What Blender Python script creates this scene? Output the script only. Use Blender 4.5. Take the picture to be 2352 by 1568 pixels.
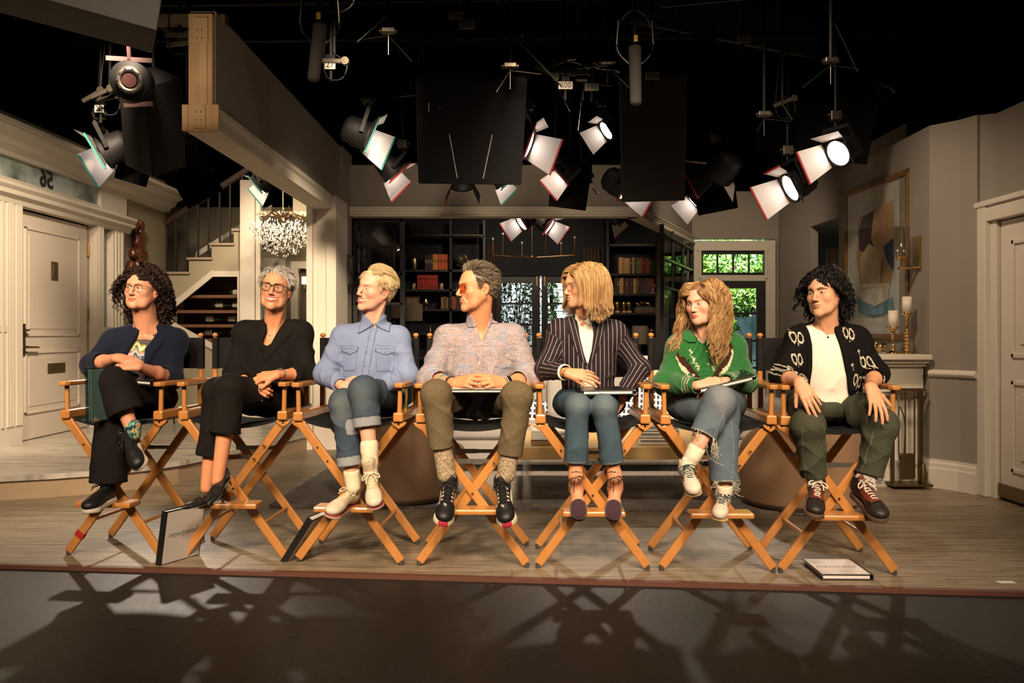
import bpy, bmesh, math, random
import numpy as np
from mathutils import Vector, Matrix, Quaternion
for _o in list(bpy.data.objects): bpy.data.objects.remove(_o)
SC = bpy.context.scene; COL = SC.collection
PI = math.pi
# ---------------------------------------------------------------- camera
FPX, CX, HZ, CAMH = 1900.0, 1176.0, 765.0, 1.19
cd = bpy.data.cameras.new('camera'); cam = bpy.data.objects.new('camera', cd); COL.objects.link(cam)
cd.sensor_width = 36.0; cd.lens = FPX/2352*36.0; cd.shift_y = -(784-HZ)/2352.0
cd.clip_start = .05; cd.clip_end = 100
cam.location = (0,0,CAMH); cam.rotation_euler = (PI/2,0,0)
SC.camera = cam
# ---------------------------------------------------------------- world, exposure
w = bpy.data.worlds.new('world'); SC.world = w; w.use_nodes = True
w.node_tree.nodes['Background'].inputs[0].default_value = (.9,.8,.7,1)
w.node_tree.nodes['Background'].inputs[1].default_value = .012
vs = SC.view_settings; vs.view_transform = 'Standard'; vs.look = 'None'; vs.gamma = 1; vs.use_curve_mapping = False
vs.exposure = 0.3
def spot(name, loc, target, power, col, size=60, blend=.6, rad=.25):
    l = bpy.data.lights.new(name,'SPOT'); l.energy = power; l.color = col; l.spot_size = math.radians(size); l.spot_blend = blend
    l.shadow_soft_size = rad
    o = bpy.data.objects.new(name,l); COL.objects.link(o); o.location = loc
    o.rotation_euler = (Vector(target)-Vector(loc)).to_track_quat('-Z','Y').to_euler(); return o
def area(name, loc, target, power, col, sx, sy):
    l = bpy.data.lights.new(name,'AREA'); l.energy = power; l.color = col; l.shape = 'RECTANGLE'; l.size = sx; l.size_y = sy
    o = bpy.data.objects.new(name,l); COL.objects.link(o); o.location = loc
    o.rotation_euler = (Vector(target)-Vector(loc)).to_track_quat('-Z','Y').to_euler(); return o
# ---------------------------------------------------------------- lamps of the rig (front keys, back lights, set washes) and added fill spots
WM=(1,.765,.53); WM2=(1,.85,.68)
for x,e_ in ((-3.2,1000),(-1.2,1080),(1.2,1050),(3.0,850)): spot('key_light',(x,-1.2,4.1),(x*.55,4.6,1.0),e_,WM,36,.7,.4)
for x,y,z,tx,ty,e_,sz_ in ((2.05,8.9,2.95,1.5,3.0,330,34),(.9,8.9,2.98,.9,3.2,110,30),(-3.6,8.6,2.9,-2.3,3.4,300,34)): spot('back_light',(x,y,z),(tx,ty,0),e_,WM2,sz_,.7,.07)
spot('door_wash',(-2.4,4.9,3.4),(-4.6,8.2,.9),900,WM,52,.8,.2); spot('entry_wash',(-3.4,6.6,3.9),(-3.2,11,1.5),480,WM,60,.8,.2); spot('post_fill',(-1.75,3.95,2.5),(-1.95,5.2,2.85),22,WM,40,.6,.05)  # the post spot is an unseen fill, added to brighten the pine end
spot('room_wash',(.2,5.0,3.3),(.5,7.6,.2),850,WM,58,.8,.25); spot('column_fill',(-.5,4.2,3.5),(-2.0,8.6,1.5),1500,WM,22,.9,.15); spot('library_wash',(.2,9.9,3.4),(.2,13.4,1.2),230,WM,75,.8,.2)  # the column spot is an unseen fill, added to brighten the white post
spot('right_wash',(1.2,4.4,3.9),(3.3,7.0,.9),300,WM,55,.8,.2); spot('corner_wash',(2.2,8.6,3.9),(3.3,12.2,1.6),260,WM,60,.8,.2)
spot('garden_fill',(3.6,12.7,3.2),(3.6,14.0,1.9),1300,(.95,1,.85),80,.5,.2); spot('garden_fill',(1.0,14.0,3.6),(.6,15.1,1.2),700,(.95,1,1),90,.5,.2); spot('far_hall',(-2.6,11.4,3.2),(-2.6,13.2,1.2),90,WM,80,.8,.2)  # the garden spots are unseen, added to brighten shrubs and house front
spot('platform_fill',(-2.3,1.8,3.3),(-3.3,6.6,.1),900,WM,34,.8,.2); spot('header_fill',(-.3,6.9,3.0),(-.2,9.4,2.5),60,WM,95,.9,.2); spot('floor_wash',(0,-.5,4.4),(0,5.4,0),800,WM,50,.5,.3); spot('crystal_fill',(-2.5,9.0,3.1),(-2.83,10.2,2.5),260,WM,60,.8,.1)  # platform, header and crystal spots are unseen fills added to brighten those parts
spot('recess_light',(4.62,10.7,2.55),(4.9,10.6,.5),90,WM,110,.8,.05)
spot('rug_fill',(.3,3.0,3.9),(.3,6.6,0),220,WM,58,.7,.3)  # unseen fill spot added to lighten the rug
# ---------------------------------------------------------------- helpers
def Wp(px, py, Y):
    return np.array([(px-CX)/FPX*Y, Y, CAMH-(py-HZ)/FPX*Y])
def V(*a): return np.array(a, dtype=float)
def nrm(v): v = np.asarray(v,float); return v/(np.linalg.norm(v)+1e-12)
# ---------------------------------------------------------------- implicit modelling
def smin(a,b,k):
    if k <= 0: return np.minimum(a,b)
    h = np.maximum(k-np.abs(a-b),0)/k
    return np.minimum(a,b)-h*h*k*.25
def smax(a,b,k): return -smin(-a,-b,k)
def cap(a,b,ra,rb=None,flat=None,wr=None):
    # tapered capsule; flat=(dir,scale) squeezes along dir; wr=(amp,freq,seed) diagonal folds
    a=np.asarray(a,float); b=np.asarray(b,float); rb = ra if rb is None else rb
    ab=b-a; L2=max(float(ab@ab),1e-9); c=(a+b)/2
    fl = None if flat is None else (nrm(flat[0]),flat[1])
    R=math.sqrt(L2)/2+max(ra,rb)*(1 if fl is None else max(1,1/fl[1]))+(wr[0] if wr else 0)
    if wr:
        wax=nrm(ab); u1=nrm(np.cross(wax,[.31,.22,.93] if abs(wax[2])<.9 else [0,1,.1])); u2=np.cross(wax,u1)
    def f(P):
        q=P-a
        if fl is not None:
            dd=fl[0]-nrm(ab)*float(fl[0]@nrm(ab)); dd=nrm(dd)
            s=(q@dd)[:,None]*dd
            q=q+s*(1/fl[1]-1)
        t=np.clip((q@ab)/L2,0,1); v=q-t[:,None]*ab
        d=np.sqrt((v*v).sum(1))
        r=ra+(rb-ra)*t
        if wr:
            x=v@u1; y=v@u2; th=np.arctan2(y,x); s=t*math.sqrt(L2); sd=wr[2]
            w1=wr[1]*s+1.6*np.sin(th+sd)+sd; w2=wr[1]*1.7*s-2.0*np.sin(th*2+sd*1.7)+sd*2.1
            n=(1-np.abs(np.sin(w1*.5)))**2*1.5+(1-np.abs(np.sin(w2*.5)))**2*.9-1.0
            r=r+wr[0]*n*(.6+.4*np.sin(th*1+sd*3))
        d=d-r
        if fl is not None: d=d*min(1,fl[1])
        return d
    return (c,R,f)
def ell(c,r,Rm=None):
    c=np.asarray(c,float); r=np.asarray(r,float); Rm=np.eye(3) if Rm is None else np.asarray(Rm,float)
    def f(P):
        q=(P-c)@Rm
        k0=np.sqrt(((q/r)**2).sum(1))+1e-9; k1=np.sqrt(((q/(r*r))**2).sum(1))+1e-9
        return k0*(k0-1)/k1
    return (c,float(max(r)),f)
def rbox(c,h,rr=.004,Rm=None):
    c=np.asarray(c,float); h=np.asarray(h,float); Rm=np.eye(3) if Rm is None else np.asarray(Rm,float)
    def f(P):
        q=np.abs((P-c)@Rm)-(h-rr)
        return np.sqrt((np.maximum(q,0)**2).sum(1))+np.minimum(q.max(1),0)-rr
    return (c,float(np.linalg.norm(h)),f)
def half(p,n,R=9):   # half space: inside where (P-p).n<0
    p=np.asarray(p,float); n=nrm(n)
    return (p,R,lambda P:(P-p)@n)
class Sh:
    def __init__(s): s.ops=[]; s.frames=[]; s.disp=None
    def add(s,pr,k=.01): s.ops.append(('+',k,pr)); return s
    def sub(s,pr,k=.005): s.ops.append(('-',k,pr)); return s
    def cut(s,pr,k=.004): s.ops.append(('&',k,pr)); return s
    def frame(s,a,b,ref,r,off=0.): s.frames.append((np.asarray(a,float),np.asarray(b,float),np.asarray(ref,float),r,off)); return s
    def ev(s,P,margin=.05):
        d=np.full(len(P),10.)
        for op,k,(c,R,f) in s.ops:
            if op=='&':
                d=smax(d,f(P),k); continue
            dc=np.sqrt(((P-c)**2).sum(1))-R
            m=dc<margin+k
            if op=='+':
                far=~m; d[far]=np.minimum(d[far],np.maximum(dc[far],margin*.5))
                if m.any(): d[m]=smin(d[m],f(P[m]),k)
            else:
                if m.any(): d[m]=smax(d[m],-f(P[m]),k)
        if s.disp is not None: d=d-s.disp(P)
        return d
    def xf(s,c,Rm,R,sc=1.):   # as a primitive placed at c with rotation Rm (columns = local axes)
        c=np.asarray(c,float); Rm=np.asarray(Rm,float)
        return (c,R*sc,lambda P: s.ev((P-c)@Rm/sc)*sc)
def axis(lo,hi,h,fine=None,hf=None):
    out=[lo]; x=lo
    while x<hi:
        st=h
        if fine is not None:
            for (a,b) in fine:
                if a-h<=x<=b: st=hf
        x+=st; out.append(x)
    while (len(out)-1)%8: out.append(out[-1]+h)
    return np.array(out)
def mesh_sdf(S,lo,hi,h,fine=None,hf=None):
    # fine = list of boxes (lo,hi) sampled at hf
    ax=[]
    for i in range(3):
        ax.append(axis(lo[i],hi[i],h,None if fine is None else [(b[0][i],b[1][i]) for b in fine],hf))
    X,Y,Z=ax; n=[len(a)-1 for a in ax]
    I=np.stack(np.meshgrid(*[np.arange(0,k,8) for k in n],indexing='ij'),-1).reshape(-1,3)
    step=8
    while True:
        lo3=np.stack([X[I[:,0]],Y[I[:,1]],Z[I[:,2]]],1); hi3=np.stack([X[I[:,0]+step],Y[I[:,1]+step],Z[I[:,2]+step]],1)
        hd=np.sqrt(((hi3-lo3)**2).sum(1))/2
        d=S.ev((lo3+hi3)/2,margin=max(.05,float(hd.max())*2.2))
        I=I[np.abs(d)<hd*1.6+.002]
        if step==1: break
        step//=2
        o=np.array([[a,b,c] for a in (0,1) for b in (0,1) for c in (0,1)])*step
        I=(I[:,None,:]+o[None]).reshape(-1,3)
    NY=n[1]+2; NZ=n[2]+2
    key=lambda A:(A[...,0].astype(np.int64)*NY+A[...,1])*NZ+A[...,2]
    co=np.array([[a,b,c] for a in (0,1) for b in (0,1) for c in (0,1)])
    CI=(I[:,None,:]+co[None]); K=key(CI)
    uk,inv=np.unique(K,return_inverse=True); inv=inv.reshape(K.shape)
    ui=np.stack([uk//(NY*NZ),(uk//NZ)%NY,uk%NZ],1)
    UP=np.stack([X[ui[:,0]],Y[ui[:,1]],Z[ui[:,2]]],1)
    D=S.ev(UP,margin=.03)
    cd_=D[inv]; ins=cd_<0; act=ins.any(1)&~ins.all(1)
    I=I[act]; cd_=cd_[act]; inv=inv[act]; cp=UP[inv]
    E=[(a,b) for a in range(8) for b in range(a+1,8) if bin(a^b).count('1')==1]
    acc=np.zeros((len(I),3)); cnt=np.zeros(len(I))
    for a,b in E:
        da=cd_[:,a]; db=cd_[:,b]; m=(da<0)!=(db<0)
        t=da[m]/(da[m]-db[m])
        acc[m]+=cp[m,a]+(cp[m,b]-cp[m,a])*t[:,None]; cnt[m]+=1
    VV=acc/cnt[:,None]
    ck=key(I); order=np.argsort(ck); cks=ck[order]
    quads=[]
    for axn in range(3):
        b1=[0,0,0]; b1[axn]=1; ci=b1[0]*4+b1[1]*2+b1[2]
        m=(cd_[:,0]<0)!=(cd_[:,ci]<0)
        base=I[m]; sgn=cd_[m,0]<0
        u=np.zeros(3,int); v=np.zeros(3,int); u[(axn+1)%3]=1; v[(axn+2)%3]=1
        q=[base,base-u,base-u-v,base-v]; idx=[]; ok=np.ones(len(base),bool)
        for c in q:
            kk=key(c); p=np.clip(np.searchsorted(cks,kk),0,len(cks)-1); ok&=(cks[p]==kk); idx.append(order[p])
        Q=np.stack(idx,1)[ok]; sg=sgn[ok]
        Q[~sg]=Q[~sg][:,::-1]
        quads.append(Q)
    return VV,np.concatenate(quads)
# ---------------------------------------------------------------- objects
def set_props(o,label=None,cat=None,group=None,kind=None):
    if label: o['label']=label
    if cat: o['category']=cat
    if group: o['group']=group
    if kind: o['kind']=kind
    return o
def npmesh(name,V_,F,mat,parent=None,col=None,smooth=True,attrs=None,loc=None,mats=None,midx=None):
    me=bpy.data.meshes.new(name); V_=np.asarray(V_,np.float32)
    if loc is not None: V_=V_-np.asarray(loc,np.float32)
    n=len(V_); F=np.asarray(F); m=len(F); k=F.shape[1]
    me.vertices.add(n); me.vertices.foreach_set('co',V_.ravel())
    me.loops.add(m*k); me.loops.foreach_set('vertex_index',F.astype(np.int32).ravel())
    me.polygons.add(m); me.polygons.foreach_set('loop_start',np.arange(0,m*k,k,dtype=np.int32))
    me.polygons.foreach_set('use_smooth',np.full(m,smooth))
    for mm in (mats or [mat]): me.materials.append(mm)
    if midx is not None: me.polygons.foreach_set('material_index',np.asarray(midx,np.int32))
    me.update(calc_edges=True)
    if col is not None:
        a=me.color_attributes.new('Col','FLOAT_COLOR','POINT')
        c=np.ones((n,4),np.float32); c[:,:3]=col; a.data.foreach_set('color',c.ravel())
    if attrs:
        for nm,val in attrs.items():
            a=me.attributes.new(nm,'FLOAT','POINT'); a.data.foreach_set('value',np.asarray(val,np.float32))
    o=bpy.data.objects.new(name,me); COL.objects.link(o)
    if loc is not None: o.location=tuple(float(x) for x in loc)
    if parent is not None:
        o.parent=parent
        if loc is not None: o.location=tuple(float(x) for x in (np.asarray(loc)-np.array(parent.location)))
    return o
def empty(name,loc,rz=0,label=None,cat=None,group=None,kind=None):
    o=bpy.data.objects.new(name,None); COL.objects.link(o); o.location=loc; o.rotation_euler=(0,0,rz); o.empty_display_size=.1
    return set_props(o,label,cat,group,kind)
def frame_uv(S,P):
    su=np.zeros(len(P)); sv=np.zeros(len(P)); best=np.full(len(P),1e9)
    for a,b,ref,r,off in S.frames:
        ab=b-a; L=np.linalg.norm(ab); wz=ab/L; u1=nrm(ref-wz*(ref@wz)); u2=np.cross(wz,u1)
        q=P-a; tt=(q@wz); t=np.clip(tt,0,L); v=q-t[:,None]*wz; d=np.sqrt((v*v).sum(1))-r
        m=d<best; best[m]=d[m]
        x=v@u1; y=v@u2; th=np.arctan2(y,x)
        su[m]=((q@np.array([1.,0,0]))[m] if r==.14 else (th*r+off)[m]); sv[m]=tt[m]
    return su,sv
def vnoise(P,sc,seed=0):
    # cheap smooth pseudo noise (sum of rotated sines)
    rs=np.random.RandomState(seed); out=np.zeros(len(P))
    for i in range(5):
        k=rs.normal(size=3); k/=np.linalg.norm(k); ph=rs.uniform(0,6.28); f=sc*rs.uniform(.6,1.6)
        k2=rs.normal(size=3); k2/=np.linalg.norm(k2)
        out+=np.sin(P@k*f+ph+1.2*np.sin(P@k2*f*.7+ph*2))
    return out/5
def sdf_obj(name,S,lo,hi,h,mat,parent,paint=None,fine=None,hf=None,base=(.5,.5,.5)):
    Vv,F=mesh_sdf(S,lo,hi,h,fine,hf)
    col=np.tile(np.array(base,float),(len(Vv),1))
    if paint is not None: col=paint(Vv,col)
    at={}
    if S.frames:
        su,sv=frame_uv(S,Vv); at={'su':su,'sv':sv}
    return npmesh(name,Vv,F,mat,parent,col=col,attrs=at)
# ---------------------------------------------------------------- plain geometry
class MB:
    def __init__(s): s.v=[]; s.f=[]; s.sm=[]
    def _add(s,vs,fs,smooth=False):
        n=len(s.v); s.v+= [tuple(float(c) for c in v) for v in vs]; s.f+=[tuple(i+n for i in f) for f in fs]; s.sm+=[smooth]*len(fs); return s
    def box(s,lo,hi,R=None,c=None):
        (x0,y0,z0),(x1,y1,z1)=lo,hi; vs=[(x,y,z) for x in (x0,x1) for y in (y0,y1) for z in (z0,z1)]
        if R is not None:
            c=np.array(c if c is not None else (0,0,0)); vs=[c+np.asarray(R)@np.array(v) for v in vs]
        return s._add(vs,[(0,1,3,2),(4,6,7,5),(0,4,5,1),(2,3,7,6),(0,2,6,4),(1,5,7,3)])
    def beam(s,a,b,w,h,up=(0,0,1),ext=0):
        a=np.asarray(a,float); b=np.asarray(b,float); d=nrm(b-a); a=a-d*ext; b=b+d*ext; x=nrm(np.cross(d,up)); z=np.cross(x,d); L=np.linalg.norm(b-a)
        return s.box((-w/2,0,-h/2),(w/2,L,h/2),np.stack([x,d,z],1),a)
    def cyl(s,a,b,r,r2=None,n=16,caps=True):
        a=np.asarray(a,float); b=np.asarray(b,float); r2=r if r2 is None else r2; d=nrm(b-a); x=nrm(np.cross(d,(0,0,1) if abs(d[2])<.9 else (1,0,0))); y=np.cross(d,x)
        vs=[p+(x*math.cos(i/n*2*PI)+y*math.sin(i/n*2*PI))*rr for p,rr in ((a,r),(b,r2)) for i in range(n)]
        s._add(vs,[(i,(i+1)%n,n+(i+1)%n,n+i) for i in range(n)],True)
        if caps: s._add([vs[i] for i in range(n)],[tuple(range(n))[::-1]]); s._add([vs[n+i] for i in range(n)],[tuple(range(n))])
        return s
    def lathe(s,c,prof,n=24,ax=None,smooth=True):
        c=np.asarray(c,float); ax=np.eye(3) if ax is None else ax; vs=[]; m=len(prof)
        for r,z in prof:
            for i in range(n): vs.append(c+ax@np.array([max(r,1e-4)*math.cos(i/n*2*PI),max(r,1e-4)*math.sin(i/n*2*PI),z]))
        return s._add(vs,[(j*n+i,j*n+(i+1)%n,(j+1)*n+(i+1)%n,(j+1)*n+i) for j in range(m-1) for i in range(n)],smooth)
    def ball(s,c,r,n=12,sc=(1,1,1)):
        pr=[(math.sin(t)*r,-math.cos(t)*r) for t in np.linspace(0,PI,n)]
        return s.lathe(c,pr,n*2,np.diag(sc).astype(float))
    def prof(s,poly,a,b,up=(0,0,1)):
        """extrude a 2D profile (x out, z up) from a to b"""
        a=np.asarray(a,float); b=np.asarray(b,float); d=nrm(b-a); z=np.asarray(up,float); x=np.cross(d,z); n=len(poly)
        vs=[p+x*u+z*w for p in (a,b) for u,w in poly]
        return s._add(vs,[(i,(i+1)%n,n+(i+1)%n,n+i) for i in range(n)]+[tuple(range(n))[::-1],tuple(range(n,2*n))])
    def slab(s,pts,z0,z1):
        n=len(pts); vs=[(x,y,z0) for x,y in pts]+[(x,y,z1) for x,y in pts]
        return s._add(vs,[(i,(i+1)%n,n+(i+1)%n,n+i) for i in range(n)]+[tuple(range(n))[::-1],tuple(range(n,2*n))])
    def quad(s,a,b,c,d): return s._add([a,b,c,d],[(0,1,2,3)])
    def xz(s,pts,y0,y1):
        n=len(pts); vs=[(x,y0,z) for x,z in pts]+[(x,y1,z) for x,z in pts]
        return s._add(vs,[(i,(i+1)%n,n+(i+1)%n,n+i) for i in range(n)]+[tuple(range(n))[::-1],tuple(range(n,2*n))])
    def build(s,name,mat,parent=None,bevel=0,loc=None,kind=None,label=None,cat=None,group=None):
        me=bpy.data.meshes.new(name); vs=np.array(s.v)
        if loc is not None: vs=vs-np.asarray(loc,float)
        me.from_pydata([tuple(v) for v in vs],[],s.f); me.materials.append(mat)
        me.polygons.foreach_set('use_smooth',s.sm)
        bm=bmesh.new(); bm.from_mesh(me); bmesh.ops.recalc_face_normals(bm,faces=bm.faces); bm.to_mesh(me); bm.free()
        o=bpy.data.objects.new(name,me); COL.objects.link(o)
        if loc is not None: o.location=tuple(float(x) for x in loc)
        if parent is not None: o.parent=parent
        if bevel:
            m=o.modifiers.new('b','BEVEL'); m.width=bevel; m.segments=2; m.limit_method='ANGLE'; m.angle_limit=math.radians(50)
        return set_props(o,label,cat,group,kind)
def copy_tree(o,parent=None):
    c=o.copy(); COL.objects.link(c)
    if parent is not None: c.parent=parent
    for ch in list(o.children): copy_tree(ch,c)
    return c
def text(name,s,mat,parent,loc,R,size,th=.001,align='CENTER',bold=False,shear=0,mirror=False):
    cu=bpy.data.curves.new(name,'FONT'); cu.body=s; cu.size=size; cu.extrude=th; cu.align_x=align; cu.align_y='CENTER'; cu.shear=shear
    if bold: cu.offset=.02*size
    ob=bpy.data.objects.new(name,cu); COL.objects.link(ob)
    dg=bpy.context.evaluated_depsgraph_get(); me=bpy.data.meshes.new_from_object(ob.evaluated_get(dg)); bpy.data.objects.remove(ob)
    R=np.asarray(R,float); sx=-1 if mirror else 1
    for v in me.vertices:
        q=np.array(v.co); q[0]*=sx; v.co=tuple(np.asarray(loc)+R@q)
    me.materials.clear(); me.materials.append(mat)
    o=bpy.data.objects.new(name,me); COL.objects.link(o)
    if parent is not None: o.parent=parent
    return o
# ---------------------------------------------------------------- materials
MC={}
class NT:
    def __init__(s,name):
        s.m=bpy.data.materials.new(name); s.m.use_nodes=True; s.t=s.m.node_tree; s.b=s.t.nodes['Principled BSDF']
    def n(s,typ,**kw):
        nd=s.t.nodes.new(typ)
        for k,v in kw.items():
            if k.startswith('i_'): nd.inputs[int(k[2:]) if k[2:].isdigit() else k[2:].replace('_',' ')].default_value=v
            else: setattr(nd,k,v)
        return nd
    def l(s,a,b): s.t.links.new(a,b)
    def set(s,**kw):
        mp=dict(rough='Roughness',metal='Metallic',col='Base Color',spec='Specular IOR Level',trans='Transmission Weight',alpha='Alpha',ior='IOR',
                sss='Subsurface Weight',sheen='Sheen Weight',coat='Coat Weight',em='Emission Strength',ecol='Emission Color',coatr='Coat Roughness')
        for k,v in kw.items():
            if k in ('col','ecol'): v=(*v,1)
            s.b.inputs[mp[k]].default_value=v
        return s
    def mixc(s,fac,a,b,typ='MIX'):
        nd=s.n('ShaderNodeMix',data_type='RGBA',blend_type=typ)
        for src,idx in ((fac,0),(a,6),(b,7)):
            if hasattr(src,'links'): s.l(src,nd.inputs[idx])
            elif isinstance(src,(int,float)): nd.inputs[idx].default_value=src
            else: nd.inputs[idx].default_value=(*src,1)
        return nd.outputs[2]
    def math(s,op,a,b=None,c=None,clamp=False):
        nd=s.n('ShaderNodeMath',operation=op,use_clamp=clamp)
        for i,x in enumerate((a,b,c)):
            if x is None: continue
            if hasattr(x,'links'): s.l(x,nd.inputs[i])
            else: nd.inputs[i].default_value=x
        return nd.outputs[0]
    def bump(s,h,st=.3,dist=.002):
        nd=s.n('ShaderNodeBump'); nd.inputs['Strength'].default_value=st; nd.inputs['Distance'].default_value=dist
        s.l(h,nd.inputs['Height']); s.l(nd.outputs[0],s.b.inputs['Normal']); return nd
    def noise(s,sc,vec=None,det=3,rough=.5,dist=0):
        nd=s.n('ShaderNodeTexNoise'); nd.inputs['Scale'].default_value=sc; nd.inputs['Detail'].default_value=det
        nd.inputs['Roughness'].default_value=rough; nd.inputs['Distortion'].default_value=dist
        if vec is not None: s.l(vec,nd.inputs['Vector'])
        return nd
    def coord(s,which='Object',scale=None,rot=None):
        tc=s.n('ShaderNodeTexCoord'); o=tc.outputs[which]
        if scale or rot:
            mp=s.n('ShaderNodeMapping'); s.l(o,mp.inputs[0])
            if scale: mp.inputs['Scale'].default_value=scale
            if rot: mp.inputs['Rotation'].default_value=rot
            o=mp.outputs[0]
        return o
    def ramp(s,fac,stops):
        r=s.n('ShaderNodeValToRGB'); s.l(fac,r.inputs[0]); e=r.color_ramp.elements
        while len(e)<len(stops): e.new(.5)
        for i,(p,c) in enumerate(stops):
            e[i].position=p; e[i].color=(*c,1) if len(c)==3 else c
        return r.outputs[0]
def flat(name,col=(.5,.5,.5),rough=.5,metal=0,spec=.5,var=0,sc=30,bump=0,**kw):
    if name in MC: return MC[name]
    t=NT(name); t.set(col=col,rough=rough,metal=metal,spec=spec,**kw)
    if var or bump:
        nz=t.noise(sc,t.coord())
        if var:
            t.l(t.mixc(nz.outputs[0],tuple(max(0,c*(1-var)) for c in col),tuple(c*(1+var) for c in col)),t.b.inputs['Base Color'])
        if bump: t.bump(nz.outputs[0],bump,.003)
    MC[name]=t.m; return t.m
def lin(r,g,b):
    f=lambda c:(c/255/12.92) if c/255<=.04045 else ((c/255+.055)/1.055)**2.4
    return (f(r),f(g),f(b))
def mat_vcol(name,rough=.6,spec=.3,sss=0,sheen=0,kind=None,bs=.3,bsc=400,metal=0):
    if name in MC: return MC[name]
    t=NT(name); t.set(rough=rough,spec=spec,metal=metal)
    at=t.n('ShaderNodeVertexColor',layer_name='Col'); c=at.outputs[0]
    if sss:
        t.set(sss=sss); t.b.inputs['Subsurface Radius'].default_value=(1,.35,.2); t.b.inputs['Subsurface Scale'].default_value=.008
    if sheen: t.set(sheen=sheen)
    if kind=='skin':
        nz=t.noise(60,t.coord(),4); nz2=t.noise(900,t.coord(),2)
        c=t.mixc(t.math('MULTIPLY',nz.outputs[0],.35),c,t.mixc(.5,c,(.75,.22,.12)))
        t.bump(nz2.outputs[0],.12,.0008)
    elif kind=='denim':
        su=t.n('ShaderNodeAttribute',attribute_name='su').outputs['Fac']; sv=t.n('ShaderNodeAttribute',attribute_name='sv').outputs['Fac']
        cx=t.n('ShaderNodeCombineXYZ'); t.l(su,cx.inputs[0]); t.l(sv,cx.inputs[1])
        mp=t.n('ShaderNodeMapping'); mp.inputs['Scale'].default_value=(700,60,1); t.l(cx.outputs[0],mp.inputs[0])
        nz=t.noise(1,mp.outputs[0],3); n2=t.noise(9,t.coord(),3)
        c=t.mixc(t.math('MULTIPLY',nz.outputs[0],.6),c,t.mixc(.13,c,(.5,.55,.6)))
        c=t.mixc(t.math('MULTIPLY',n2.outputs[0],.5),c,t.mixc(.6,c,(.01,.015,.03)))
        t.bump(nz.outputs[0],.25,.001)
    elif kind=='weave':
        mp=t.coord(scale=(500,500,60)); nz=t.noise(1,mp,2); mp2=t.coord(scale=(50,50,600)); nz2=t.noise(1,mp2,2)
        h=t.math('ADD',nz.outputs[0],nz2.outputs[0])
        c=t.mixc(t.math('MULTIPLY_ADD',h,.9,-.55,clamp=True),t.mixc(.35,c,(.02,.02,.02)),c)
        t.bump(h,.25,.001)
    elif kind=='knit':
        su=t.n('ShaderNodeAttribute',attribute_name='su').outputs['Fac']; sv=t.n('ShaderNodeAttribute',attribute_name='sv').outputs['Fac']
        a=t.math('SINE',t.math('MULTIPLY',su,6.283/.0085)); b=t.math('SINE',t.math('MULTIPLY',sv,6.283/.006))
        h=t.math('ADD',t.math('MULTIPLY',a,.5),t.math('MULTIPLY',b,.18))
        c=t.mixc(t.math('MULTIPLY_ADD',a,.5,.5,clamp=True),t.mixc(.3,c,(.0,.01,.0)),c)
        t.bump(h,.6,.003)
    elif kind=='fine':
        nz=t.noise(bsc,t.coord(),3); n2=t.noise(14,t.coord(),4)
        t.bump(t.math('ADD',t.math('MULTIPLY',nz.outputs[0],.3),n2.outputs[0]),bs,.004)
    t.l(c,t.b.inputs['Base Color'])
    MC[name]=t.m; return t.m
def SILV(): return flat('silver',(.6,.58,.55),.25,1)
# ---------------------------------------------------------------- room materials
def wood_floor():
    t=NT('plank_floor'); g=t.coord()
    br=t.n('ShaderNodeTexBrick'); t.l(g,br.inputs['Vector']); br.offset=.37
    for k,v in dict(Scale=1,**{'Mortar Size':.003,'Brick Width':1.3,'Row Height':.15,'Bias':0,'Mortar Smooth':.1}).items(): br.inputs[k].default_value=v
    br.inputs['Color1'].default_value=(.8,.8,.8,1); br.inputs['Color2'].default_value=(1,1,1,1); br.inputs['Mortar'].default_value=(.55,.55,.55,1)
    mp=t.n('ShaderNodeMapping'); mp.inputs['Scale'].default_value=(2.2,38,1); t.l(g,mp.inputs[0]); n1=t.noise(1,mp.outputs[0],6,.7,1.2)
    mp2=t.n('ShaderNodeMapping'); mp2.inputs['Scale'].default_value=(.8,8,1); t.l(g,mp2.inputs[0]); n2=t.noise(1,mp2.outputs[0],3,.5,.5)
    c=t.ramp(n1.outputs[0],[(.32,(.085,.060,.036)),(.45,(.20,.150,.095)),(.56,(.33,.265,.18)),(.72,(.44,.37,.265))])
    c=t.mixc(t.math('MULTIPLY',n2.outputs[0],.5),c,(.19,.145,.10)); c=t.mixc(1,c,br.outputs[0],'MULTIPLY')
    t.l(c,t.b.inputs['Base Color']); t.set(rough=.42,spec=.4); t.bump(t.math('ADD',t.math('MULTIPLY',n1.outputs[0],.2),br.outputs['Fac']),.12,.002); return t.m
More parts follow.
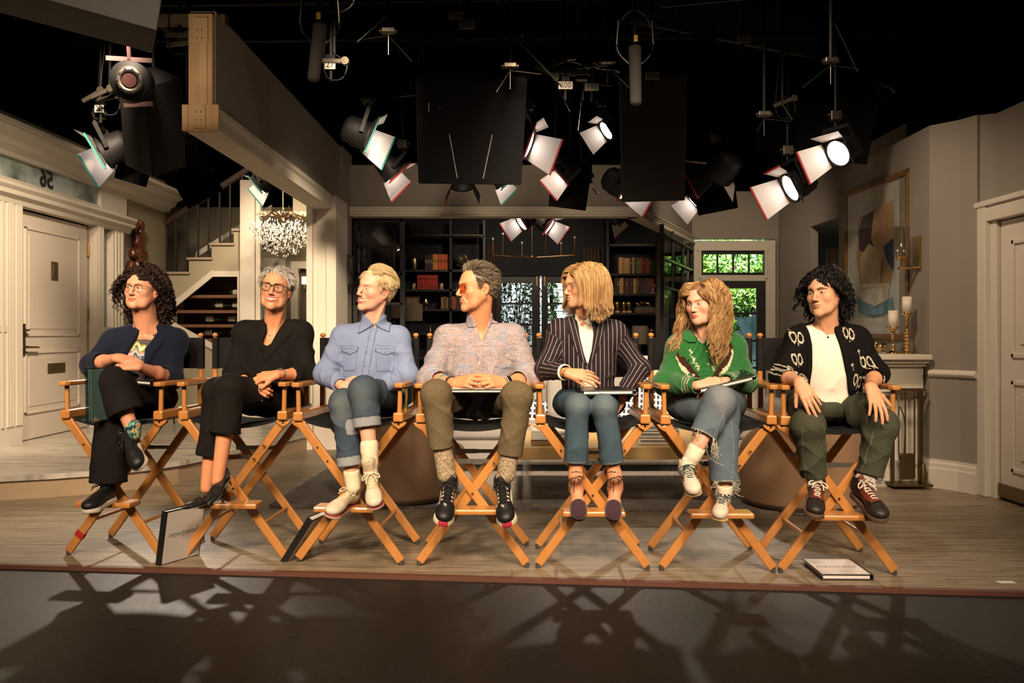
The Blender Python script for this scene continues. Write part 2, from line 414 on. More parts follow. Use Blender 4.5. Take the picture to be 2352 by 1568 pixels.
def black_floor():
    t=NT('painted_floor'); g=t.coord(); n=t.noise(1.6,g,5,.6); n2=t.noise(40,g,4,.6)
    sc=t.n('ShaderNodeMapping'); sc.inputs['Scale'].default_value=(3,60,1); sc.inputs['Rotation'].default_value=(0,0,.4); t.l(g,sc.inputs[0]); s1=t.noise(1,sc.outputs[0],4,.7,1.5)
    sc2=t.n('ShaderNodeMapping'); sc2.inputs['Scale'].default_value=(50,2.5,1); sc2.inputs['Rotation'].default_value=(0,0,.7); t.l(g,sc2.inputs[0]); s2=t.noise(1,sc2.outputs[0],4,.7,1.5)
    scr=t.math('MAXIMUM',t.math('GREATER_THAN',s1.outputs[0],.735),t.math('GREATER_THAN',s2.outputs[0],.745))
    c=t.mixc(n.outputs[0],(.0075,.0065,.0058),(.014,.012,.0105)); c=t.mixc(t.math('MULTIPLY',scr,.25),c,(.045,.04,.034)); t.l(c,t.b.inputs['Base Color'])
    r=t.math('MULTIPLY_ADD',n2.outputs[0],.22,.32); r=t.math('ADD',r,t.math('MULTIPLY',n.outputs[0],.12)); t.l(r,t.b.inputs['Roughness']); t.set(spec=.45); t.bump(n2.outputs[0],.10,.002); return t.m
def marble():
    t=NT('herringbone_marble'); g=t.coord(rot=(0,0,.78)); br=t.n('ShaderNodeTexBrick'); t.l(g,br.inputs['Vector'])
    for k,v in {'Scale':1,'Mortar Size':.004,'Brick Width':.62,'Row Height':.2}.items(): br.inputs[k].default_value=v
    br.inputs['Color1'].default_value=(0,0,0,1); br.inputs['Color2'].default_value=(1,1,1,1); br.inputs['Mortar'].default_value=(.4,.4,.4,1)
    n=t.noise(1,t.coord(scale=(1.2,7,1),rot=(0,0,.1)),5,.6,1.2)
    c=t.ramp(n.outputs[0],[(.3,(.16,.15,.14)),(.48,(.48,.44,.38)),(.7,(.62,.57,.49))]); c=t.mixc(t.math('MULTIPLY',br.outputs[0],.3),c,(.25,.23,.21)); t.l(c,t.b.inputs['Base Color']); t.set(rough=.25,spec=.5); return t.m
def wall_paint(name,col,var=.06):
    if name in MC: return MC[name]
    t=NT(name); n=t.noise(1.2,t.coord(),4); n2=t.noise(90,t.coord(),3); t.l(t.mixc(n.outputs[0],tuple(c*(1-var) for c in col),tuple(c*(1+var) for c in col)),t.b.inputs['Base Color']); t.set(rough=.75,spec=.25); t.bump(n2.outputs[0],.05,.002); MC[name]=t.m; return t.m
def wood(name,c1,c2,sc=(60,4,60),rough=.35,spec=.5,coat=0):
    if name in MC: return MC[name]
    t=NT(name); n=t.noise(1,t.coord(scale=sc),5,.6,1.0); n2=t.noise(3,t.coord(),3); c=t.mixc(n.outputs[0],c1,c2); c=t.mixc(t.math('MULTIPLY',n2.outputs[0],.35),c,tuple(x*.6 for x in c1)); t.l(c,t.b.inputs['Base Color']); t.set(rough=rough,spec=spec,coat=coat); MC[name]=t.m; return t.m
def emit(name,col,st):
    if name in MC: return MC[name]
    t=NT(name); t.set(col=col,ecol=col,em=st); MC[name]=t.m; return t.m
def clear_glass(name='clear_glass',tint=(.97,.98,.98),k=.08):
    if name in MC: return MC[name]
    t=NT(name); g=t.n('ShaderNodeBsdfTransparent'); g.inputs[0].default_value=(*tint,1); gl=t.n('ShaderNodeBsdfGlossy'); gl.inputs['Roughness'].default_value=.04
    mx=t.n('ShaderNodeMixShader'); mx.inputs[0].default_value=k; t.l(g.outputs[0],mx.inputs[1]); t.l(gl.outputs[0],mx.inputs[2]); t.l(mx.outputs[0],t.t.nodes['Material Output'].inputs[0]); MC[name]=t.m; return t.m
TRIM=wall_paint('white_trim',(.60,.55,.47),.03); GREY=wall_paint('grey_wall',(.255,.225,.195)); OLIVE=wall_paint('olive_wall',(.34,.30,.21)); NAVY=wall_paint('navy_black',(.018,.020,.026)); STEEL=flat('black_steel',(.012,.012,.014),.4)
BRASS=flat('brass',(.62,.42,.16),.25,1); OLDB=flat('aged_brass',(.25,.19,.11),.4,1); DRAPE=flat('black_drape',(.004,.004,.004),1,spec=0)
# ---------------------------------------------------------------- heads
def chain(S,pts,rs,k=.003,sub=False,kk=.002,flat_=None):
    for i in range(len(pts)-1):
        pr=cap(pts[i],pts[i+1],rs[i],rs[i+1],flat=flat_)
        (S.sub if sub else S.add)(pr,k)
def mouth_curve(h,x):
    w=h['mw']; return h['mz']+h['smile']*(x/w)**2, .0905+h.get('my',0)-.016*(x/w)**2-h.get('yjaw',0)
def head_sdf(h):
    S=Sh(); fw=h.get('fw',1.); jw=h.get('jw',1.)
    S.add(ell((0,-.014,.03),(.0725*fw,.097,.087)),.01)
    S.add(ell((0,.028,.03),(.061*fw,.06,.062)),.03)
    S.add(ell((0,.026,-.03),(.058*fw,.056,.066)),.03)
    cz=h.get('chin',-.102)
    for s in (-1,1):
        S.add(cap((s*.053*jw,-.006,-.045),(s*.036*jw,.035,-.083),.019,.017),.03)
        S.add(cap((s*.036*jw,.035,-.083),(s*.012*jw,.066,cz+.004),.018,.013),.025)
        S.add(ell((s*.041*fw,.030,-.042),(.020,.026,.030)),.03)
        S.add(ell((s*.040*fw,.058,-.026+h.get('cheek',0)*.006),(.021,.02,.02)),.022)
        S.add(cap((s*.008,.088,.022),(s*.036*fw,.071,.026),.0085,.007),.018)
        S.sub(ell((s*.031,.094,.001),(.017,.014,.0125)),.014)
    S.add(ell((0,.0715,cz),(.0165,.0125,.0125)),.018)
    S.add(ell((0,.0735,-.064),(.026,.013,.024)),.025)
    # nose
    nz=h.get('nz',-.036); ny=h.get('ny',.111)
    S.add(cap((0,.082,.014),(0,ny-.006,nz+.004),.0068,.0088),.010)
    S.add(ell((0,ny-.006,nz),(.0088,.0082,.008)),.006)
    for s in (-1,1):
        S.add(ell((s*.0115,ny-.016,nz-.003),(.0062,.0095,.0065)),.006)
        S.sub(cap((s*.006,ny-.010,nz-.012),(s*.0065,ny-.013,nz-.004),.0032,.0026),.002)
    # eyes
    for i,s in enumerate((-1,1)):
        op=h.get('open',1.)
        S.add(ell((s*.031,.0695,0),(.0152,.0145,.0142)),.006)
        S.sub(ell((s*.0315,.0835,-.0008),(.0136,.0115,.0056*op)),.0012)
        S.sub(cap((s*.020,.084,.0090),(s*.042,.077,.0078),.0016),.004)   # lid crease
        if h.get('bags'): S.sub(cap((s*.022,.083,-.0125),(s*.040,.077,-.011),.0014),.005)
    # mouth
    w=h['mw']; xs=np.linspace(-1,1,9)*w; gap=h.get('gap',0)
    up=[];lo=[];cm=[];gr=[]
    for x in xs:
        z,y=mouth_curve(h,x); e=1-(x/w)**2
        cup=.0012*math.exp(-(abs(x)-.006)**2/2e-5)
        up.append(V(x,y,z+.0040+gap*.5*e+cup)); lo.append(V(x,y-.0012,z-.0048-gap*.5*e)); cm.append(V(x,y+.004,z)); gr.append(gap*.5*e)
    r_up=[.0022+h.get('lip',.0026)*(1-(x/w)**2)**.6 for x in xs]; r_lo=[.0022+(h.get('lip',.0026)+.0012)*(1-(x/w)**2)**.6 for x in xs]
    chain(S,up,r_up,.004); chain(S,lo,r_lo,.004)
    if gap>0:
        chain(S,cm,[max(.0012,g) for g in gr],.0015,sub=True)
        inn=[c-V(0,.0015,0) for c in cm]
        chain(S,inn,[max(.0010,g*.95) for g in gr],.001,sub=True)
        tm=[V(x,mouth_curve(h,x)[1]-.0065,mouth_curve(h,x)[0]+gap*.12) for x in xs[1:-1]]
        chain(S,tm,[.0045]*7,.001)
    else:
        cm2=[c+V(0,-.001,0) for c in cm]
        chain(S,cm2,[.0011]*9,.002,sub=True)
    if h.get('fold',0):
        for s in (-1,1):
            S.sub(cap((s*.0185,.0915,nz-.002),(s*(w+.0085),.073,h['mz']+h['smile']-.002),.0012+.0016*h['fold']),.007)
            if h['fold']>.7: S.sub(cap((s*(w+.010),.068,h['mz']+h['smile']+.004),(s*(w+.011),.062,h['mz']-.016),.0015),.006)
    # ears
    es=h.get('ear',1.)
    for s in (-1,1):
        a=.25; Rm=np.array([[math.cos(.35*s),-math.sin(.35*s),0],[math.sin(.35*s),math.cos(.35*s),0],[0,0,1]]); Rt=np.array([[1,0,0],[0,math.cos(a),-math.sin(a)],[0,math.sin(a),math.cos(a)]])
        R=Rm@Rt; c=V(s*.0745*fw,-.014,-.010)
        S.add(ell(c,(.0065,.0175*es,.0295*es),R),.004)
        S.add(ell(c+V(0,.004,-.021*es),(.006,.008,.009)),.004)
        S.sub(ell(c+V(s*.0075,.0025,.003),(.0052,.0105*es,.0195*es),R),.0025)
        S.add(cap(c+V(s*.004,.010,.0),c+V(s*.004,.010,-.006),.0035),.003)
        S.add(cap(c+V(s*.0035,-.002,.012),c+V(s*.0035,-.004,-.010),.0026),.003)
    return S
def head_paint(h,q,col):
    """q: points in head-local coords -> skin colours (lips, brows, teeth, blush)"""
    sk=np.array(h['skin']); c=np.tile(sk,(len(q),1)); x,y,z=q.T
    ax=np.abs(x); front=y>.03
    bl=np.exp(-(((ax-.042)/.022)**2+((z+.03)/.022)**2))*front*h.get('blush',.5)
    c=c*(1-bl[:,None]*.5)+np.array([.62,.16,.10])*bl[:,None]*.5
    no=np.exp(-((x/.016)**2+((z+.036)/.014)**2))*(y>.085)*.25
    c=c*(1-no[:,None])+sk*np.array([1.0,.62,.58])*no[:,None]
    ea=(ax>.07)&(z<.03); c[ea]=c[ea]*np.array([1.0,.78,.74])
    if h.get('beard'):
        b=np.exp(-((np.maximum(0,np.abs(z+.085)-.03)/.01)**2))*(z<-.045)*(y>.0)*h['beard']
        c=c*(1-b[:,None]*.3)+np.array([.20,.15,.12])*b[:,None]*.3
    w=h['mw']; gap=h.get('gap',0); xx=np.clip(x,-w,w); zc=h['mz']+h['smile']*(xx/w)**2; e=np.clip(1-(x/w)**2,0,1); dz=z-zc
    up=(dz>0)&(dz<.0018+(.0062+gap*.5)*e**.7)&(ax<w+.001)&(y>.06); lo=(dz<=0)&(dz>-(.002+(.0082+gap*.5)*e**.6))&(ax<w)&(y>.06)
    lc=np.array(h.get('lipc',(.42,.12,.09)))
    m=up|lo; c[m]=lc
    yc=.0905+h.get('my',0)-.016*(xx/w)**2
    if gap>0:
        ins=(np.abs(dz)<gap*.5*e)&(ax<w)&(y<yc+.002)&(y>.055)
        c[ins]=np.array([.10,.02,.015])
        t=ins&(dz>-gap*.28*e)&(y>yc-.008); c[t]=np.array([.86,.80,.68])
        tooth=t&(np.abs(((ax+.0)/.0065)%1-.5)>.44); c[tooth]=np.array([.52,.42,.33])
    else:
        m=(np.abs(dz)<.0009)&(ax<w)&(y>.06); c[m]=lc*.45
    # brows
    bc=np.array(h['brow']); ez=.0175+h.get('browz',0)
    ox=ax-.031; cur=ez+.0035-((ox-.005)/.022)**2*.0065+h.get('frown',0)*ox
    th=.0030*h.get('browt',1)*(1-np.clip((ox+.0)/.024,0,1)*.6)
    m=(np.abs(z-cur)<th)&(ox>-.019)&(ox<.022)&(y>.055)
    k=np.where(m,min(1,h.get('brows',.8)*1.1),0)*(.88+.12*np.sin(x*5200+z*3000))
    c=c*(1-k[:,None])+bc*k[:,None]
    # lash line
    e1=((ax-.0315)/.0155)**2+((z+.0008)/(.0056*h.get('open',1)+.0022))**2
    m=(e1<1.05)&(z>-.002)&(y>.055); kk=h.get('lash',.6)
    c[m]=c[m]*(1-kk)+np.array([.03,.015,.01])*kk
    m=(e1<1.0)&(z<=-.002)&(y>.055); c[m]=c[m]*(1-.35*kk)+np.array([.05,.02,.015])*.35*kk
    sh=np.exp(-(((ax-.031)/.016)**2+((z+.011)/.007)**2))*(y>.05)*h.get('dark',.25)
    c=c*(1-sh[:,None])+np.array([.30,.12,.08])*sh[:,None]
    return np.clip(c,0,1)
def rotm(yaw,pitch=0,roll=0):
    # local axes columns: x=person's left, y=face forward, z=up. yaw=0 faces camera (-Y)
    f=V(math.sin(yaw),-math.cos(yaw),0); z=V(0,0,1); x=np.cross(f,z)
    # pitch: positive looks up
    f2=f*math.cos(pitch)+z*math.sin(pitch); z2=z*math.cos(pitch)-f*math.sin(pitch)
    x2=x*math.cos(roll)+z2*math.sin(roll); z3=z2*math.cos(roll)-x*math.sin(roll)
    return np.stack([x2,f2,z3],1)
def eyes(h,c,R,sc,parent,gaze):
    g=nrm(gaze)
    me_v=[];me_f=[];cols=[]
    for s in (-1,1):
        ctr=V(s*.031,.0695,0); n0=len(me_v)
        gl=R.T@g
        z=gl; x=nrm(np.cross([0,0,1],z)); y=np.cross(z,x)
        N=20;M=24
        for i in range(M+1):
            th=(i/M)**1.6*math.pi
            for j in range(N):
                ph=j/N*2*math.pi; rr=.0131
                p=ctr+rr*(math.sin(th)*math.cos(ph)*x+math.sin(th)*math.sin(ph)*y+math.cos(th)*z)
                me_v.append(c+R@(p*sc)); a=math.sin(th)*rr if th<1.5 else 1
                cols.append((.012,.008,.006) if a<.0024 else (h['iris'] if a<.0070 else (.50,.43,.37)))
        for i in range(M):
            for j in range(N):
                a=n0+i*N+j;b=n0+i*N+(j+1)%N; me_f.append((a,a+N,b+N,b))
        # one object per eye
    half_=len(me_v)//2
    for e in range(2):
        vv=me_v[e*half_:(e+1)*half_]; ff=[tuple(q-e*half_ for q in f) for f in me_f[e*len(me_f)//2:(e+1)*len(me_f)//2]]
        npmesh('eye',vv,ff,mat_vcol('eye',rough=.12,spec=.5),parent,col=np.array(cols[e*half_:(e+1)*half_]))
# ---------------------------------------------------------------- hair
def tubes(paths,rad,colr,sides=3):
    # paths: (N,M,3); rad: (N,M)
    N,M,_=paths.shape
    T=np.gradient(paths,axis=1); T/=np.linalg.norm(T,axis=2,keepdims=True)+1e-9
    ref=np.zeros_like(T); ref[...,2]=1; ref[np.abs(T[...,2])>.9]=(1,0,0)
    U=np.cross(T,ref); U/=np.linalg.norm(U,axis=2,keepdims=True)+1e-9; W_=np.cross(T,U)
    a=np.arange(sides)/sides*2*np.pi
    P=paths[:,:,None,:]+rad[:,:,None,None]*(np.cos(a)[None,None,:,None]*U[:,:,None]+np.sin(a)[None,None,:,None]*W_[:,:,None])
    Vv=P.reshape(-1,3)
    i=np.arange(N)[:,None,None]*M*sides; j=np.arange(M-1)[None,:,None]*sides; k=np.arange(sides)[None,None,:]; k2=(k+1)%sides
    A=i+j+k;B=i+j+k2
    F=np.stack([A,B,B+sides,A+sides],-1).reshape(-1,4)
    C=np.repeat(colr,M*sides,axis=0)
    return Vv,F,C
def scalp_roots(n,mask,seed,fw=1.):
    rs=np.random.RandomState(seed); out=[]
    while sum(len(o) for o in out)<n:
        d=rs.normal(size=(n*4,3)); d/=np.linalg.norm(d,axis=1,keepdims=True)
        p=d*np.array([.0725*fw,.097,.087])+np.array([0,-.014,.03])
        nn=d/np.array([.0725*fw,.097,.087]); nn/=np.linalg.norm(nn,axis=1,keepdims=True)
        m=mask(p,nn); out.append(np.concatenate([p[m],nn[m]],1))
    o=np.concatenate(out)[:n]; return o[:,:3],o[:,3:]
def front_roots(p,nn,mask,n,seed):
    a,b=scalp_roots(n,lambda q,m:mask(q,m)&(q[:,2]>.055)&(q[:,1]>-.02),seed); return np.concatenate([p,a]),np.concatenate([nn,b])
def grow(p0,n0,step,M,dirf,gl,coll,off=.004,curl=0,cfreq=60,clump=None,seed=0,jit=.15,side=None,liftvar=.5):
    """p0,n0 roots; dirf(p,i,t)->preferred direction; gl gravity (local); coll: SDF Sh to stay outside of"""
    rs=np.random.RandomState(seed); N=len(p0); lay=off*(1+liftvar*rs.uniform(-1,1,N))
    P=p0+n0*.0005; d=n0*.3+tang(n0,dirf(p0,n0,.0)+gl); d/=np.linalg.norm(d,axis=1,keepdims=True); path=[P.copy()]
    for i in range(1,M):
        t=i/(M-1)
        tgt=dirf(P,n0,t)+gl*t
        d=d*.45+tgt*.55+rs.normal(size=(N,3))*jit*.12; d/=np.linalg.norm(d,axis=1,keepdims=True)+1e-9
        st=step if np.isscalar(step) else step[:,None]
        P=P+d*st
        e=1e-3; s0=coll.ev(P,.06); g=np.stack([coll.ev(P+np.eye(3)[a]*e,.06)-s0 for a in range(3)],1)/e
        g/=np.linalg.norm(g,axis=1,keepdims=True)+1e-9
        lim=lay*min(1,t*3+.1); pen=np.maximum(lim-s0,0)
        P=P+g*pen[:,None]; path.append(P.copy())
    path=np.stack(path,1)
    if curl:
        T=np.gradient(path,axis=1); T/=np.linalg.norm(T,axis=2,keepdims=True)+1e-9
        r0=rs.normal(size=(N,1,3)) if cfreq>=100 else np.tile(np.array([[[.5,1,.2]]]),(N,1,1))+rs.normal(size=(N,1,3))*.12; U=np.cross(T,np.broadcast_to(r0,T.shape)); U/=np.linalg.norm(U,axis=2,keepdims=True)+1e-9; W2=np.cross(T,U)
        s=np.cumsum(np.concatenate([np.zeros((N,1)),np.linalg.norm(np.diff(path,axis=1),axis=2)],1),1)
        ph=rs.uniform(0,6.28,(N,1)) if clump is None else clump[0][:,None]
        fr=cfreq*(1+rs.uniform(-.2,.2,(N,1))) if clump is None else cfreq*(1+clump[1][:,None])
        am=curl*np.minimum(s/.03,1)
        path=path+(am*np.cos(fr*s+ph))[...,None]*U+(am*np.sin(fr*s+ph))[...,None]*W2
    return path
def locks(path,nper,spread,seed,M,taper=.35):
    """multiply guide paths into bundles of nper strands"""
    rs=np.random.RandomState(seed); N=len(path)
    off=rs.normal(size=(N,nper,1,3))*spread
    t=np.linspace(0,1,M)[None,None,:,None]
    out=path[:,None]+off*(.5+.9*np.sin(np.clip(t*2.2,0,math.pi))*.7)*(1-t*(1-taper))
    return out.reshape(N*nper,M,3)
# ---------------------------------------------------------------- bodies, clothes, shoes
def hand(S,wr,d,nb,ts,curl,sc=1.,spread=.08,thumb=(.5,.3,.3),NL=None,th_out=.75):
    """wr wrist, d direction to the knuckles, nb back-of-hand normal, ts=+-1 thumb side, curl: 4 x (a1,a2,a3)"""
    d=nrm(d); nb=nrm(nb-d*(nb@d)); s=np.cross(d,nb)*ts
    offs=(.027,.009,-.0095,-.027); kd=(.083,.088,.083,.073); L=((.043,.026,.021),(.048,.030,.022),(.043,.028,.021),(.034,.021,.019))
    R0=(.0092,.0094,.0088,.0078); F=[]
    for i in range(4):
        K=wr+(d*kd[i]+s*offs[i])*sc
        S.add(cap(wr+s*offs[i]*.55*sc,K,.0135*sc,.0105*sc),.014)
        a=0; sd=(1.5-i)*spread; dd0=nrm(d*math.cos(sd)+s*math.sin(sd)); p=K; r=R0[i]*sc
        for j in range(3):
            a+=curl[i][j]; dd=nrm(dd0*math.cos(a)-nb*math.sin(a)); q=p+dd*L[i][j]*sc
            S.add(cap(p,q,r*(1 if j else 1.05),r*.9),.0035 if j else .006)
            p=q; r*=.92
        up=nrm(dd0*math.sin(a)+nb*math.cos(a)); F.append((p,dd,up,r))
        if NL is not None: NL.append((p-dd*.001+up*r*.9,dd,up,r))
    b=wr+(d*.018+s*.018)*sc; dd=nrm(d*(1-th_out*.5)+s*th_out-nb*.35); k1=b+dd*.046*sc
    S.add(cap(b,k1,.0145*sc,.0115*sc),.015)
    ax=nrm(np.cross(dd,nb))
    d2=nrm(dd*math.cos(thumb[0])+(d-nb*.4)*math.sin(thumb[0])); k2=k1+d2*.031*sc
    d3=nrm(d2*math.cos(thumb[1])+(d-nb*.4)*math.sin(thumb[1])); k3=k2+d3*.024*sc
    S.add(cap(k1,k2,.0105*sc,.0095*sc),.007); S.add(cap(k2,k3,.0095*sc,.0080*sc),.003)
    if NL is not None:
        u3=nrm(nb+s*.6-d3*((nb+s*.6)@d3)); NL.append((k3+u3*.0075*sc,d3,u3,.009*sc))
    return F
def polyd(poly):
    p=np.asarray(poly,float)
    def f(x,z):
        q=np.stack([x,z],1); d=np.full(len(q),1e9); s=np.ones(len(q)); n=len(p); j=n-1
        for i in range(n):
            e=p[j]-p[i]; w_=q-p[i]; t=np.clip((w_@e)/(e@e+1e-12),0,1); b=w_-t[:,None]*e
            d=np.minimum(d,(b*b).sum(1))
            c1=q[:,1]>=p[i][1]; c2=q[:,1]<p[j][1]; c3=(e[0]*w_[:,1])>(e[1]*w_[:,0])
            fl=(c1&c2&c3)|(~c1&~c2&~c3); s=np.where(fl,-s,s); j=i
        return s*np.sqrt(d)
    return f
def prism(poly,ymax,R=1.2):
    f=polyd(poly); p=np.asarray(poly,float); c=p.mean(0)
    return (V(c[0],ymax-.1,c[1]),R,lambda P: np.maximum(f(P[:,0],P[:,2]),P[:,1]-ymax))
def patch(base,poly,th,ymax,inner=.02):
    """raised panel following the base surface, outline given in the front view"""
    f=polyd(poly); p=np.asarray(poly,float); c=p.mean(0); ext=np.abs(p-c).max()
    def g(P):
        b=base.ev(P,.06); return np.maximum(np.maximum(b-th,-(b+inner)),np.maximum(f(P[:,0],P[:,2]),P[:,1]-ymax))
    return (V(c[0],ymax-.2,c[1]),ext+.5,g)
def pxz(pts,Y): return [(float(Wp(x,y,Y)[0]),float(Wp(x,y,Y)[2])) for x,y in pts]
def surf(S,x,z,y0,y1):
    ys=np.linspace(y0,y1,120); P=np.stack([np.full(120,x),ys,np.full(120,z)],1); d=S.ev(P,.05)
    i=np.argmax(d<0)
    return V(x,ys[i],z) if d[i]<0 else V(x,(y0+y1)/2,z)
def trace(S,px,py,y0,y1):
    ys=np.linspace(y0,y1,200); P=np.stack([Wp(px,py,y) for y in ys]); d=S.ev(P,.05)
    i=np.argmax(d<0)
    return P[i] if d[i]<0 else P[100]
def snormal(S,p):
    e=.003; P=p+np.vstack([np.zeros(3),np.eye(3)*e]); d=S.ev(P,.05); return nrm(d[1:]-d[0])
def disc(name,c,n,r,t,mat,parent,N=12,smooth=True):
    n=nrm(n); u=nrm(np.cross(n,[0,0,1] if abs(n[2])<.9 else [1,0,0])); v=np.cross(n,u); VV=[];F=[]
    prof=[(0,t),(r*.75,t),(r,t*.6),(r,-t),(0,-t)]
    for (rr,h) in prof:
        for j in range(N):
            a=j/N*2*PI; VV.append(c+(math.cos(a)*u+math.sin(a)*v)*max(rr,1e-4)+n*h)
    for i in range(len(prof)-1):
        for j in range(N): F.append((i*N+j,(i+1)*N+j,(i+1)*N+(j+1)%N,i*N+(j+1)%N))
    return npmesh(name,VV,F,mat,parent,smooth=smooth)
def wire(name,pts,r,mat,parent,closed=False,sides=6,sub=1,r2=None):
    P=np.array(pts,float)
    if sub>1:
        n=len(P); out=[]
        rng=range(n) if closed else range(n-1)
        for i in rng:
            p0,p1,p2,p3=(P[(i-1)%n] if (closed or i>0) else P[0]),P[i],P[(i+1)%n],(P[(i+2)%n] if (closed or i+2<n) else P[-1])
            for k in range(sub):
                t=k/sub; out.append(.5*((2*p1)+(-p0+p2)*t+(2*p0-5*p1+4*p2-p3)*t*t+(-p0+3*p1-3*p2+p3)*t**3))
        if not closed: out.append(P[-1])
        P=np.array(out)
    if closed: P=np.vstack([P,P[:1]])
    N=len(P); rad=np.full((1,N),r) if r2 is None else np.linspace(r,r2,N)[None]
    Vv,F,_=tubes(P[None],rad,np.zeros((1,3)),sides)
    if not closed:
        n0=len(Vv); Vv=np.vstack([Vv,P[0],P[-1]]); ex=[]
        for k in range(sides):
            ex.append((n0,(k+1)%sides,k,n0)); b=(N-1)*sides; ex.append((n0+1,b+k,b+(k+1)%sides,n0+1))
        me=bpy.data.meshes.new(name); me.from_pydata([tuple(v) for v in Vv],[],[tuple(f) for f in F]+[(e[0],e[1],e[2]) for e in ex])
        for p in me.polygons: p.use_smooth=True
        me.materials.append(mat); o=bpy.data.objects.new(name,me); COL.objects.link(o); o.parent=parent
        return o
    return npmesh(name,Vv,F,mat,parent)
# shoes: local frame x = across, y = heel->toe, z = up; origin under the heel
def foot_frame(heel,toe,up):
    y=nrm(np.asarray(toe)-heel); z=nrm(np.asarray(up,float)-y*(np.asarray(up,float)@y)); x=np.cross(y,z); return np.stack([x,y,z],1)
def foot_shape(L=.27,w=1.,inset=0,high=False,bare=False,sole=.022):
    S=Sh(); b=sole
    S.add(ell((0,.045,b+.03),(.034*w,.045,.035)),.02)
    S.add(ell((0,L-.075,b+.022),(.044*w,.062,.028)),.02)
    S.add(ell((0,L-.045,b+.017),(.040*w,.042,.022)),.02)
    S.add(cap((0,.05,b+.045),(0,L-.095,b+.028),.036*w,.030*w),.025)
    S.add(cap((0,.04,b+.05),(0,.045,b+(.13 if high else .078)),.036*w,.036*w if not high else .040*w),.02)
    S.cut(half((0,0,b*.4),(0,0,-1)),.004)
    return S
def sole_shape(L,w,th,flare=.0,rocker=0.):
    S=Sh()
    def f(P):
        x,y,z=P.T
        d=np.minimum(np.sqrt(x**2+(y-.038)**2)-.036*w,np.sqrt(x**2+(y-(L-.058))**2)-.048*w)
        t=np.clip((y-.038)/(L-.096),0,1); m=np.sqrt(x**2+(y-(.038+t*(L-.096)))**2)-(.036-.006*np.sin(t*PI)*1.2+.012*t)*w
        m=np.minimum(m,np.sqrt(x**2+(np.maximum(0,y-(L-.058))/1.18)**2+(np.minimum(0,y-(L-.058)))**2)-.046*w)
        d=np.minimum(d,m)-flare*(1-z/th)
        zr=rocker*np.clip((y-(L-.09))/.09,0,1)**2
        e=np.maximum(z-th-rocker*.8*np.clip((y-(L-.09))/.09,0,1)**2,zr-z)
        return smax(d,e,.008)
    S.ops.append(('+',0,(V(0,L/2,th/2),L*.62,f))); return S
def sdf_local(name,S,lo,hi,h,mat,parent,c,R,paint=None,base=(.5,.5,.5)):
    Vv,F=mesh_sdf(S,lo,hi,h); col=np.tile(np.array(base,float),(len(Vv),1))
    if paint is not None: col=paint(Vv,col)
    return npmesh(name,np.asarray(c)+Vv@R.T,F,mat,parent,col=col)
def laces(parent,S,c,R,y0,y1,n,wd,mat,r=.0022,bow=True,z0=.2,seed=0):
    def top(x,y):
        zs=np.linspace(z0,.0,160); d=S.ev(np.stack([np.full(160,x),np.full(160,y),zs],1),.05); i=np.argmax(d<0); return V(x,y,zs[i]+r*.7)
    for i in range(n):
        y=y0+(y1-y0)*i/(n-1); ww=wd*(1+.25*i/(n-1)); o=(1 if i%2 else -1)*.004
        pts=[c+R@top(-ww,y-o),c+R@(top(-ww*.4,y)+V(0,0,.001)),c+R@(top(ww*.4,y)+V(0,0,.001)),c+R@top(ww,y+o)]
        wire('lace',pts,r,mat,parent,sub=4)
    if bow:
        k=top(0,y1+.004)
        for s in (-1,1):
            p=[k,k+V(s*.018,.008,.008),k+V(s*.038,.020,.004),k+V(s*.042,.036,-.006),k+V(s*.026,.034,.0),k+V(s*.008,.012,.004),k]
            wire('lace',[c+R@q for q in p],r,mat,parent,sub=4)
            p=[k,k+V(s*.010,.024,.008),k+V(s*.022,.052,.003),k+V(s*.027,.070,-.008)]
            wire('lace',[c+R@q for q in p],r,mat,parent,sub=4)
class P_: pass
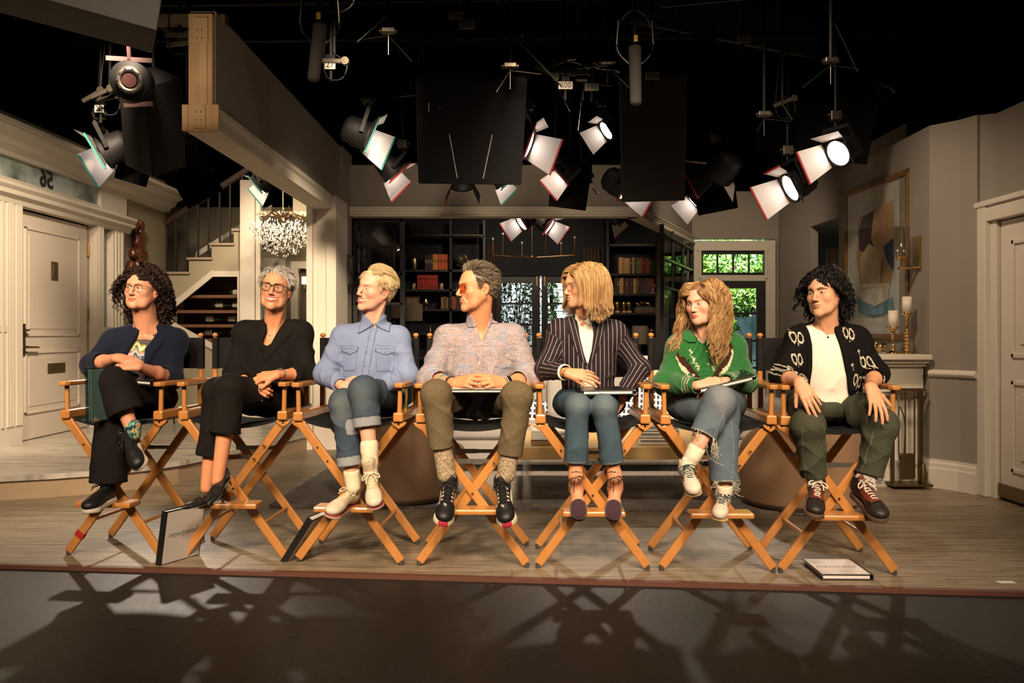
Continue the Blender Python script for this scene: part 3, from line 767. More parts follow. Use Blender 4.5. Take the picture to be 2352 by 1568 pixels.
def person(sp):
    """common skeleton -> body SDF; sp: dict with px joints (px,py,dy)"""
    o=P_(); cy=sp['cy']; o.cy=cy
    J={k:Wp(v[0],v[1],cy+v[2]) for k,v in sp['J'].items()}; o.J=J
    h=sp['head']; o.h=h; o.R=rotm(math.radians(h['yaw']),math.radians(h.get('pitch',0)),math.radians(h.get('roll',0))); o.hc=J['head']; o.sc=h.get('sc',1.)
    HS=head_sdf(h); o.HS=HS
    base=V(float(J['neck'][0]),cy,0)
    S=Sh(); o.S=S
    S.add(HS.xf(o.hc,o.R,.165,o.sc),.01)
    nk=sp.get('nr',.056)
    skull=o.hc+o.R@V(0,-.030,-.055)*o.sc; nt=o.hc+o.R@V(0,.006,-.075)*o.sc
    S.add(cap(J['neck'],skull,nk*1.05,nk*.98),.025); S.add(cap(J['neck']+V(0,-.008,.0),nt,nk*.88,nk*.72),.025)
    # collar bones / sternomastoid
    for a in ('shA','shB'):
        dirn=J[a]-J['neck']; S.add(cap(J['neck']+V(0,.01,-.005),J['neck']+dirn*.72,.036,.04),.04)
        side=np.sign(dirn[0]); S.add(cap(J['neck']+V(side*.010,-.048,-.045),o.hc+o.R@V(-side*.0,0,0)*0+V(side*.045,.0,-.075)*o.sc,.0085,.011),.012)
        S.add(cap(J['neck']+V(side*.018,-.052,-.052),J['neck']+dirn*.8+V(0,-.03,-.02),.008,.010),.012)
    ch=(J['shA']+J['shB'])/2; hp=(J['hipA']+J['hipB'])/2; tw=sp.get('tw',1.)
    S.add(ell(ch+V(0,0,-.12),(.14*tw,.092,.16)),.04)
    S.add(ell(ch*.35+hp*.65,(.12*tw,.09,.14)),.05); S.add(ell(hp+V(0,.01,.02),(.14*tw,.10,.09)),.05)
    for a in 'AB':
        ar=sp.get('ar',1.)
        S.add(cap(J['sh'+a],J['el'+a],.046*ar,.037*ar),.03); S.add(cap(J['el'+a],J['el'+a]*.55+J['wr'+a]*.45,.038*ar,.036*ar),.02); S.add(cap(J['el'+a]*.55+J['wr'+a]*.45,J['wr'+a],.036*ar,.0235*ar,),.02)
        S.add(cap(J['hip'+a],J['kn'+a],.07,.052),.03); S.add(cap(J['kn'+a],J['an'+a],.050,.030),.02)
        ca=J['kn'+a]*.65+J['an'+a]*.35; S.add(ell(ca+V(0,.022,0),(.040,.042,.09)),.03)
    return o
def body_mesh(o,sp,label,extra_paint=None,fine=None):
    J=o.J; allp=np.array(list(J.values())); lo=allp.min(0)-.2; hi=allp.max(0)+.2
    NL=getattr(o,'NL',[]); nc=np.array(sp.get('nail',(.62,.30,.22))); hx=o.hc
    def paint(P,col):
        sk=np.array(o.h['skin'])
        body=sk*np.array(sp.get('bodytint',(.92,.82,.80)))
        col[:]=body
        q=(P-o.hc)@o.R/o.sc; m=(np.linalg.norm(q-V(0,.0,0),axis=1)<.155)
        hp=head_paint(o.h,q[m],None)
        wgt=np.clip((q[m][:,2]+.125)/.03,0,1)[:,None]; col[m]=hp*wgt+col[m]*(1-wgt)
        for (c,dd,up,r) in NL:
            v=P-c; a=v@dd; b=v@up; sd=np.sqrt(np.maximum((v*v).sum(1)-a*a-b*b,0))
            k=(np.abs(a+.002)<.0068)&(sd<r*.62)&(b>-.0035)&(b<.004); col[k]=nc
        return col if extra_paint is None else extra_paint(P,col)
    fb=[(o.hc-.135*o.sc-.0,o.hc+.135*o.sc)]
    fb[0][0][2]-=.0
    if fine: fb+=fine
    for a in 'AB':
        if sp.get('fine'+a,True): fb.append((J['wr'+a]-.09,J['wr'+a]+.09))
    root=sdf_obj('person',o.S,lo,hi,.006,mat_vcol('skin',rough=.5,spec=.35,sss=.06,kind='skin'),None,paint,fine=fb,hf=.0022)
    set_props(root,label,'person','people seated in the row of tall chairs')
    o.root=root; g=o.h.get('gaze',(-.5,-.8,0)); eyes(o.h,o.hc,o.R,o.sc,root,V(*g))
    return root
def torso(o,sp,g,fold=.004,seed=0,shr=.056,chest=(.158,.112,.17),belly=(.15,.118,.15),low=None,neck=0,k=.05):
    """garment torso grown outside the body by g"""
    J=o.J; T=Sh(); ch=(J['shA']+J['shB'])/2; hp=(J['hipA']+J['hipB'])/2; tw=sp.get('tw',1.)
    T.add(cap(J['shA']+V(0,0,-.022),J['shB']+V(0,0,-.022),shr+g-.012),.03)
    T.add(cap(J['neck']+V(0,.015,-.016),J['shA']+V(0,0,.002),.042+g,.05+g),.04); T.add(cap(J['neck']+V(0,.015,-.016),J['shB']+V(0,0,.002),.042+g,.05+g),.04)
    T.add(ell(ch+V(0,0,-.13),np.array([chest[0]*tw,chest[1],chest[2]])+g),k)
    T.add(ell(ch*.35+hp*.65+V(0,0,-.0),np.array([belly[0]*tw,belly[1],belly[2]])+g),k)
    if low: T.add(ell(hp+V(0,.0,.0),np.array([low[0]*tw,low[1],low[2]])+g),k)
    if neck: T.add(cap(J['neck']+V(0,.005,-.05),J['neck']*.45+(o.hc+o.R@V(0,-.03,-.07))*.55,.064+neck,.058+neck),.02)
    rs=np.random.RandomState(seed); c=ch
    def disp(P):
        q=P-c; th=np.arctan2(q[:,0],-q[:,1])
        rg=lambda w_:(1-np.abs(np.sin(w_*.5)))**2*1.6-.55
        n=rg(q[:,2]*34+4*np.sin(th*1.5+seed)+seed)*.6+rg(q[:,2]*15-th*5+seed*2)*.8+.7*rg(np.abs(q[:,0])*42+q[:,2]*40+2*np.sin(th*3)+seed)
        return fold*n*np.clip((-.0-q[:,2])/.2,.25,1)
    T.disp=disp; T.frame(ch+V(0,0,.1),hp+V(0,0,-.15),V(0,-1,0),.14)
    o.T=T; return T
def endcut(L,f,dd,inner,hollow):
    # flat hem with a hollow inside
    L.ops.append(('&',.002,(f,9,lambda P:(P-f)@dd)))
    L.ops.append(('-',.002,cap(f-dd*hollow,f+dd*.05,inner)))
def sub_shape(G,L,k):
    cs=[p[2] for p in L.ops if p[0]=='+']; lo=np.min([c-R for c,R,f in cs],0); hi=np.max([c+R for c,R,f in cs],0)
    G.add(((lo+hi)/2,float(np.linalg.norm(hi-lo))/2,lambda P:L.ev(P)),k)
def sleeve(G,o,a,r0,r1,r2,end=1.,fold=(.005,45),k=.03,seed=0,open_=.012,puff=0):
    J=o.J; s,e,w_=J['sh'+a],J['el'+a],J['wr'+a]; f=e+(w_-e)*end; dd=nrm(f-e); U=Sh(); L=Sh()
    U.add(cap(s,e,r0,r1,wr=(fold[0],fold[1],seed+1.)),.0); U.add(ell(e,(r1*1.03,)*3),.02)
    L.add(cap(e,f,r1,r2,wr=(fold[0]*.9,fold[1]*1.3,seed+2.3)),0); endcut(L,f,dd,r2-.007-fold[0]*.5,.03)
    sub_shape(G,U,k); sub_shape(G,L,.022)
    G.frame(s,e,V(0,-1,.2),(r0+r1)/2,.37 if a=='A' else .61); G.frame(e,f,V(0,-.6,.8),(r1+r2)/2,.37 if a=='A' else .61)
def leg(G,o,a,r0,r1,r2,hem=.9,fold=(.006,38),seed=0,k=.035,knee=1.0,hollow=.03,flat_=None,cuff=0):
    J=o.J; s,e,w_=J['hip'+a],J['kn'+a],J['an'+a]; f=e+(w_-e)*hem; dd=nrm(f-e); U=Sh(); L=Sh()
    U.add(cap(s,e,r0,r1,wr=(fold[0],fold[1]*.7,seed+.7)),0); U.add(ell(e,(r1*knee*.92,)*3),.03)
    L.add(cap(e,f,r1*.97,r2,wr=(fold[0],fold[1],seed+2.1),flat=flat_),0)
    if cuff: L.add(cap(f-dd*cuff,f+dd*.03,r2+.0035,r2+.0045),.001)
    endcut(L,f,dd,r2-.009-fold[0]*.8,hollow)
    sub_shape(G,U,k); sub_shape(G,L,.018)
    G.frame(s,e,V(0,-.5,1),r0,.0 if a=='A' else .9); G.frame(e,f,V(0,-1,0),r1,.0 if a=='A' else .9)
    return f
def garment(name,G,o,h,mat,paint=None,base=(.5,.5,.5),pad=.22,fine=None,hf=None):
    allp=np.array(list(o.J.values())); lo=allp.min(0)-pad; hi=allp.max(0)+pad
    return sdf_obj(name,G,lo,hi,h,mat,o.root,paint,base=base,fine=fine,hf=hf)
def hair_obj(o,paths,rad,colr,cap_S=None,cap_col=None,mat=None,h=.004):
    """paths in head-local coords"""
    N,M,_=paths.shape; Wd=(paths.reshape(-1,3)*o.sc)@o.R.T+o.hc
    Vv,F,C=tubes(Wd.reshape(N,M,3),rad,colr,3)
    if cap_S is not None:
        V2,F2=mesh_sdf(cap_S,(-.16,-.19,-.22),(.16,.16,.17),h)
        V2=(V2*o.sc)@o.R.T+o.hc; C2=np.tile(np.array(cap_col),(len(V2),1))
        F=np.concatenate([F,F2+len(Vv)]); Vv=np.concatenate([Vv,V2]); C=np.concatenate([C,C2])
    m=mat or mat_vcol('hair',rough=.42,spec=.45)
    return npmesh('hair',Vv,F,m,o.root,col=C)
def col_var(n,cols,seed,var=.15):
    rs=np.random.RandomState(seed); c=np.array(cols)[rs.randint(0,len(cols),n)]; return np.clip(c*(1+rs.uniform(-var,var,(n,1))),0,1)
def glasses(o,w,h_,shape,rim,mat,lensmat,bridge=.002,zc=-.002,yf=.099,temple=True,tmat=None,drop=.0):
    rt=empty('glasses',(0,0,0)); rt.parent=o.root
    tr=lambda q:o.hc+o.R@(np.asarray(q)*o.sc)
    for s in (-1,1):
        pts=[]
        for i in range(20):
            a=i/20*2*PI; ca,sa=math.cos(a),math.sin(a); e=shape
            x=abs(ca)**(2/e)*np.sign(ca)*w/2; z=abs(sa)**(2/e)*np.sign(sa)*h_/2
            x*=1+.08*np.sign(z)*abs(z/(h_/2))
            pts.append(V(s*(.0325+x),yf-.0035*((.0325+x)/.04)**2*1.6,zc+z))
        wire('rim',[tr(p) for p in pts],rim*o.sc,mat,rt,closed=True,sub=1)
        n=len(pts); c=np.mean(pts,0); npmesh('lens',[tr(p) for p in pts]+[tr(c)],[(i,(i+1)%n,n,n) for i in range(n)] if False else np.array([(i,(i+1)%n,n) for i in range(n)]),lensmat,rt)
        if temple:
            t0=V(s*(.0325+w/2),yf-.009,zc+h_*.22); wire('temple',[tr(t0),tr(V(s*.071,yf-.02,zc+h_*.24)),tr(V(s*.078,.03,zc+.004)),tr(V(s*.080,-.008,zc+.006)),tr(V(s*.078,-.026,zc-.012))],rim*.95,tmat or mat,rt,sub=3)
    wire('bridge',[tr(V(-.0325+w/2-.0005,yf,zc+h_*.12)),tr(V(0,yf+.003,zc+h_*.22)),tr(V(.0325-w/2+.0005,yf,zc+h_*.12))],rim,mat,rt,sub=4)
    return rt

def seams(P,col,polys,Y,ymax,w_=.0016,k=.5):
    for l in polys:
        f=polyd(pxz(l,Y)); m=(np.abs(f(P[:,0],P[:,2]))<w_)&(P[:,1]<ymax); col[m]*=k
    return col
# ---------------------------------------------------------------- the set
def crown(mb,a,b,z,d=.10,h=.16): mb.prof([(0,z-h),(.015,z-h),(.02,z-h*.8),(.035,z-h*.72),(.04,z-h*.5),(d*.8,z-h*.18),(d*.85,z-h*.1),(d,z-h*.08),(d,z),(0,z)],a,b)
def base(mb,a,b,h=.2): mb.prof([(0,0),(.022,0),(.022,h*.68),(.016,h*.72),(.016,h*.86),(.008,h*.92),(.008,h),(0,h)],a,b)
ED=lambda x:4.29-(x+2.66)*.0915
f=MB(); f.slab([(-9,ED(-9)),(9,ED(9)),(9,16),(-9,16)],-.02,0); f.build('floor',wood_floor(),kind='structure')
f=MB(); f.slab([(-9,-4),(9,-4),(9,16),(-9,16)],-.06,-.0205); f.build('floor',black_floor(),kind='structure')
f=MB(); f.slab([(-9,ED(-9)-.035),(9,ED(9)-.035),(9,ED(9)),(-9,ED(-9))],-.02,.0012); f.build('trim_1',flat('brown_edge',(.10,.035,.02),.6),kind='structure')
# raised entry floor with a curved front
EP=[(-6.5,5.2),(-4.6,5.55),(-3.65,5.89),(-3.35,6.0),(-3.05,6.16),(-2.82,6.36),(-2.66,6.6),(-2.52,6.95),(-2.40,7.35),(-2.22,8.0),(-2.09,8.47),(-2.09,14),(-6.5,14)]
f=MB(); f.slab([(x+.03*(1 if i<11 else 0)*0,y) for i,(x,y) in enumerate(EP)],0,.135); f.build('floor',wood('riser_wood',(.34,.24,.15),(.42,.31,.20),(2,2,30),.5),kind='structure')
cen=(-5,11); f=MB(); f.slab([(x+(x-cen[0])*.008,y-.02) for x,y in EP],.135,.173); f.build('floor',marble(),kind='structure')
# left wall with the front door
LX=-4.6
def wall(name,pts,z0,z1,mat,th=.1,side=1):
    m=MB()
    for a,b in zip(pts[:-1],pts[1:]):
        a=np.array(a,float); b=np.array(b,float); d=nrm(b-a); n=np.array([-d[1],d[0]])*side*th
        m.slab([tuple(a),tuple(b),tuple(b+n),tuple(a+n)],z0,z1)
    return m.build(name,mat,kind='structure')
m=MB(); m.box((LX-.1,4.4,0),(LX,7.62,3.2)).box((LX-.1,8.97,0),(LX,11.0,3.2)).box((LX-.1,7.62,2.80),(LX,8.97,3.2)); m.build('wall_left',OLIVE,kind='structure')
m=MB()
# surround: pilasters, entablature, cornice
def vbox(mb,y0,y1,z0,z1,x0,x1): mb.box((x0,y0,z0),(x1,y1,z1))
for y0,y1 in ((7.36,7.50),(7.50,7.62),(9.00,9.14),(9.36,9.62),(6.6,6.95),(7.15,7.36)): 
    vbox(m,y0,y1,.173,2.42,LX,LX+.09)
    for q in range(3): vbox(m,y0+(y1-y0)*(.15+q*.28),y0+(y1-y0)*(.28+q*.28),.35,2.36,LX,LX+.105)
for y0,y1 in ((5.4,7.36),(9.14,9.36)): vbox(m,y0,y1,.173,1.24,LX,LX+.06); vbox(m,y0-.01,y1+.01,1.20,1.26,LX,LX+.10); vbox(m,y0+.04,y1-.04,.42,1.12,LX,LX+.075)
m.prof([(0,2.36),(.10,2.36),(.11,2.40),(.16,2.43),(.16,2.47),(.19,2.50),(.19,2.53),(.05,2.56),(.05,2.60),(0,2.60)],(LX,5,0),(LX,9.75,0))
vbox(m,9.14,9.75,2.56,2.82,LX,LX+.06)
m.prof([(0,2.79),(.07,2.79),(.08,2.83),(.15,2.87),(.17,2.92),(.26,2.96),(.27,3.0),(.30,3.0),(.30,3.04),(0,3.04)],(LX,4.4,0),(LX,10.95,0))
m.build('trim_2',TRIM,kind='structure')
tg=MB(); tg.box((LX+.01,5.0,2.59),(LX+.02,9.14,2.80)); 
t=NT('transom_glass'); n=t.noise(2.2,t.coord(),3); t.l(t.ramp(n.outputs[0],[(.35,(.10,.14,.13)),(.6,(.52,.62,.60))]),t.b.inputs['Base Color']); t.set(rough=.12); tg=tg.build('window_1',t.m,kind='structure')
text('house_number','56',flat('number_black',(.02,.018,.012),.5),tg,(LX+.027,8.13,2.695),np.array([[0,0,1],[1,0,0],[0,1,0]]).astype(float),.235,.003,bold=True,mirror=True)
sg=MB(); sg.box((LX+.01,9.15,1.26),(LX+.02,9.35,2.36)); sg.box((LX+.01,6.96,1.26),(LX+.02,7.14,2.36)); sg.box((LX+.01,5.2,1.26),(LX+.02,6.58,2.36)); sg.build('window_2',flat('side_glass',(.20,.23,.18),.15),kind='structure')
# door leaf (panelled), brass hardware
m=MB(); m.box((LX-.06,7.64,.18),(LX+.0,8.95,2.345))
for (y0,y1,z0,z1) in ((7.80,8.79,.42,1.02),(7.80,8.79,1.16,2.20)):
    for a in ((y0,y1,z0,z0+.025),(y0,y1,z1-.025,z1),(y0,y0+.025,z0,z1),(y1-.025,y1,z0,z1)): vbox(m,a[0],a[1],a[2],a[3],LX-.01,LX+.014)
    vbox(m,y0+.07,y1-.07,z0+.07,z1-.07,LX-.01,LX+.006)
dr=m.build('door_1',wall_paint('door_white',(.62,.55,.47),.02),bevel=.004,kind='structure')
h=MB(); h.box((LX,7.70,.98),(LX+.016,7.80,1.28)); h.build('handle_plate',OLDB,dr,.004)
h=MB(); h.cyl((LX+.016,7.75,1.06),(LX+.07,7.75,1.06),.012).cyl((LX+.065,7.75,1.06),(LX+.065,7.93,1.055),.010,.008); h.build('door_handle',OLDB,dr)
h=MB(); h.cyl((LX+.016,7.75,1.22),(LX+.04,7.75,1.22),.02).box((LX+.035,7.742,1.212),(LX+.06,7.79,1.226)); h.build('thumb_turn',OLDB,dr)
h=MB(); h.box((LX+.0,8.18,.79),(LX+.014,8.50,.89)); h.box((LX+.012,8.20,.805),(LX+.020,8.48,.875)); h.build('letter_plate',OLDB,dr,.004)
h=MB(); h.box((LX+.0,8.24,1.72),(LX+.016,8.36,1.905)); h.box((LX+.014,8.26,1.75),(LX+.024,8.345,1.87)); h.cyl((LX+.02,8.30,1.80),(LX+.032,8.30,1.80),.012); h.build('door_viewer',OLDB,dr,.003)
for z in (2.02,1.33,.42):
    h=MB(); h.box((LX+.0,8.945,z),(LX+.014,8.985,z+.14)); h.cyl((LX+.016,8.955,z),(LX+.016,8.955,z+.14),.009); h.build('hinge',BRASS,dr)
# stair wall and stairs behind
SY=10.95
def sx(px): return (px-CX)/FPX*SY
def sz(py): return CAMH-(py-HZ)/FPX*SY
steps=[(330,435,661),(378,435,628),(430,487,595),(482,538,562),(534,592,529),(588,640,496)]
poly=[(sx(378),.17),(sx(378),sz(630))]
pts=[]; y=628; x=378
prof=[(sx(300),.173),(sx(300),sz(661)),(sx(382),sz(661)),(sx(382),sz(630)),(sx(434),sz(630)),(sx(434),sz(597)),(sx(486),sz(597)),(sx(486),sz(564)),(sx(537),sz(564)),(sx(537),sz(531)),(sx(592),sz(531)),(sx(592),sz(480)),(sx(592),sz(626)),(sx(488),sz(626)),(sx(400),sz(700)),(sx(400),sz(745)),(sx(505),sz(808)),(sx(550),sz(808)),(sx(550),sz(626)),(sx(592),sz(626)),(sx(592),.173)]
m=MB()
m.xz([(sx(300),sz(661)),(sx(382),sz(661)),(sx(382),sz(630)),(sx(434),sz(630)),(sx(434),sz(597)),(sx(486),sz(597)),(sx(486),sz(564)),(sx(537),sz(564)),(sx(537),sz(531)),(sx(592),sz(531)),(sx(592),sz(626)),(sx(488),sz(626)),(sx(400),sz(700)),(sx(300),sz(745))],SY,SY+.1)
m.xz([(sx(300),sz(745)),(sx(400),sz(700)),(sx(400),sz(745)),(sx(505),sz(808)),(sx(592),sz(808)),(sx(592),.173),(sx(300),.173)],SY,SY+.1)
m.xz([(sx(550),sz(626)),(sx(592),sz(626)),(sx(592),sz(808)),(sx(550),sz(808))],SY,SY+.1)
m.build('wall_back',OLIVE,kind='structure')
st=MB()
for x0,x1,y in ((300,386,661),(378,437,629),(430,489,596),(482,540,563),(533,595,530)): st.box((sx(x0),SY-.04,sz(y)-.005),(sx(x1),SY+1.1,sz(y)+.028))
st=st.build('staircase',wood('tread_wood',(.34,.24,.17),(.45,.34,.25)),bevel=.006,label='staircase climbing to the right behind the entry, with pale wooden treads',cat='staircase')
r=MB(); r.xz([(sx(300),sz(661)),(sx(386),sz(630)),(sx(592),sz(500)),(sx(592),sz(540)),(sx(300),sz(690))],SY+.9,SY+1.05); r.xz([(sx(378),sz(560)),(sx(570),sz(440)),(sx(570),sz(452)),(sx(378),sz(575))],SY+1.08,SY+1.1); r.build('stringer',TRIM,st)
for i,(px_,y) in enumerate(((381,628),(402,628),(427,628),(453,595),(477,595),(503,562),(527,562),(555,529),(580,529))):
    b=MB(); top=sz(512-(px_-378)*.655)
    b.box((sx(px_)-.011,SY+.02,sz(y)+.02),(sx(px_)+.011,SY+.042,top)); b.build('baluster',STEEL,st)
r=MB(); r.beam((sx(360),SY+.03,sz(524)),(sx(600),SY+.03,sz(366)),.06,.075); r.build('handrail',wood('dark_rail',(.035,.018,.01),(.06,.03,.02)),st,.01)
# white trim around the wine nook
def strip(mb,p,q,y,w=.075,d=.03): 
    d+=.0015*len(mb.v)/8
    a=np.array([sx(p[0]),y,sz(p[1])]); b=np.array([sx(q[0]),y,sz(q[1])]); mb.beam(a,b,w,d,up=(0,1,0),ext=w*.35)
m=MB()
for p,q in (((398,702),(488,629)),((488,629),(553,629)),((553,629),(553,806)),((402,748),(508,806)),((508,806),(553,806))): strip(m,p,q,SY-.01)
m.build('trim_3',TRIM,kind='structure')
wk=MB(); wk.box((sx(385),SY+.55,sz(820)),(sx(565),SY+.58,sz(600)))
wk=wk.build('wine_rack',wood('dark_cherry',(.045,.018,.010),(.085,.035,.02)),label='dark wooden wine rack built under the stairs',cat='wine rack')
for y in (680,715,748,781):
    b=MB(); b.box((sx(390),SY+.08,sz(y)-.02),(sx(552),SY+.55,sz(y)+.02)); b.build('shelf',wood('cherry_shelf',(.13,.06,.035),(.19,.09,.05)),wk)
WB=[(500,709,1),(540,709,0),(478,742,1),(530,742,1),(475,774,1),(536,774,0),(541,680,1)]
wb=None
for i,(px_,py,k) in enumerate(WB):
    x=sx(px_); z=sz(py)+.062; e=empty('wine_bottle',(x,SY+.28,z),0,'','bottle','wine bottles lying in the rack under the stairs')
    e['label']=['wine bottle with pale label in the upper row, left of two','gold-foil wine bottle at the right end of the upper row','wine bottle at the left of the middle row','wine bottle at the right of the middle row','wine bottle at the left of the lowest row','wine bottle at the right of the lowest row','wine bottle lying highest in the rack under the stairs'][i]
    b=MB(); ax=np.array([[0,0,1],[0,1,0],[-1,0,0]]).astype(float); pr=[(.001,-.16),(.036,-.16),(.038,-.15),(.038,.02),(.03,.05),(.014,.08),(.013,.14),(.015,.145),(.001,.15)]
    b.lathe((0,0,0),pr,16,ax); b.build('bottle',flat('bottle_glass',(.02,.025,.015) if k else (.2,.17,.08),.15),e)
    b=MB(); b.lathe((0,0,0),[(.0385,-.12),(.0385,-.02)],16,ax); b.build('label',flat('paper_label',(.6,.58,.5),.8),e)
# column right of the stairs and the passage with the crystal chandelier
m=MB(); m.box((sx(557),SY-.1,.173),(sx(590),SY+.1,3.2)); m.box((sx(590),SY-.04,.173),(sx(600),SY+.06,3.2)); m.box((sx(553),SY-.12,.173),(sx(594),SY-.05,.45)); m.build('trim_4',TRIM,kind='structure')
m=MB(); m.box((-6,13.2,0),(-2.75,13.3,3.2)); m.box((-2.9,SY,2.78),(-1.8,SY+.1,3.2)); m.build('wall_back',OLIVE,kind='structure')
m=MB(); m.box((-3.4,SY-.02,2.74),(-1.9,SY+.12,2.80)); m.build('trim_5',TRIM,kind='structure')
def frontal(name,px0,px1,py0,py1,Y,mat,depth=.05,**k):
    a=Wp(px0,py1,Y); b=Wp(px1,py0,Y); m=MB(); m.box((a[0],Y,a[2]),(b[0],Y+depth,b[2])); return m.build(name,mat,**k)
d=frontal('door_2',604,655,592,900,13.1,TRIM,.06,kind='structure'); q=MB()
a=Wp(612,640,13.05); b=Wp(648,605,13.05); q.box((a[0],13.07,1.3),(b[0],13.10,b[2])); q.build('door_panel',wall_paint('door_white',(.62,.55,.47)),d,.01)
m=MB()
for x0,x1,y0,y1 in ((668,684,600,900),(668,735,600,616),(700,735,616,617)): a=Wp(x0,y1,12.9); b=Wp(x1,y0,12.9); m.box((a[0],12.9-.002*len(m.v)/8,a[2]),(b[0],12.97,b[2]))
m.build('trim_6',TRIM,kind='structure')
frontal('wall_far',690,735,616,900,13.12,flat('brown_paper',(.10,.065,.045),.8),.03,kind='structure')
e=empty('wall_sconce',tuple(Wp(700,650,13.0)),0,'small lit wall sconce with a square cream shade in the far passage','wall light')
b=MB(); b.box((-.035,-.06,-.02),(.035,.0,.10)); b.build('shade',emit('sconce_glow',(1,.72,.38),2.2),e,.005); b=MB(); b.box((-.01,-.03,-.09),(.01,.10,-.02)); b.build('bracket',OLDB,e)
# white post, beam and wall that divides entry and living room
m=MB(); m.box((-2.08,8.50,0),(-1.90,8.98,2.47)); m.box((-1.90,8.46,0),(-1.80,9.05,2.60)); m.box((-2.10,8.45,0),(-2.04,9.05,2.60)); m.build('trim_7',TRIM,kind='structure')
m=MB(); m.box((-2.03,5.22,2.52),(-1.87,9.4,3.22)); m.box((-1.95,9.0,0),(-1.84,9.5,3.22)); m.build('wall_divider',GREY,kind='structure')
m=MB(); m.box((-2.04,5.2,2.462),(-1.86,8.6,2.52))
pr=[(0,2.465),(.028,2.465),(.028,2.50),(.02,2.51),(.02,2.55),(.034,2.57),(.034,2.60),(.022,2.615),(.010,2.62),(0,2.62)]
m.prof(pr,(-1.87,5.2,0),(-1.87,9.0,0)); m.prof(pr,(-2.03,9.0,0),(-2.03,5.2,0)); m.build('trim_8',TRIM,kind='structure')
m=MB(); m.box((-2.025,5.175,2.455),(-1.875,5.215,3.19)); m=m.build('wall_end_post',wood('raw_pine',(.50,.30,.14),(.68,.45,.24),(30,30,2.5),.7),bevel=.003,label='raw pine post closing the open end of the dividing wall',cat='post')
q=MB(); q.box((-1.99,5.16,2.47),(-1.915,5.178,2.62)); q.box((-1.99,5.16,3.0),(-1.90,5.178,3.16)); q.box((-1.955,5.165,2.62),(-1.905,5.178,3.0)); q.build('pine_block',wood('raw_pine2',(.58,.36,.18),(.72,.50,.28),(30,30,2.5),.7),m,.002)
for s in (-1,1):
    q=MB(); x=-1.95+s*.095; q.box((x-.02,5.17,2.455),(x+.02,5.2,2.62)); q.build('trim_end_block',wood('raw_pine',(0,0,0),(0,0,0)),m,.004)
for x,z in ((-1.97,2.52),(-1.94,2.52),(-1.97,2.57),(-1.94,2.57),(-1.965,3.03),(-1.935,3.03),(-1.965,3.08),(-1.935,3.08)): q=MB(); q.cyl((x,5.158,z),(x,5.162,z),.004,n=8); q.build('screw',flat('screw',(.05,.04,.03),.5,1),m)
q=MB(); q.box((-2.29,5.30,3.17),(-1.84,5.36,3.235)); q.build('trim_9',wood('dim_pine',(.10,.07,.04),(.15,.11,.07)),kind='structure')
# back opening to the library
m=MB(); 
for a,b in (((-1.9,9.4),(1.42,9.4)),((1.42,9.4),(2.67,12.26))):
    a=np.array(a);b=np.array(b);dd=nrm(b-a);n=np.array([-dd[1],dd[0]])*.12; m.slab([tuple(a),tuple(b),tuple(b+n),tuple(a+n)],2.60,3.1)
m.box((2.6,12.26,0),(2.68,12.36,3.3)).box((2.68,12.3,2.59),(3.98,12.4,3.3)).box((3.90,12.305,0),(3.985,12.395,2.59)); m.build('wall_back',GREY,kind='structure')
pr=[(0,2.51),(.05,2.51),(.05,2.53),(.03,2.54),(.03,2.57),(.04,2.58),(.04,2.60),(.05,2.605),(.05,2.62),(0,2.62),(-.13,2.62),(-.13,2.51)]
m=MB(); m.prof([(-u,w) for u,w in pr],(1.42,9.4,0),(-1.84,9.4,0)) if False else m.prof(pr,(-1.84,9.4,0),(1.42,9.4,0)); m.prof(pr,(1.42,9.4,0),(2.67,12.26,0)); m.build('trim_10',TRIM,kind='structure')
# garden door wall
def fr(mb,px0,px1,py0,py1,Y,d=.05): d+=.0012*len(mb.v)/8; a=Wp(px0,py1,Y); b=Wp(px1,py0,Y); mb.box((a[0],Y-d/2,a[2]),(b[0],Y+d/2,b[2]))
GY=12.28; m=MB()
for r in ((1586,1606,553,1010),(1757,1779,553,1010),(1586,1779,553,577),(1606,1757,632,645)): fr(m,*r,GY,.09)
for r in ((1603,1609,570,640),(1754,1760,570,640),(1600,1762,570,576)): fr(m,*r,GY,.12)
m.build('trim_11',TRIM,kind='structure')
m=MB()
for r in ((1609,1757,577,584),(1609,1757,626,633),(1609,1614,577,633),(1752,1757,577,633),(1646,1649,580,630),(1682,1685,580,630),(1718,1721,580,630)): fr(m,*r,GY,.05)
m.build('window_3',STEEL,kind='structure')
m=MB()
for r in ((1609,1650,646,1010),(1737,1757,646,1010),(1609,1757,646,662),(1650,1737,717,722),(1650,1737,780,785),(1650,1737,842,847),(1650,1737,905,1010)): fr(m,*r,GY,.05)
dg=m.build('door_3',flat('door_black',(.028,.024,.022),.4),kind='structure')
m=MB(); fr(m,1650,1737,662,905,GY+.005,.006); m.build('pane',clear_glass(),dg)
for y,r in ((827,.035),(797,.026)):
    q=MB(); p=Wp(1744,y,GY); q.cyl((p[0],GY-.09,p[2]),(p[0],GY-.03,p[2]),r); q.ball((p[0],GY-.10,p[2]),r*.9); 
    if y==827: q.cyl((p[0],GY-.09,p[2]),(p[0]-.12,GY-.09,p[2]),.012)
    q.build('door_knob',BRASS,dg)
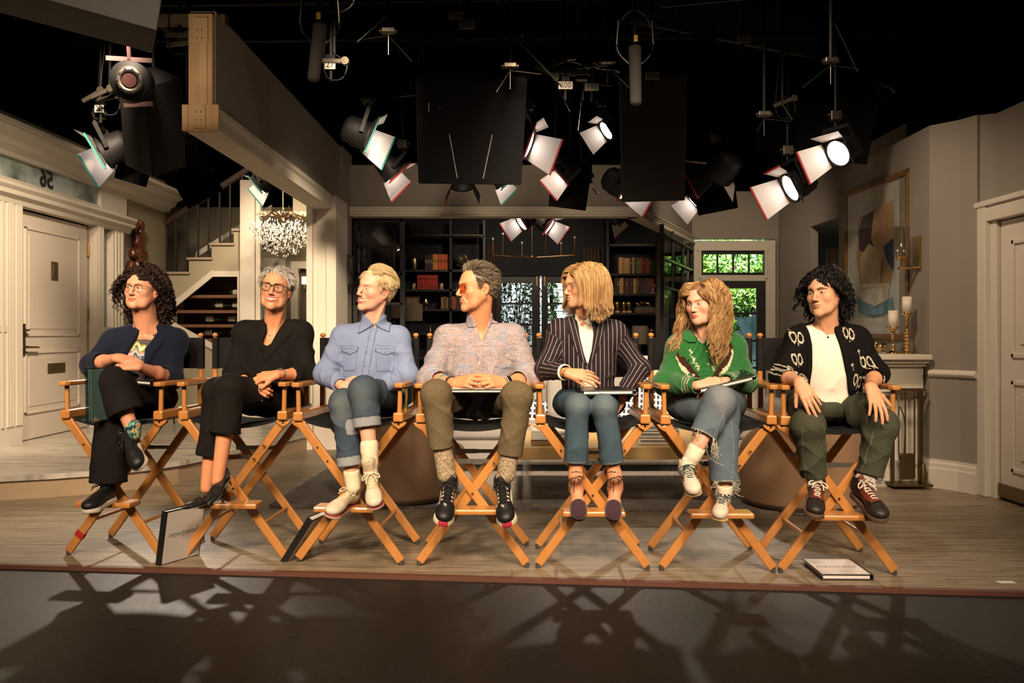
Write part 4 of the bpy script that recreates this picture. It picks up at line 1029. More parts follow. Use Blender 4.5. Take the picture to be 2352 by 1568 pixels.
# right side: side wall, passage, chimney breast, sliding-door wall
m=MB(); m.box((3.96,10.97,0),(4.06,12.3,3.3)).box((3.96,9.75,2.6),(4.06,10.97,3.3)).box((3.28,8.2,0),(4.06,8.3,2.8)).box((3.96,8.3,0),(4.06,9.75,3.3)); m.build('wall_right',GREY,kind='structure')
m=MB(); m.box((5.2,9,0),(5.3,12.5,3.0)).box((4.06,12.0,0),(5.3,12.1,3.0)).box((4.06,9.6,2.6),(5.3,12.1,2.7)); m.build('wall_passage',wall_paint('blue_grey_wall',(.16,.19,.20)),kind='structure')
o_=MB(); o_.cyl((4.6,10.7,2.595),(4.6,10.7,2.60),.05); o_.build('recessed_light',emit('downlight',(1,.75,.4),6),label='small round recessed ceiling light in the side passage',cat='ceiling light')
PW=[(3.28,8.25),(3.24,6.42),(3.38,6.24),(3.43,6.10)]
wall('wall_chimney',PW,0,2.8,GREY,.12)
m=MB()
for a,b in zip(PW[:-1],PW[1:]): base(m,(*a,0),(*b,0),.22) 
m.build('baseboard_right',TRIM,kind='structure')
m=MB()
for a,b in zip(PW[1:-1],PW[2:]): m.prof([(0,.85),(.02,.86),(.03,.875),(.03,.885),(.02,.90),(0,.91)],(*a,0),(*b,0))
m.build('trim_12',TRIM,kind='structure')
m=MB(); m.box((3.55,2.5,0),(3.65,6.05,2.8)); m.slab([(3.42,6.13),(3.56,6.05),(3.66,6.05),(3.52,6.20)],0,2.8); m.build('wall_right',GREY,kind='structure')
m=MB(); m.box((3.43,6.00,0),(3.58,6.14,2.13)); m.box((3.44,3.4,2.0),(3.56,6.14,2.14)); m.box((3.42,3.4,2.11),(3.56,6.16,2.15)); m.box((3.47,5.93,0),(3.58,6.02,2.0)); m.build('trim_13',TRIM,bevel=.006,kind='structure')
m=MB(); m.box((3.50,3.6,.02),(3.545,5.92,1.99))
for (y0,y1,z0,z1) in ((4.7,5.78,.22,.86),(4.7,5.78,1.02,1.84)):
    for a in ((y0,y1,z0,z0+.03),(y0,y1,z1-.03,z1),(y0,y0+.03,z0,z1),(y1-.03,y1,z0,z1)): m.box((3.485,a[0],a[2]),(3.51,a[1],a[3]))
    m.box((3.492,y0+.09,z0+.09),(3.51,y1-.09,z1-.09))
d4=m.build('door_4',wall_paint('door_white',(.62,.55,.47)),bevel=.004,kind='structure')
m=MB(); m.box((3.478,5.62,.03),(3.50,5.92,.12)); m.build('kick_plate',OLDB,d4,.003)
# dark studio shell
m=MB(); m.box((-9,16,-.1),(9,16.1,9)).box((-9.1,-4,-.1),(-9,16,9)).box((9,-4,-.1),(9.1,16,9)).box((-9,-4.1,-.1),(9,-4,9)); m.build('wall_studio',DRAPE,kind='structure')
m=MB(); m.box((-9,-4,6.5),(9,16,6.6)); m.build('ceiling',DRAPE,kind='structure')
# ---------------------------------------------------------------- library behind the opening
LY=13.2
m=MB(); m.box((-2.6,LY+.4,0),(-.35,LY+.5,4)).box((1.5,LY+.4,0),(2.6,LY+.5,4)).box((-.35,LY+.4,2.19),(1.5,LY+.5,4)); m.slab([(-1.97,9.5),(-2.6,12.2),(-2.6,13.7),(-2.72,13.7),(-2.72,12.2),(-2.09,9.5)],0,3.3); m.box((2.55,12.45,0),(2.62,13.7,3.6)); m.build('wall_library',NAVY,kind='structure')
def bookcase(name,x0,x1,ys,div,label):
    e=empty(name,((x0+x1)/2,LY,0),0,label,'bookcase'); ox=(x0+x1)/2
    L=lambda a,b:((a[0]-ox,a[1]-LY,a[2]),(b[0]-ox,b[1]-LY,b[2]))
    m=MB(); m.box(*L((x0,LY+.36,0),(x1,LY+.39,3.0))); m.build('back_panel',NAVY,e)
    for x in [x0,x1]+div: m=MB(); m.box(*L((x-.02,LY,0),(x+.02,LY+.36,3.0))); m.build('upright',flat('shelf_navy',(.022,.023,.028),.45),e)
    for y in ys: z=float(Wp(0,y,LY)[2]); m=MB(); m.box(*L((x0,LY,z-.035),(x1,LY+.36,z))); m.build('shelf',flat('shelf_navy',(.022,.023,.028),.45),e)
    return e
X=lambda px:float(Wp(px,0,LY)[0]); Z=lambda py:float(Wp(0,py,LY)[2])
bookcase('bookcase',X(921),X(1112),(540,619,664,709,764,820),[X(1035)],'tall black bookcase left of the library french doors')
bookcase('bookcase',X(1396),X(1520),(560,628,674,718,775,830),[],'tall black bookcase right of the library french doors')
def book(px0,px1,py_top,py_base,col,label,group,band=None,Y=None,name='book'):
    x0,x1=X(px0),X(px1); z0,z1=Z(py_base)+.001,Z(py_top); y=LY+.05 if Y is None else Y
    mt=flat('book_%d_%d_%d'%tuple(int(c*999) for c in col),col,.55); o=empty(name,((x0+x1)/2,y,z0),0,label,'book',group)
    w_=(x1-x0)/2*.96; m=MB(); m.box((-w_,0,0),(w_,.17,z1-z0)); m.build('cover',mt,o,.003); m=MB(); m.box((-w_+.003,.004,z1-z0-.001),(w_-.003,.168,z1-z0+.0008)); m.build('pages',flat('pages',(.6,.52,.4),.9),o)
    if band:
      for h_ in band[1]:
        m=MB(); m.box((-w_*.9,-.0015,(z1-z0)*h_-.006),(w_*.9,.0,(z1-z0)*h_+.006)); m.build('spine_marking',flat('spine_%d'%int(band[0][0]*999),band[0],.5),o)
    return o
nth=['first','second','third','fourth','fifth','sixth','seventh','eighth','ninth','tenth','eleventh','twelfth','thirteenth','fourteenth','fifteenth','sixteenth','seventeenth','eighteenth']
G1='books on the top shelf of the left bookcase'
row=[(975,981,(.06,.02,.02)),(981,987,(.05,.015,.02)),(987,993,(.05,.02,.025)),(993,1005,(.65,.28,.05)),(1005,1013,(.62,.12,.03)),(1013,1022,(.60,.10,.03)),(1022,1029,(.58,.11,.03)),(1029,1034,(.55,.13,.04))]
nm=['dark maroon book at the left end of the orange book row','maroon book second from the left in the orange book row','maroon book beside the yellow-orange book','wide yellow-orange book with dark spine lettering','orange-red book just right of the yellow-orange one','second orange-red book from the yellow-orange one','third orange-red book from the yellow-orange one','last orange-red book against the shelf upright']
for (a,b,c),l in zip(row,nm): book(a,b,583 if c[0]>.3 else 585,619,c,l,G1,((.1,.03,.02) if c[0]>.3 else (.5,.35,.2),[.5,.62]))
for i in range(8): book(957+i*5.9,957+(i+1)*5.9,631,664,(.42,.03,.02),nth[i]+' red leather book from the left in the matched set','matched red books in the left bookcase',((.08,.02,.01),[.72,.2]))
for i,(a,b,t_,c) in enumerate(((1012,1018,682,(.30,.15,.03)),(1018,1024,680,(.12,.07,.03)),(1024,1030,683,(.22,.13,.05)),(1037,1042,680,(.40,.07,.03)),(1042,1047,681,(.33,.06,.03)),(1047,1053,680,(.05,.03,.03)),(1053,1059,682,(.06,.04,.03)))):
    book(a,b,t_,709,c,nth[i]+' book from the left on the third shelf near the globe bookcase upright','books on the third shelf of the left bookcase')
cs=[(.55,.33,.12),(.45,.2,.08),(.50,.30,.12),(.10,.05,.04),(.50,.30,.20),(.08,.07,.03),(.22,.15,.06),(.10,.28,.05),(.45,.10,.05),(.22,.04,.03),(.18,.07,.04),(.45,.10,.02),(.03,.05,.03),(.03,.05,.03),(.03,.045,.03),(.05,.02,.02)]
wd=[7,4,14,5,5,5,5,4,5,5,5,6,5,5,5,6]; x=1423
for i,(c,w_) in enumerate(zip(cs,wd)): book(x,x+w_,590+(i%4)*.8+(4 if i>11 else 0),628,c,nth[i]+' book from the left on the upper shelf of the right bookcase','books on the upper shelf of the right bookcase',((.6,.45,.2),[.7]) if i%3==0 else None); x+=w_
cs=[(.05,.03,.02),(.06,.04,.03),(.50,.32,.14),(.55,.33,.10),(.04,.03,.03),(.40,.03,.02),(.05,.04,.04),(.06,.05,.06),(.55,.30,.08),(.12,.07,.06),(.07,.04,.03),(.10,.06,.06),(.13,.08,.09),(.10,.07,.09),(.45,.05,.03)]
wd=[5,6,4,5,6,4,6,7,7,6,7,7,7,7,7]; x=1413
for i,(c,w_) in enumerate(zip(cs,wd)): book(x,x+w_-.3,637+(i%3)*1.2,674,c,nth[i]+' book from the left on the second shelf of the right bookcase','books on the second shelf of the right bookcase',((.6,.45,.2),[.6,.75]) if i%4==1 else None); x+=w_
# horse bookends, trophies, model car, flat books
def horse(px_,lab,fl):
    S=Sh(); k=-1 if fl else 1
    S.add(ell((0,0,.05),(.035,.03,.05)),.02).add(cap((0,0,.08),(k*.015,0,.14),.028,.02),.02).add(cap((k*.015,0,.15),(k*.05,0,.115),.018,.012),.01).add(cap((-k*.01,0,.15),(-k*.015,0,.06),.012,.012),.01).add(cap((k*.005,-.008,.16),(k*.003,-.008,.18),.006,.002),.004).add(rbox((0,0,.008),(.045,.035,.008),.002),.005)
    Vv,F=mesh_sdf(S,(-.08,-.06,-.01),(.08,.06,.2),.005); o=npmesh('horse_bookend',Vv,F,flat('pale_stone',(.55,.48,.40),.7)); o.location=(X(px_),LY+.08,Z(674)); set_props(o,lab,'bookend')
horse(1407,'pale stone horse head bookend left of the second row',True); horse(1501,'pale stone horse head bookend at right end of the row',False)
tp=None
for i,px_ in enumerate((1407,1420,1435,1447)):
    if tp is None:
        tp=empty('trophy',(0,0,0)); m=MB(); m.lathe((0,0,0),[(.001,.03),(.012,.035),(.010,.06),(.018,.075),(.042,.12),(.045,.17),(.040,.175),(.001,.17)],14); m.build('cup',flat('trophy_gold',(.65,.48,.12),.25,1),tp); m=MB(); m.box((-.035,-.03,0),(.035,.03,.035)); m.build('trophy_base',flat('trophy_base',(.6,.35,.2),.4),tp,.003); e=tp
    else: e=copy_tree(tp)
    e.location=(X(px_),LY+.09,Z(718)); set_props(e,['gold trophy cup partly hidden behind blond hair','second gold trophy cup from the left','third gold trophy cup from the left, the brightest','gold trophy cup nearest the model car'][i],'trophy','gold trophy cups on the right bookcase')
for i,(a,b,t_,q,c) in enumerate(((1460,1508,711,718,(.18,.08,.04)),(1461,1507,706,711,(.12,.15,.19)),(1464,1500,702,706,(.07,.05,.03)))): 
    o=empty('book',((X(a)+X(b))/2,LY+.04,Z(q)),0,['brown flat book at the bottom of the stack under the model car','grey-blue flat book in the middle of that stack','dark flat book directly under the model car'][i],'book','stacked flat books under the model car'); w_=(X(b)-X(a))/2; m=MB(); m.box((-w_,0,0),(w_,.2,Z(t_)-Z(q)-.001)); m.build('cover',flat('fb%d'%i,c,.5),o,.003)
car=empty('model_car',(X(1481),LY+.12,Z(702)),0,'small gold vintage model car on stacked books','model car'); GO=flat('car_gold',(.45,.30,.16),.25,1)
S=Sh(); S.add(cap((-.11,0,.045),(.10,0,.045),.022,.028),.02).add(cap((-.04,0,.065),(.03,0,.07),.02),.02).add(ell((-.10,0,.035),(.04,.04,.03)),.02).add(ell((.09,0,.035),(.045,.04,.032)),.02)
Vv,F=mesh_sdf(S,(-.17,-.08,-.01),(.17,.08,.12),.006); npmesh('body',Vv,F,GO,car)
for sx_ in (-.085,.085):
    for sy_ in (-.04,.04): m=MB(); m.cyl((sx_,sy_-.008,.022),(sx_,sy_+.008,.022),.022); m.build('wheel',flat('wheel_gold',(.6,.45,.3),.3,1),car)
# left shelf pieces
m=MB(); m.lathe((0,0,0),[(.001,0),(.055,0),(.062,.01),(.062,.17),(.055,.20),(.022,.235),(.014,.25),(.013,.29),(.001,.29)],24); m.build('silver_bottle',flat('hammered',(.55,.43,.28),.3,1,bump=.6,sc=40),loc=None,label='hammered silver bottle vase on the left bookcase',cat='vase').location=(X(950),LY+.1,Z(619))
gl=empty('globe',(X(1057),LY+.12,Z(619)),0,'dark globe on a brass ring stand','globe'); m=MB(); m.ball((0,0,.17),.088,16); m.build('sphere',flat('globe_dark',(.10,.085,.07),.35,.3,var=.8,sc=9),gl); wire('ring',[V(.10*math.cos(t_),0,.17+.10*math.sin(t_)) for t_ in np.linspace(-2.4,1.2,14)],.005,BRASS,gl); m=MB(); m.cyl((0,0,.012),(0,0,.07),.008).cyl((0,0,0),(0,0,.012),.05); m.build('stand',flat('stand',(.03,.025,.02),.4),gl)
rs=np.random.RandomState(1)
for i,px_ in enumerate((949,1013)):
    S=Sh(); S.add(ell((0,0,.04),(.03,.025,.045)),.01).add(ell((.012,0,.06),(.02,.02,.03)),.01); S.disp=lambda P:.004*vnoise(P,90,4); Vv,F=mesh_sdf(S,(-.05,-.05,-.01),(.06,.05,.11),.005); o=npmesh('crystal_bookend',Vv,F,flat('rock%d'%i,(.5,.36,.30) if i==0 else (.6,.42,.2),.5)); o.location=(X(px_),LY+.08,Z(664)+.012); set_props(o,'pale pink rock bookend left of the red books' if i==0 else 'yellow rock bookend right of the red books','bookend'); m=MB(); m.box((-.04,-.03,-.012),(.04,.03,0)); m.build('plinth',flat('plinth',(.3,.28,.26),.4),o)
e=empty('photo_frame',(X(945),LY+.12,Z(709)),0,'small brass picture frame on the third left shelf','picture frame'); m=MB(); m.box((-.115,0,0),(.115,.02,.20)); m.build('frame',OLDB,e,.004); m=MB(); m.box((-.085,-.003,.03),(.085,0,.17)); m.build('picture',flat('pic',(.25,.17,.1),.5,var=.5,sc=12),e)
e=empty('candle_bowl',(X(977),LY+.1,Z(709)),0,'footed metal bowl with a small lit candle','candle'); m=MB(); m.lathe((0,0,0),[(.001,0),(.04,0),(.012,.02),(.012,.05),(.06,.075),(.07,.11),(.055,.115),(.001,.10)],20); m.build('bowl',OLDB,e); m=MB(); m.cyl((0,0,.10),(0,0,.125),.03); m.build('wax',flat('wax',(.7,.4,.2),.6),e); m=MB(); m.lathe((0,0,.125),[(.001,0),(.007,.008),(.004,.02),(.001,.032)],8); m.build('flame',emit('flame',(1,.6,.2),14),e)
m=MB(); m.lathe((0,0,0),[(.001,0),(.03,0),(.02,.03),(.008,.06),(.006,.12),(.001,.125)],14); o=m.build('brass_cone',BRASS,label='tiny brass cone ornament on the fourth left shelf',cat='ornament'); o.location=(X(987),LY+.1,Z(764))
def floor_lamp(px_,y0,y1,w_,Y,lab,col,lit=0):
    c=Wp(px_,y1,Y); e=empty('floor_lamp',(c[0],Y,0),0,lab,'lamp'); z1=float(Wp(0,y0,Y)[2]); z0=float(Wp(0,y1,Y)[2])
    m=MB(); m.lathe((0,0,0),[(w_,z0),(w_*.97,z1),(w_*.95,z1),(w_*.98,z0)],32); m.build('lamp_shade',flat('shade_%d'%int(col[0]*999),col,.9,var=.15,sc=120),e)
    m=MB(); m.cyl((0,0,0.02),(0,0,z0+.05),.012); m.cyl((0,0,0),(0,0,.03),.14); m.build('pole',OLDB,e)
    m=MB(); m.ball((0,0,(z0+z1)/2),.035); m.build('bulb',flat('bulb',(.8,.8,.75),.3),e); return e
floor_lamp(947,698,737,.155,12.3,'floor lamp with a taupe drum shade in front of the left bookcase',(.20,.155,.115)); floor_lamp(1470,748,790,.12,12.6,'lamp with a mauve grey drum shade before the right bookcase',(.20,.15,.145)); floor_lamp(905,700,730,.10,12.9,'narrow brown shaded lamp behind the steel frame',(.12,.09,.07))
m=MB(); m.lathe((0,0,0),[(.001,0),(.05,0),(.07,.03),(.05,.05),(.001,.04)],18); o=m.build('fruit_bowl',OLDB,label='small dark bowl holding an orange fruit on the right bookcase',cat='bowl'); o.location=(X(1493),LY+.1,Z(775)+.04)
m=MB(); m.ball((0,0,0),.04); o=m.build('orange',flat('orange_fruit',(.6,.2,.04),.5),label='orange fruit in the dark bowl',cat='fruit'); o.location=(X(1488),LY+.1,Z(775)+.13)
m=MB(); m.ball((0,0,0),.028,10,(1.2,1,.8)); o=m.build('pear',flat('pear_fruit',(.35,.25,.12),.5),label='small pale fruit beside the orange',cat='fruit'); o.location=(X(1499),LY+.1,Z(775)+.11)
# brass ladder rail on the left shelves
m=MB(); m.cyl((X(950),LY-.08,Z(540)),(X(1108),LY-.08,Z(541)),.009); o=m.build('ladder_rail',flat('rail_brass',(.45,.36,.28),.3,1),label='horizontal metal rail across the top of the left bookcase',cat='rail'); 
for px_ in (1035,1098): q=MB(); q.cyl((X(px_),LY-.08,Z(525)),(X(px_),LY+.02,Z(525)),.008); q.cyl((X(px_),LY-.08,Z(620)),(X(px_),LY-.08,Z(522)),.008); q.build('ladder_bracket',flat('rail_dark',(.06,.045,.035),.4,1),o)
# painting with picture light
e=empty('picture',tuple(Wp(883,605,12.9)),0,'small framed brown picture under a picture light, seen at an angle','picture'); R=rotm(-.9); m=MB(); m.box((-.30,-.02,-.34),(.30,.02,.34),R); m.build('frame',OLDB,e,.005); m=MB(); m.box((-.24,.02,-.28),(.24,.028,.28),R); m.build('canvas',flat('pic_brown',(.22,.13,.08),.5,var=.6,sc=6),e); 
e=empty('picture_light',tuple(Wp(910,568,12.8)),0,'small brass spotlight above the brown picture','wall light'); m=MB(); m.lathe((0,0,0),[(.02,.12),(.05,.0),(.075,-.06),(.07,-.06),(.045,.0)],16,np.array([[.8,0,-.6],[0,1,0],[.6,0,.8]]).astype(float)); m.build('shade',BRASS,e); m=MB(); m.ball((.02,0,-.02),.03); m.build('bulb',emit('spot_bulb',(1,.8,.5),8),e)
# french doors
def frl(mb,*r,Y=LY+.42,d=.05): fr(mb,*r,Y,d)
for (x0,x1,lab) in ((1140,1240,'door_5'),(1244,1342,'door_6')):
    m=MB(); a,b=x0+11,x1-18 if lab=='door_5' else x1-12
    if lab=='door_6': a=x0+14
    for r in ((x0,a,633,960),(b,x1,633,960),(x0,x1,633,650),(x0,x1,640,650),(a,b,695,699),(a,b,743,748),(a,b,792,797),(a,b,870,960)): frl(m,*r)
    d=m.build(lab,flat('door_navy',(.014,.014,.016),.35),kind='structure'); m=MB(); frl(m,a,b,650,870,d=.006); m.build('pane',clear_glass(),d)
    q=MB(); p=Wp(1232 if lab=='door_5' else 1250,792,LY+.36); q.ball(p,.035).cyl(p,p+V(0,.06,0),.018); q.build('door_knob',BRASS,d); 
    q=MB(); p=Wp(1233 if lab=='door_5' else 1251,645,LY+.38); q.box((p[0]-.01,p[1],p[2]-.08),(p[0]+.01,p[1]+.03,p[2]+.08)); q.build('bolt',BRASS,d)
m=MB(); frl(m,1112,1140,560,960,d=.12); frl(m,1342,1396,560,960,d=.12); frl(m,1112,1396,615,634,d=.12); m.build('trim_14',NAVY,kind='structure')
def drape(px0,px1,y0,y1,Y,col,lab,n=5,amp=.03):
    x0,x1=float(Wp(px0,0,Y)[0]),float(Wp(px1,0,Y)[0]); z0,z1=float(Wp(0,y1,Y)[2]),float(Wp(0,y0,Y)[2]); m=MB(); N=n*8
    fr_=[(x0+(x1-x0)*i/N,Y+amp*math.sin(i/8*2*PI)) for i in range(N+1)]; bk=[(x,y+.012) for x,y in fr_[::-1]]; m.slab(fr_+bk,max(z0,.02),z1)
    return m.build('curtain',flat('cloth_%d'%int(col[0]*999),col,.9),label=lab,cat='curtain')
drape(1108,1142,562,960,LY+.30,(.085,.055,.038),'brown pleated curtain left of the library doors'); drape(1338,1378,570,960,LY+.30,(.085,.055,.038),'brown pleated curtain right of the library doors'); drape(1506,1535,545,960,12.5,(.22,.18,.12),'tall beige curtain at the right end of the library',4,.04)
# steel-framed panels on both sides of the opening
def steel(name,a,b,zs,xs,lab):
    a=np.array(a,float);b=np.array(b,float);dd=(b-a); m=MB(); P=lambda t,z:V(a[0]+dd[0]*t,a[1]+dd[1]*t,z)
    for t_ in xs: w_=.05 if t_ in (0,1) else .025; m.beam(P(t_,0.0),P(t_,2.50),w_,.05,up=(0,1,.001))
    for z in zs: m.beam(P(0,z),P(1,z),.05,.028)
    o=m.build(name,flat('panel_steel',(.020,.020,.022),.4,.3),label=lab,cat='glazed panel'); q=MB(); 
    p=[P(0,.03),P(1,.03),P(1,2.5),P(0,2.5)]; q.quad(*p); q.build('pane',clear_glass(),o)
steel('steel_panel',(-1.80,9.52),(-1.26,9.52),(2.48,2.19,1.87,1.53,1.2,.85,.5),(0,1),'black steel framed glass panel at the left of the library opening')
steel('steel_panel',(-1.74,9.6),(-2.05,11.6),(2.48,2.19,1.87,1.53,1.2,.85,.5),(0,.5,1),'black steel framed glass panel folded back at the left')
steel('steel_panel',(1.80,9.95),(2.62,12.05),(2.40,2.1,1.75,1.4,1.05,.7,.35),(0,.33,.66,1),'black steel framed glass panels along the right diagonal of the opening')
m=MB(); m.box((-2.02,10.6,0),(-1.93,10.8,2.5)); m.build('trim_15',TRIM,kind='structure')
m=MB(); m.box((-2.35,11.9,0),(-1.75,12.0,2.6)); m.build('wall_library',wall_paint('slate_wall',(.10,.12,.15)),kind='structure')
# chandelier with six upright tubes
CY_=11.2; cc=Wp(1222,588,CY_); e=empty('chandelier',tuple(cc),0,'brass branch chandelier with upright candle tubes in the library','chandelier'); BR=flat('chand_brass',(.38,.24,.12),.3,1)
for i,(px_,ty,dy) in enumerate(((1132,552,.1),(1155,541,-.35),(1199,561,.45),(1253,541,-.55),(1289,562,.4),(1320,549,-.1))):
    t_=Wp(px_,ty,CY_+dy); b_=Wp(px_,586+dy*3,CY_+dy); m=MB(); m.cyl(b_-cc,t_-cc,.011); m.cyl(V(0,0,-.02),b_-cc,.008); m.build('arm',BR,e); m=MB(); m.ball(t_-cc+V(0,0,.02),.018,8); m.build('bulb',flat('clear_bulb',(.5,.48,.45),.1,.6),e)
m=MB(); m.cyl((0,0,-.02),(0,0,1.6),.008); m.ball((0,0,-.01),.022); m.build('stem',BR,e)
# outside: bushes, clapboard house, glowing backing
def bush(name,c,r,n,seed,cols,lab,cat,ls=.05):
    rs=np.random.RandomState(seed); e=empty(name,(c[0],c[1],c[2]),0,lab,cat); VV=[];F=[];C=[]
    for i in range(n):
        d=rs.normal(size=3); d/=np.linalg.norm(d); p=d*np.array(r)*rs.uniform(.45,1)**.5; a=rs.normal(size=3); a/=np.linalg.norm(a); b=nrm(np.cross(a,rs.normal(size=3))); L=ls*rs.uniform(.6,1.4); k=len(VV)
        VV+=[p,p+a*L*.5+b*L*.22,p+a*L,p+a*L*.5-b*L*.22]; F.append((k,k+1,k+2,k+3)); C+= [np.array(cols[rs.randint(len(cols))])*rs.uniform(.6,1.3)]*4
    o=npmesh('foliage',VV,F,mat_vcol('leaf',rough=.5,spec=.4),e,col=np.array(C),smooth=False); set_props(o,kind='stuff')
    for j in range(9):
        d=nrm(rs.normal(size=3)+V(0,0,.6)); wire('branch',[V(0,0,-r[2]),d*np.array(r)*.4,d*np.array(r)*.9],.012,flat('bark',(.06,.045,.03),.9),e,sub=3,r2=.003)
    return e
GRN=[(.10,.26,.03),(.18,.38,.05),(.30,.45,.08),(.05,.15,.03)]
bush('garden_bush',Wp(1685,600,13.8),(.75,.35,.42),3200,3,GRN,'bright green shrub seen through the transom above the garden door','shrub',.09)
bush('garden_bush',Wp(1705,690,13.4),(.30,.2,.26),1100,4,GRN,'bright green leaves in the upper panes of the garden door','shrub',.08); bush('garden_bush',Wp(1665,760,13.4),(.20,.2,.28),900,5,GRN,'leafy green shrub in the left of the garden door panes','shrub',.08)
bush('olive_bush',Wp(1190,700,14.4),(.42,.3,.75),1500,6,[(.10,.14,.08),(.16,.2,.13),(.05,.07,.04)],'grey green olive shrub behind the left library door','shrub',.08); bush('olive_bush',Wp(1268,690,14.5),(.12,.2,.55),260,7,[(.12,.22,.06),(.08,.14,.05)],'thin green branch behind the right library door','shrub',.09)
m=MB(); m.box((-1,15.2,0),(2.2,15.25,3.2)); 
for i in range(22): m.box((.25,15.17,.3+i*.13),(2.2,15.2,.3+i*.13+.115))
m.build('clapboard_house',flat('clapboard',(.62,.66,.68),.8),label='pale clapboard house front seen through the library doors',cat='house')
t=NT('backing_print'); n=t.noise(1.3,t.coord(),4,.5,1.5); c=t.ramp(n.outputs[0],[(.3,(.02,.05,.06)),(.48,(.08,.17,.20)),(.62,(.25,.38,.40)),(.75,(.10,.22,.08))]); t.l(c,t.b.inputs['Base Color']); t.l(c,t.b.inputs['Emission Color']); t.set(em=.35,rough=.9)  # faint glow put into the print, as if lit from behind
m=MB(); m.box((2.3,14.8,0),(5.6,14.85,3.0)); m.build('glowing_backing',t.m,label='blurred blue green garden backing behind the garden door',cat='backdrop')
# ---------------------------------------------------------------- living room
t=NT('rug'); n=t.noise(1,t.coord(scale=(6,30,1)),5,.65,2); n2=t.noise(260,t.coord(),2); c=t.ramp(n.outputs[0],[(.3,(.13,.11,.10)),(.5,(.26,.235,.215)),(.7,(.36,.33,.30))]); t.l(c,t.b.inputs['Base Color']); t.set(rough=1,spec=.1); t.bump(t.math('ADD',n2.outputs[0],t.math('MULTIPLY',n.outputs[0],2)),.6,.01)
m=MB(); m.slab([(-1.66,5.66),(2.35,5.42),(2.6,8.6),(-1.55,8.7)],.001,.018); m.build('area_rug',t.m,label='grey mottled area rug under the sofa and coffee table',cat='rug')
def soft(name,S,lo,hi,h,mat,parent,loc=None): 
    Vv,F=mesh_sdf(S,lo,hi,h); return npmesh(name,Vv,F,mat,parent)
SOF=flat('sofa_cloth',(.22,.205,.19),.95,spec=.1,var=.08,sc=300,bump=.15)
e=empty('sofa',(.80,7.4,0),0,'long light grey sofa behind the coffee table','sofa')
S=Sh(); S.add(rbox((0,0,.19),(1.55,.42,.115),.03)); soft('seat_base',S,(-1.6,-.5,0),(1.6,.5,.4),.02,SOF,e)
for i in range(3): S=Sh(); S.add(rbox((-1.0+i*1.0,-.03,.36),(.485,.42,.075),.05)); S.disp=lambda P:.006*np.cos(P[:,1]*5); soft('seat_cushion',S,(-1.6,-.5,.2),(1.6,.5,.5),.02,SOF,e)
for i in range(3): S=Sh(); a=.2; S.add(rbox((-1.0+i*1.0,.30,.58),(.48,.10,.20),.07,np.array([[1,0,0],[0,math.cos(a),math.sin(a)],[0,-math.sin(a),math.cos(a)]]))); soft('back_cushion',S,(-1.6,0,.3),(1.6,.6,.9),.02,SOF,e)
S=Sh(); S.add(rbox((0,.46,.42),(1.6,.07,.34),.04)); soft('back_rest',S,(-1.7,.3,0),(1.7,.6,.85),.02,SOF,e)
for s in (-1,1): S=Sh(); S.add(rbox((s*1.60,.02,.32),(.09,.48,.28),.05)); soft('arm_rest',S,(s*1.6-.15,-.55,0),(s*1.6+.15,.55,.7),.02,SOF,e)
m=MB(); m.box((-1.5,-.36,0.018),(1.5,.4,.075)); m.build('plinth',flat('plinth_black',(.01,.01,.01),.6),e)
t=NT('pillow_pattern'); br=t.n('ShaderNodeTexBrick'); t.l(t.coord(rot=(PI/2,0,0)),br.inputs['Vector']); 
for k,v in {'Scale':1,'Mortar Size':.008,'Brick Width':.036,'Row Height':.048,'Mortar Smooth':.1}.items(): br.inputs[k].default_value=v
br.offset=0; br.inputs['Color1'].default_value=(.02,.03,.05,1); br.inputs['Color2'].default_value=(.03,.035,.06,1); br.inputs['Mortar'].default_value=(.62,.58,.52,1); t.l(br.outputs[0],t.b.inputs['Base Color']); t.set(rough=.95)
for px_,py,Y,w_,lab in ((1484,932,7.25,.23,'navy and white patterned square cushion on the sofa'),(1222,952,7.25,.12,'small navy and white patterned cushion beside the tweed trousers')):
    c=Wp(px_,py,Y); S=Sh(); S.add(ell((0,0,0),(w_*1.15,.08,w_*1.15)),.02).add(rbox((0,0,0),(w_,.03,w_),.02),.05); Vv,F=mesh_sdf(S,(-.35,-.15,-.35),(.35,.15,.35),.015); o=npmesh('cushion',Vv,F,t.m); o.location=tuple(c); o.rotation_euler=(-.25,.08,0); set_props(o,lab,'cushion')
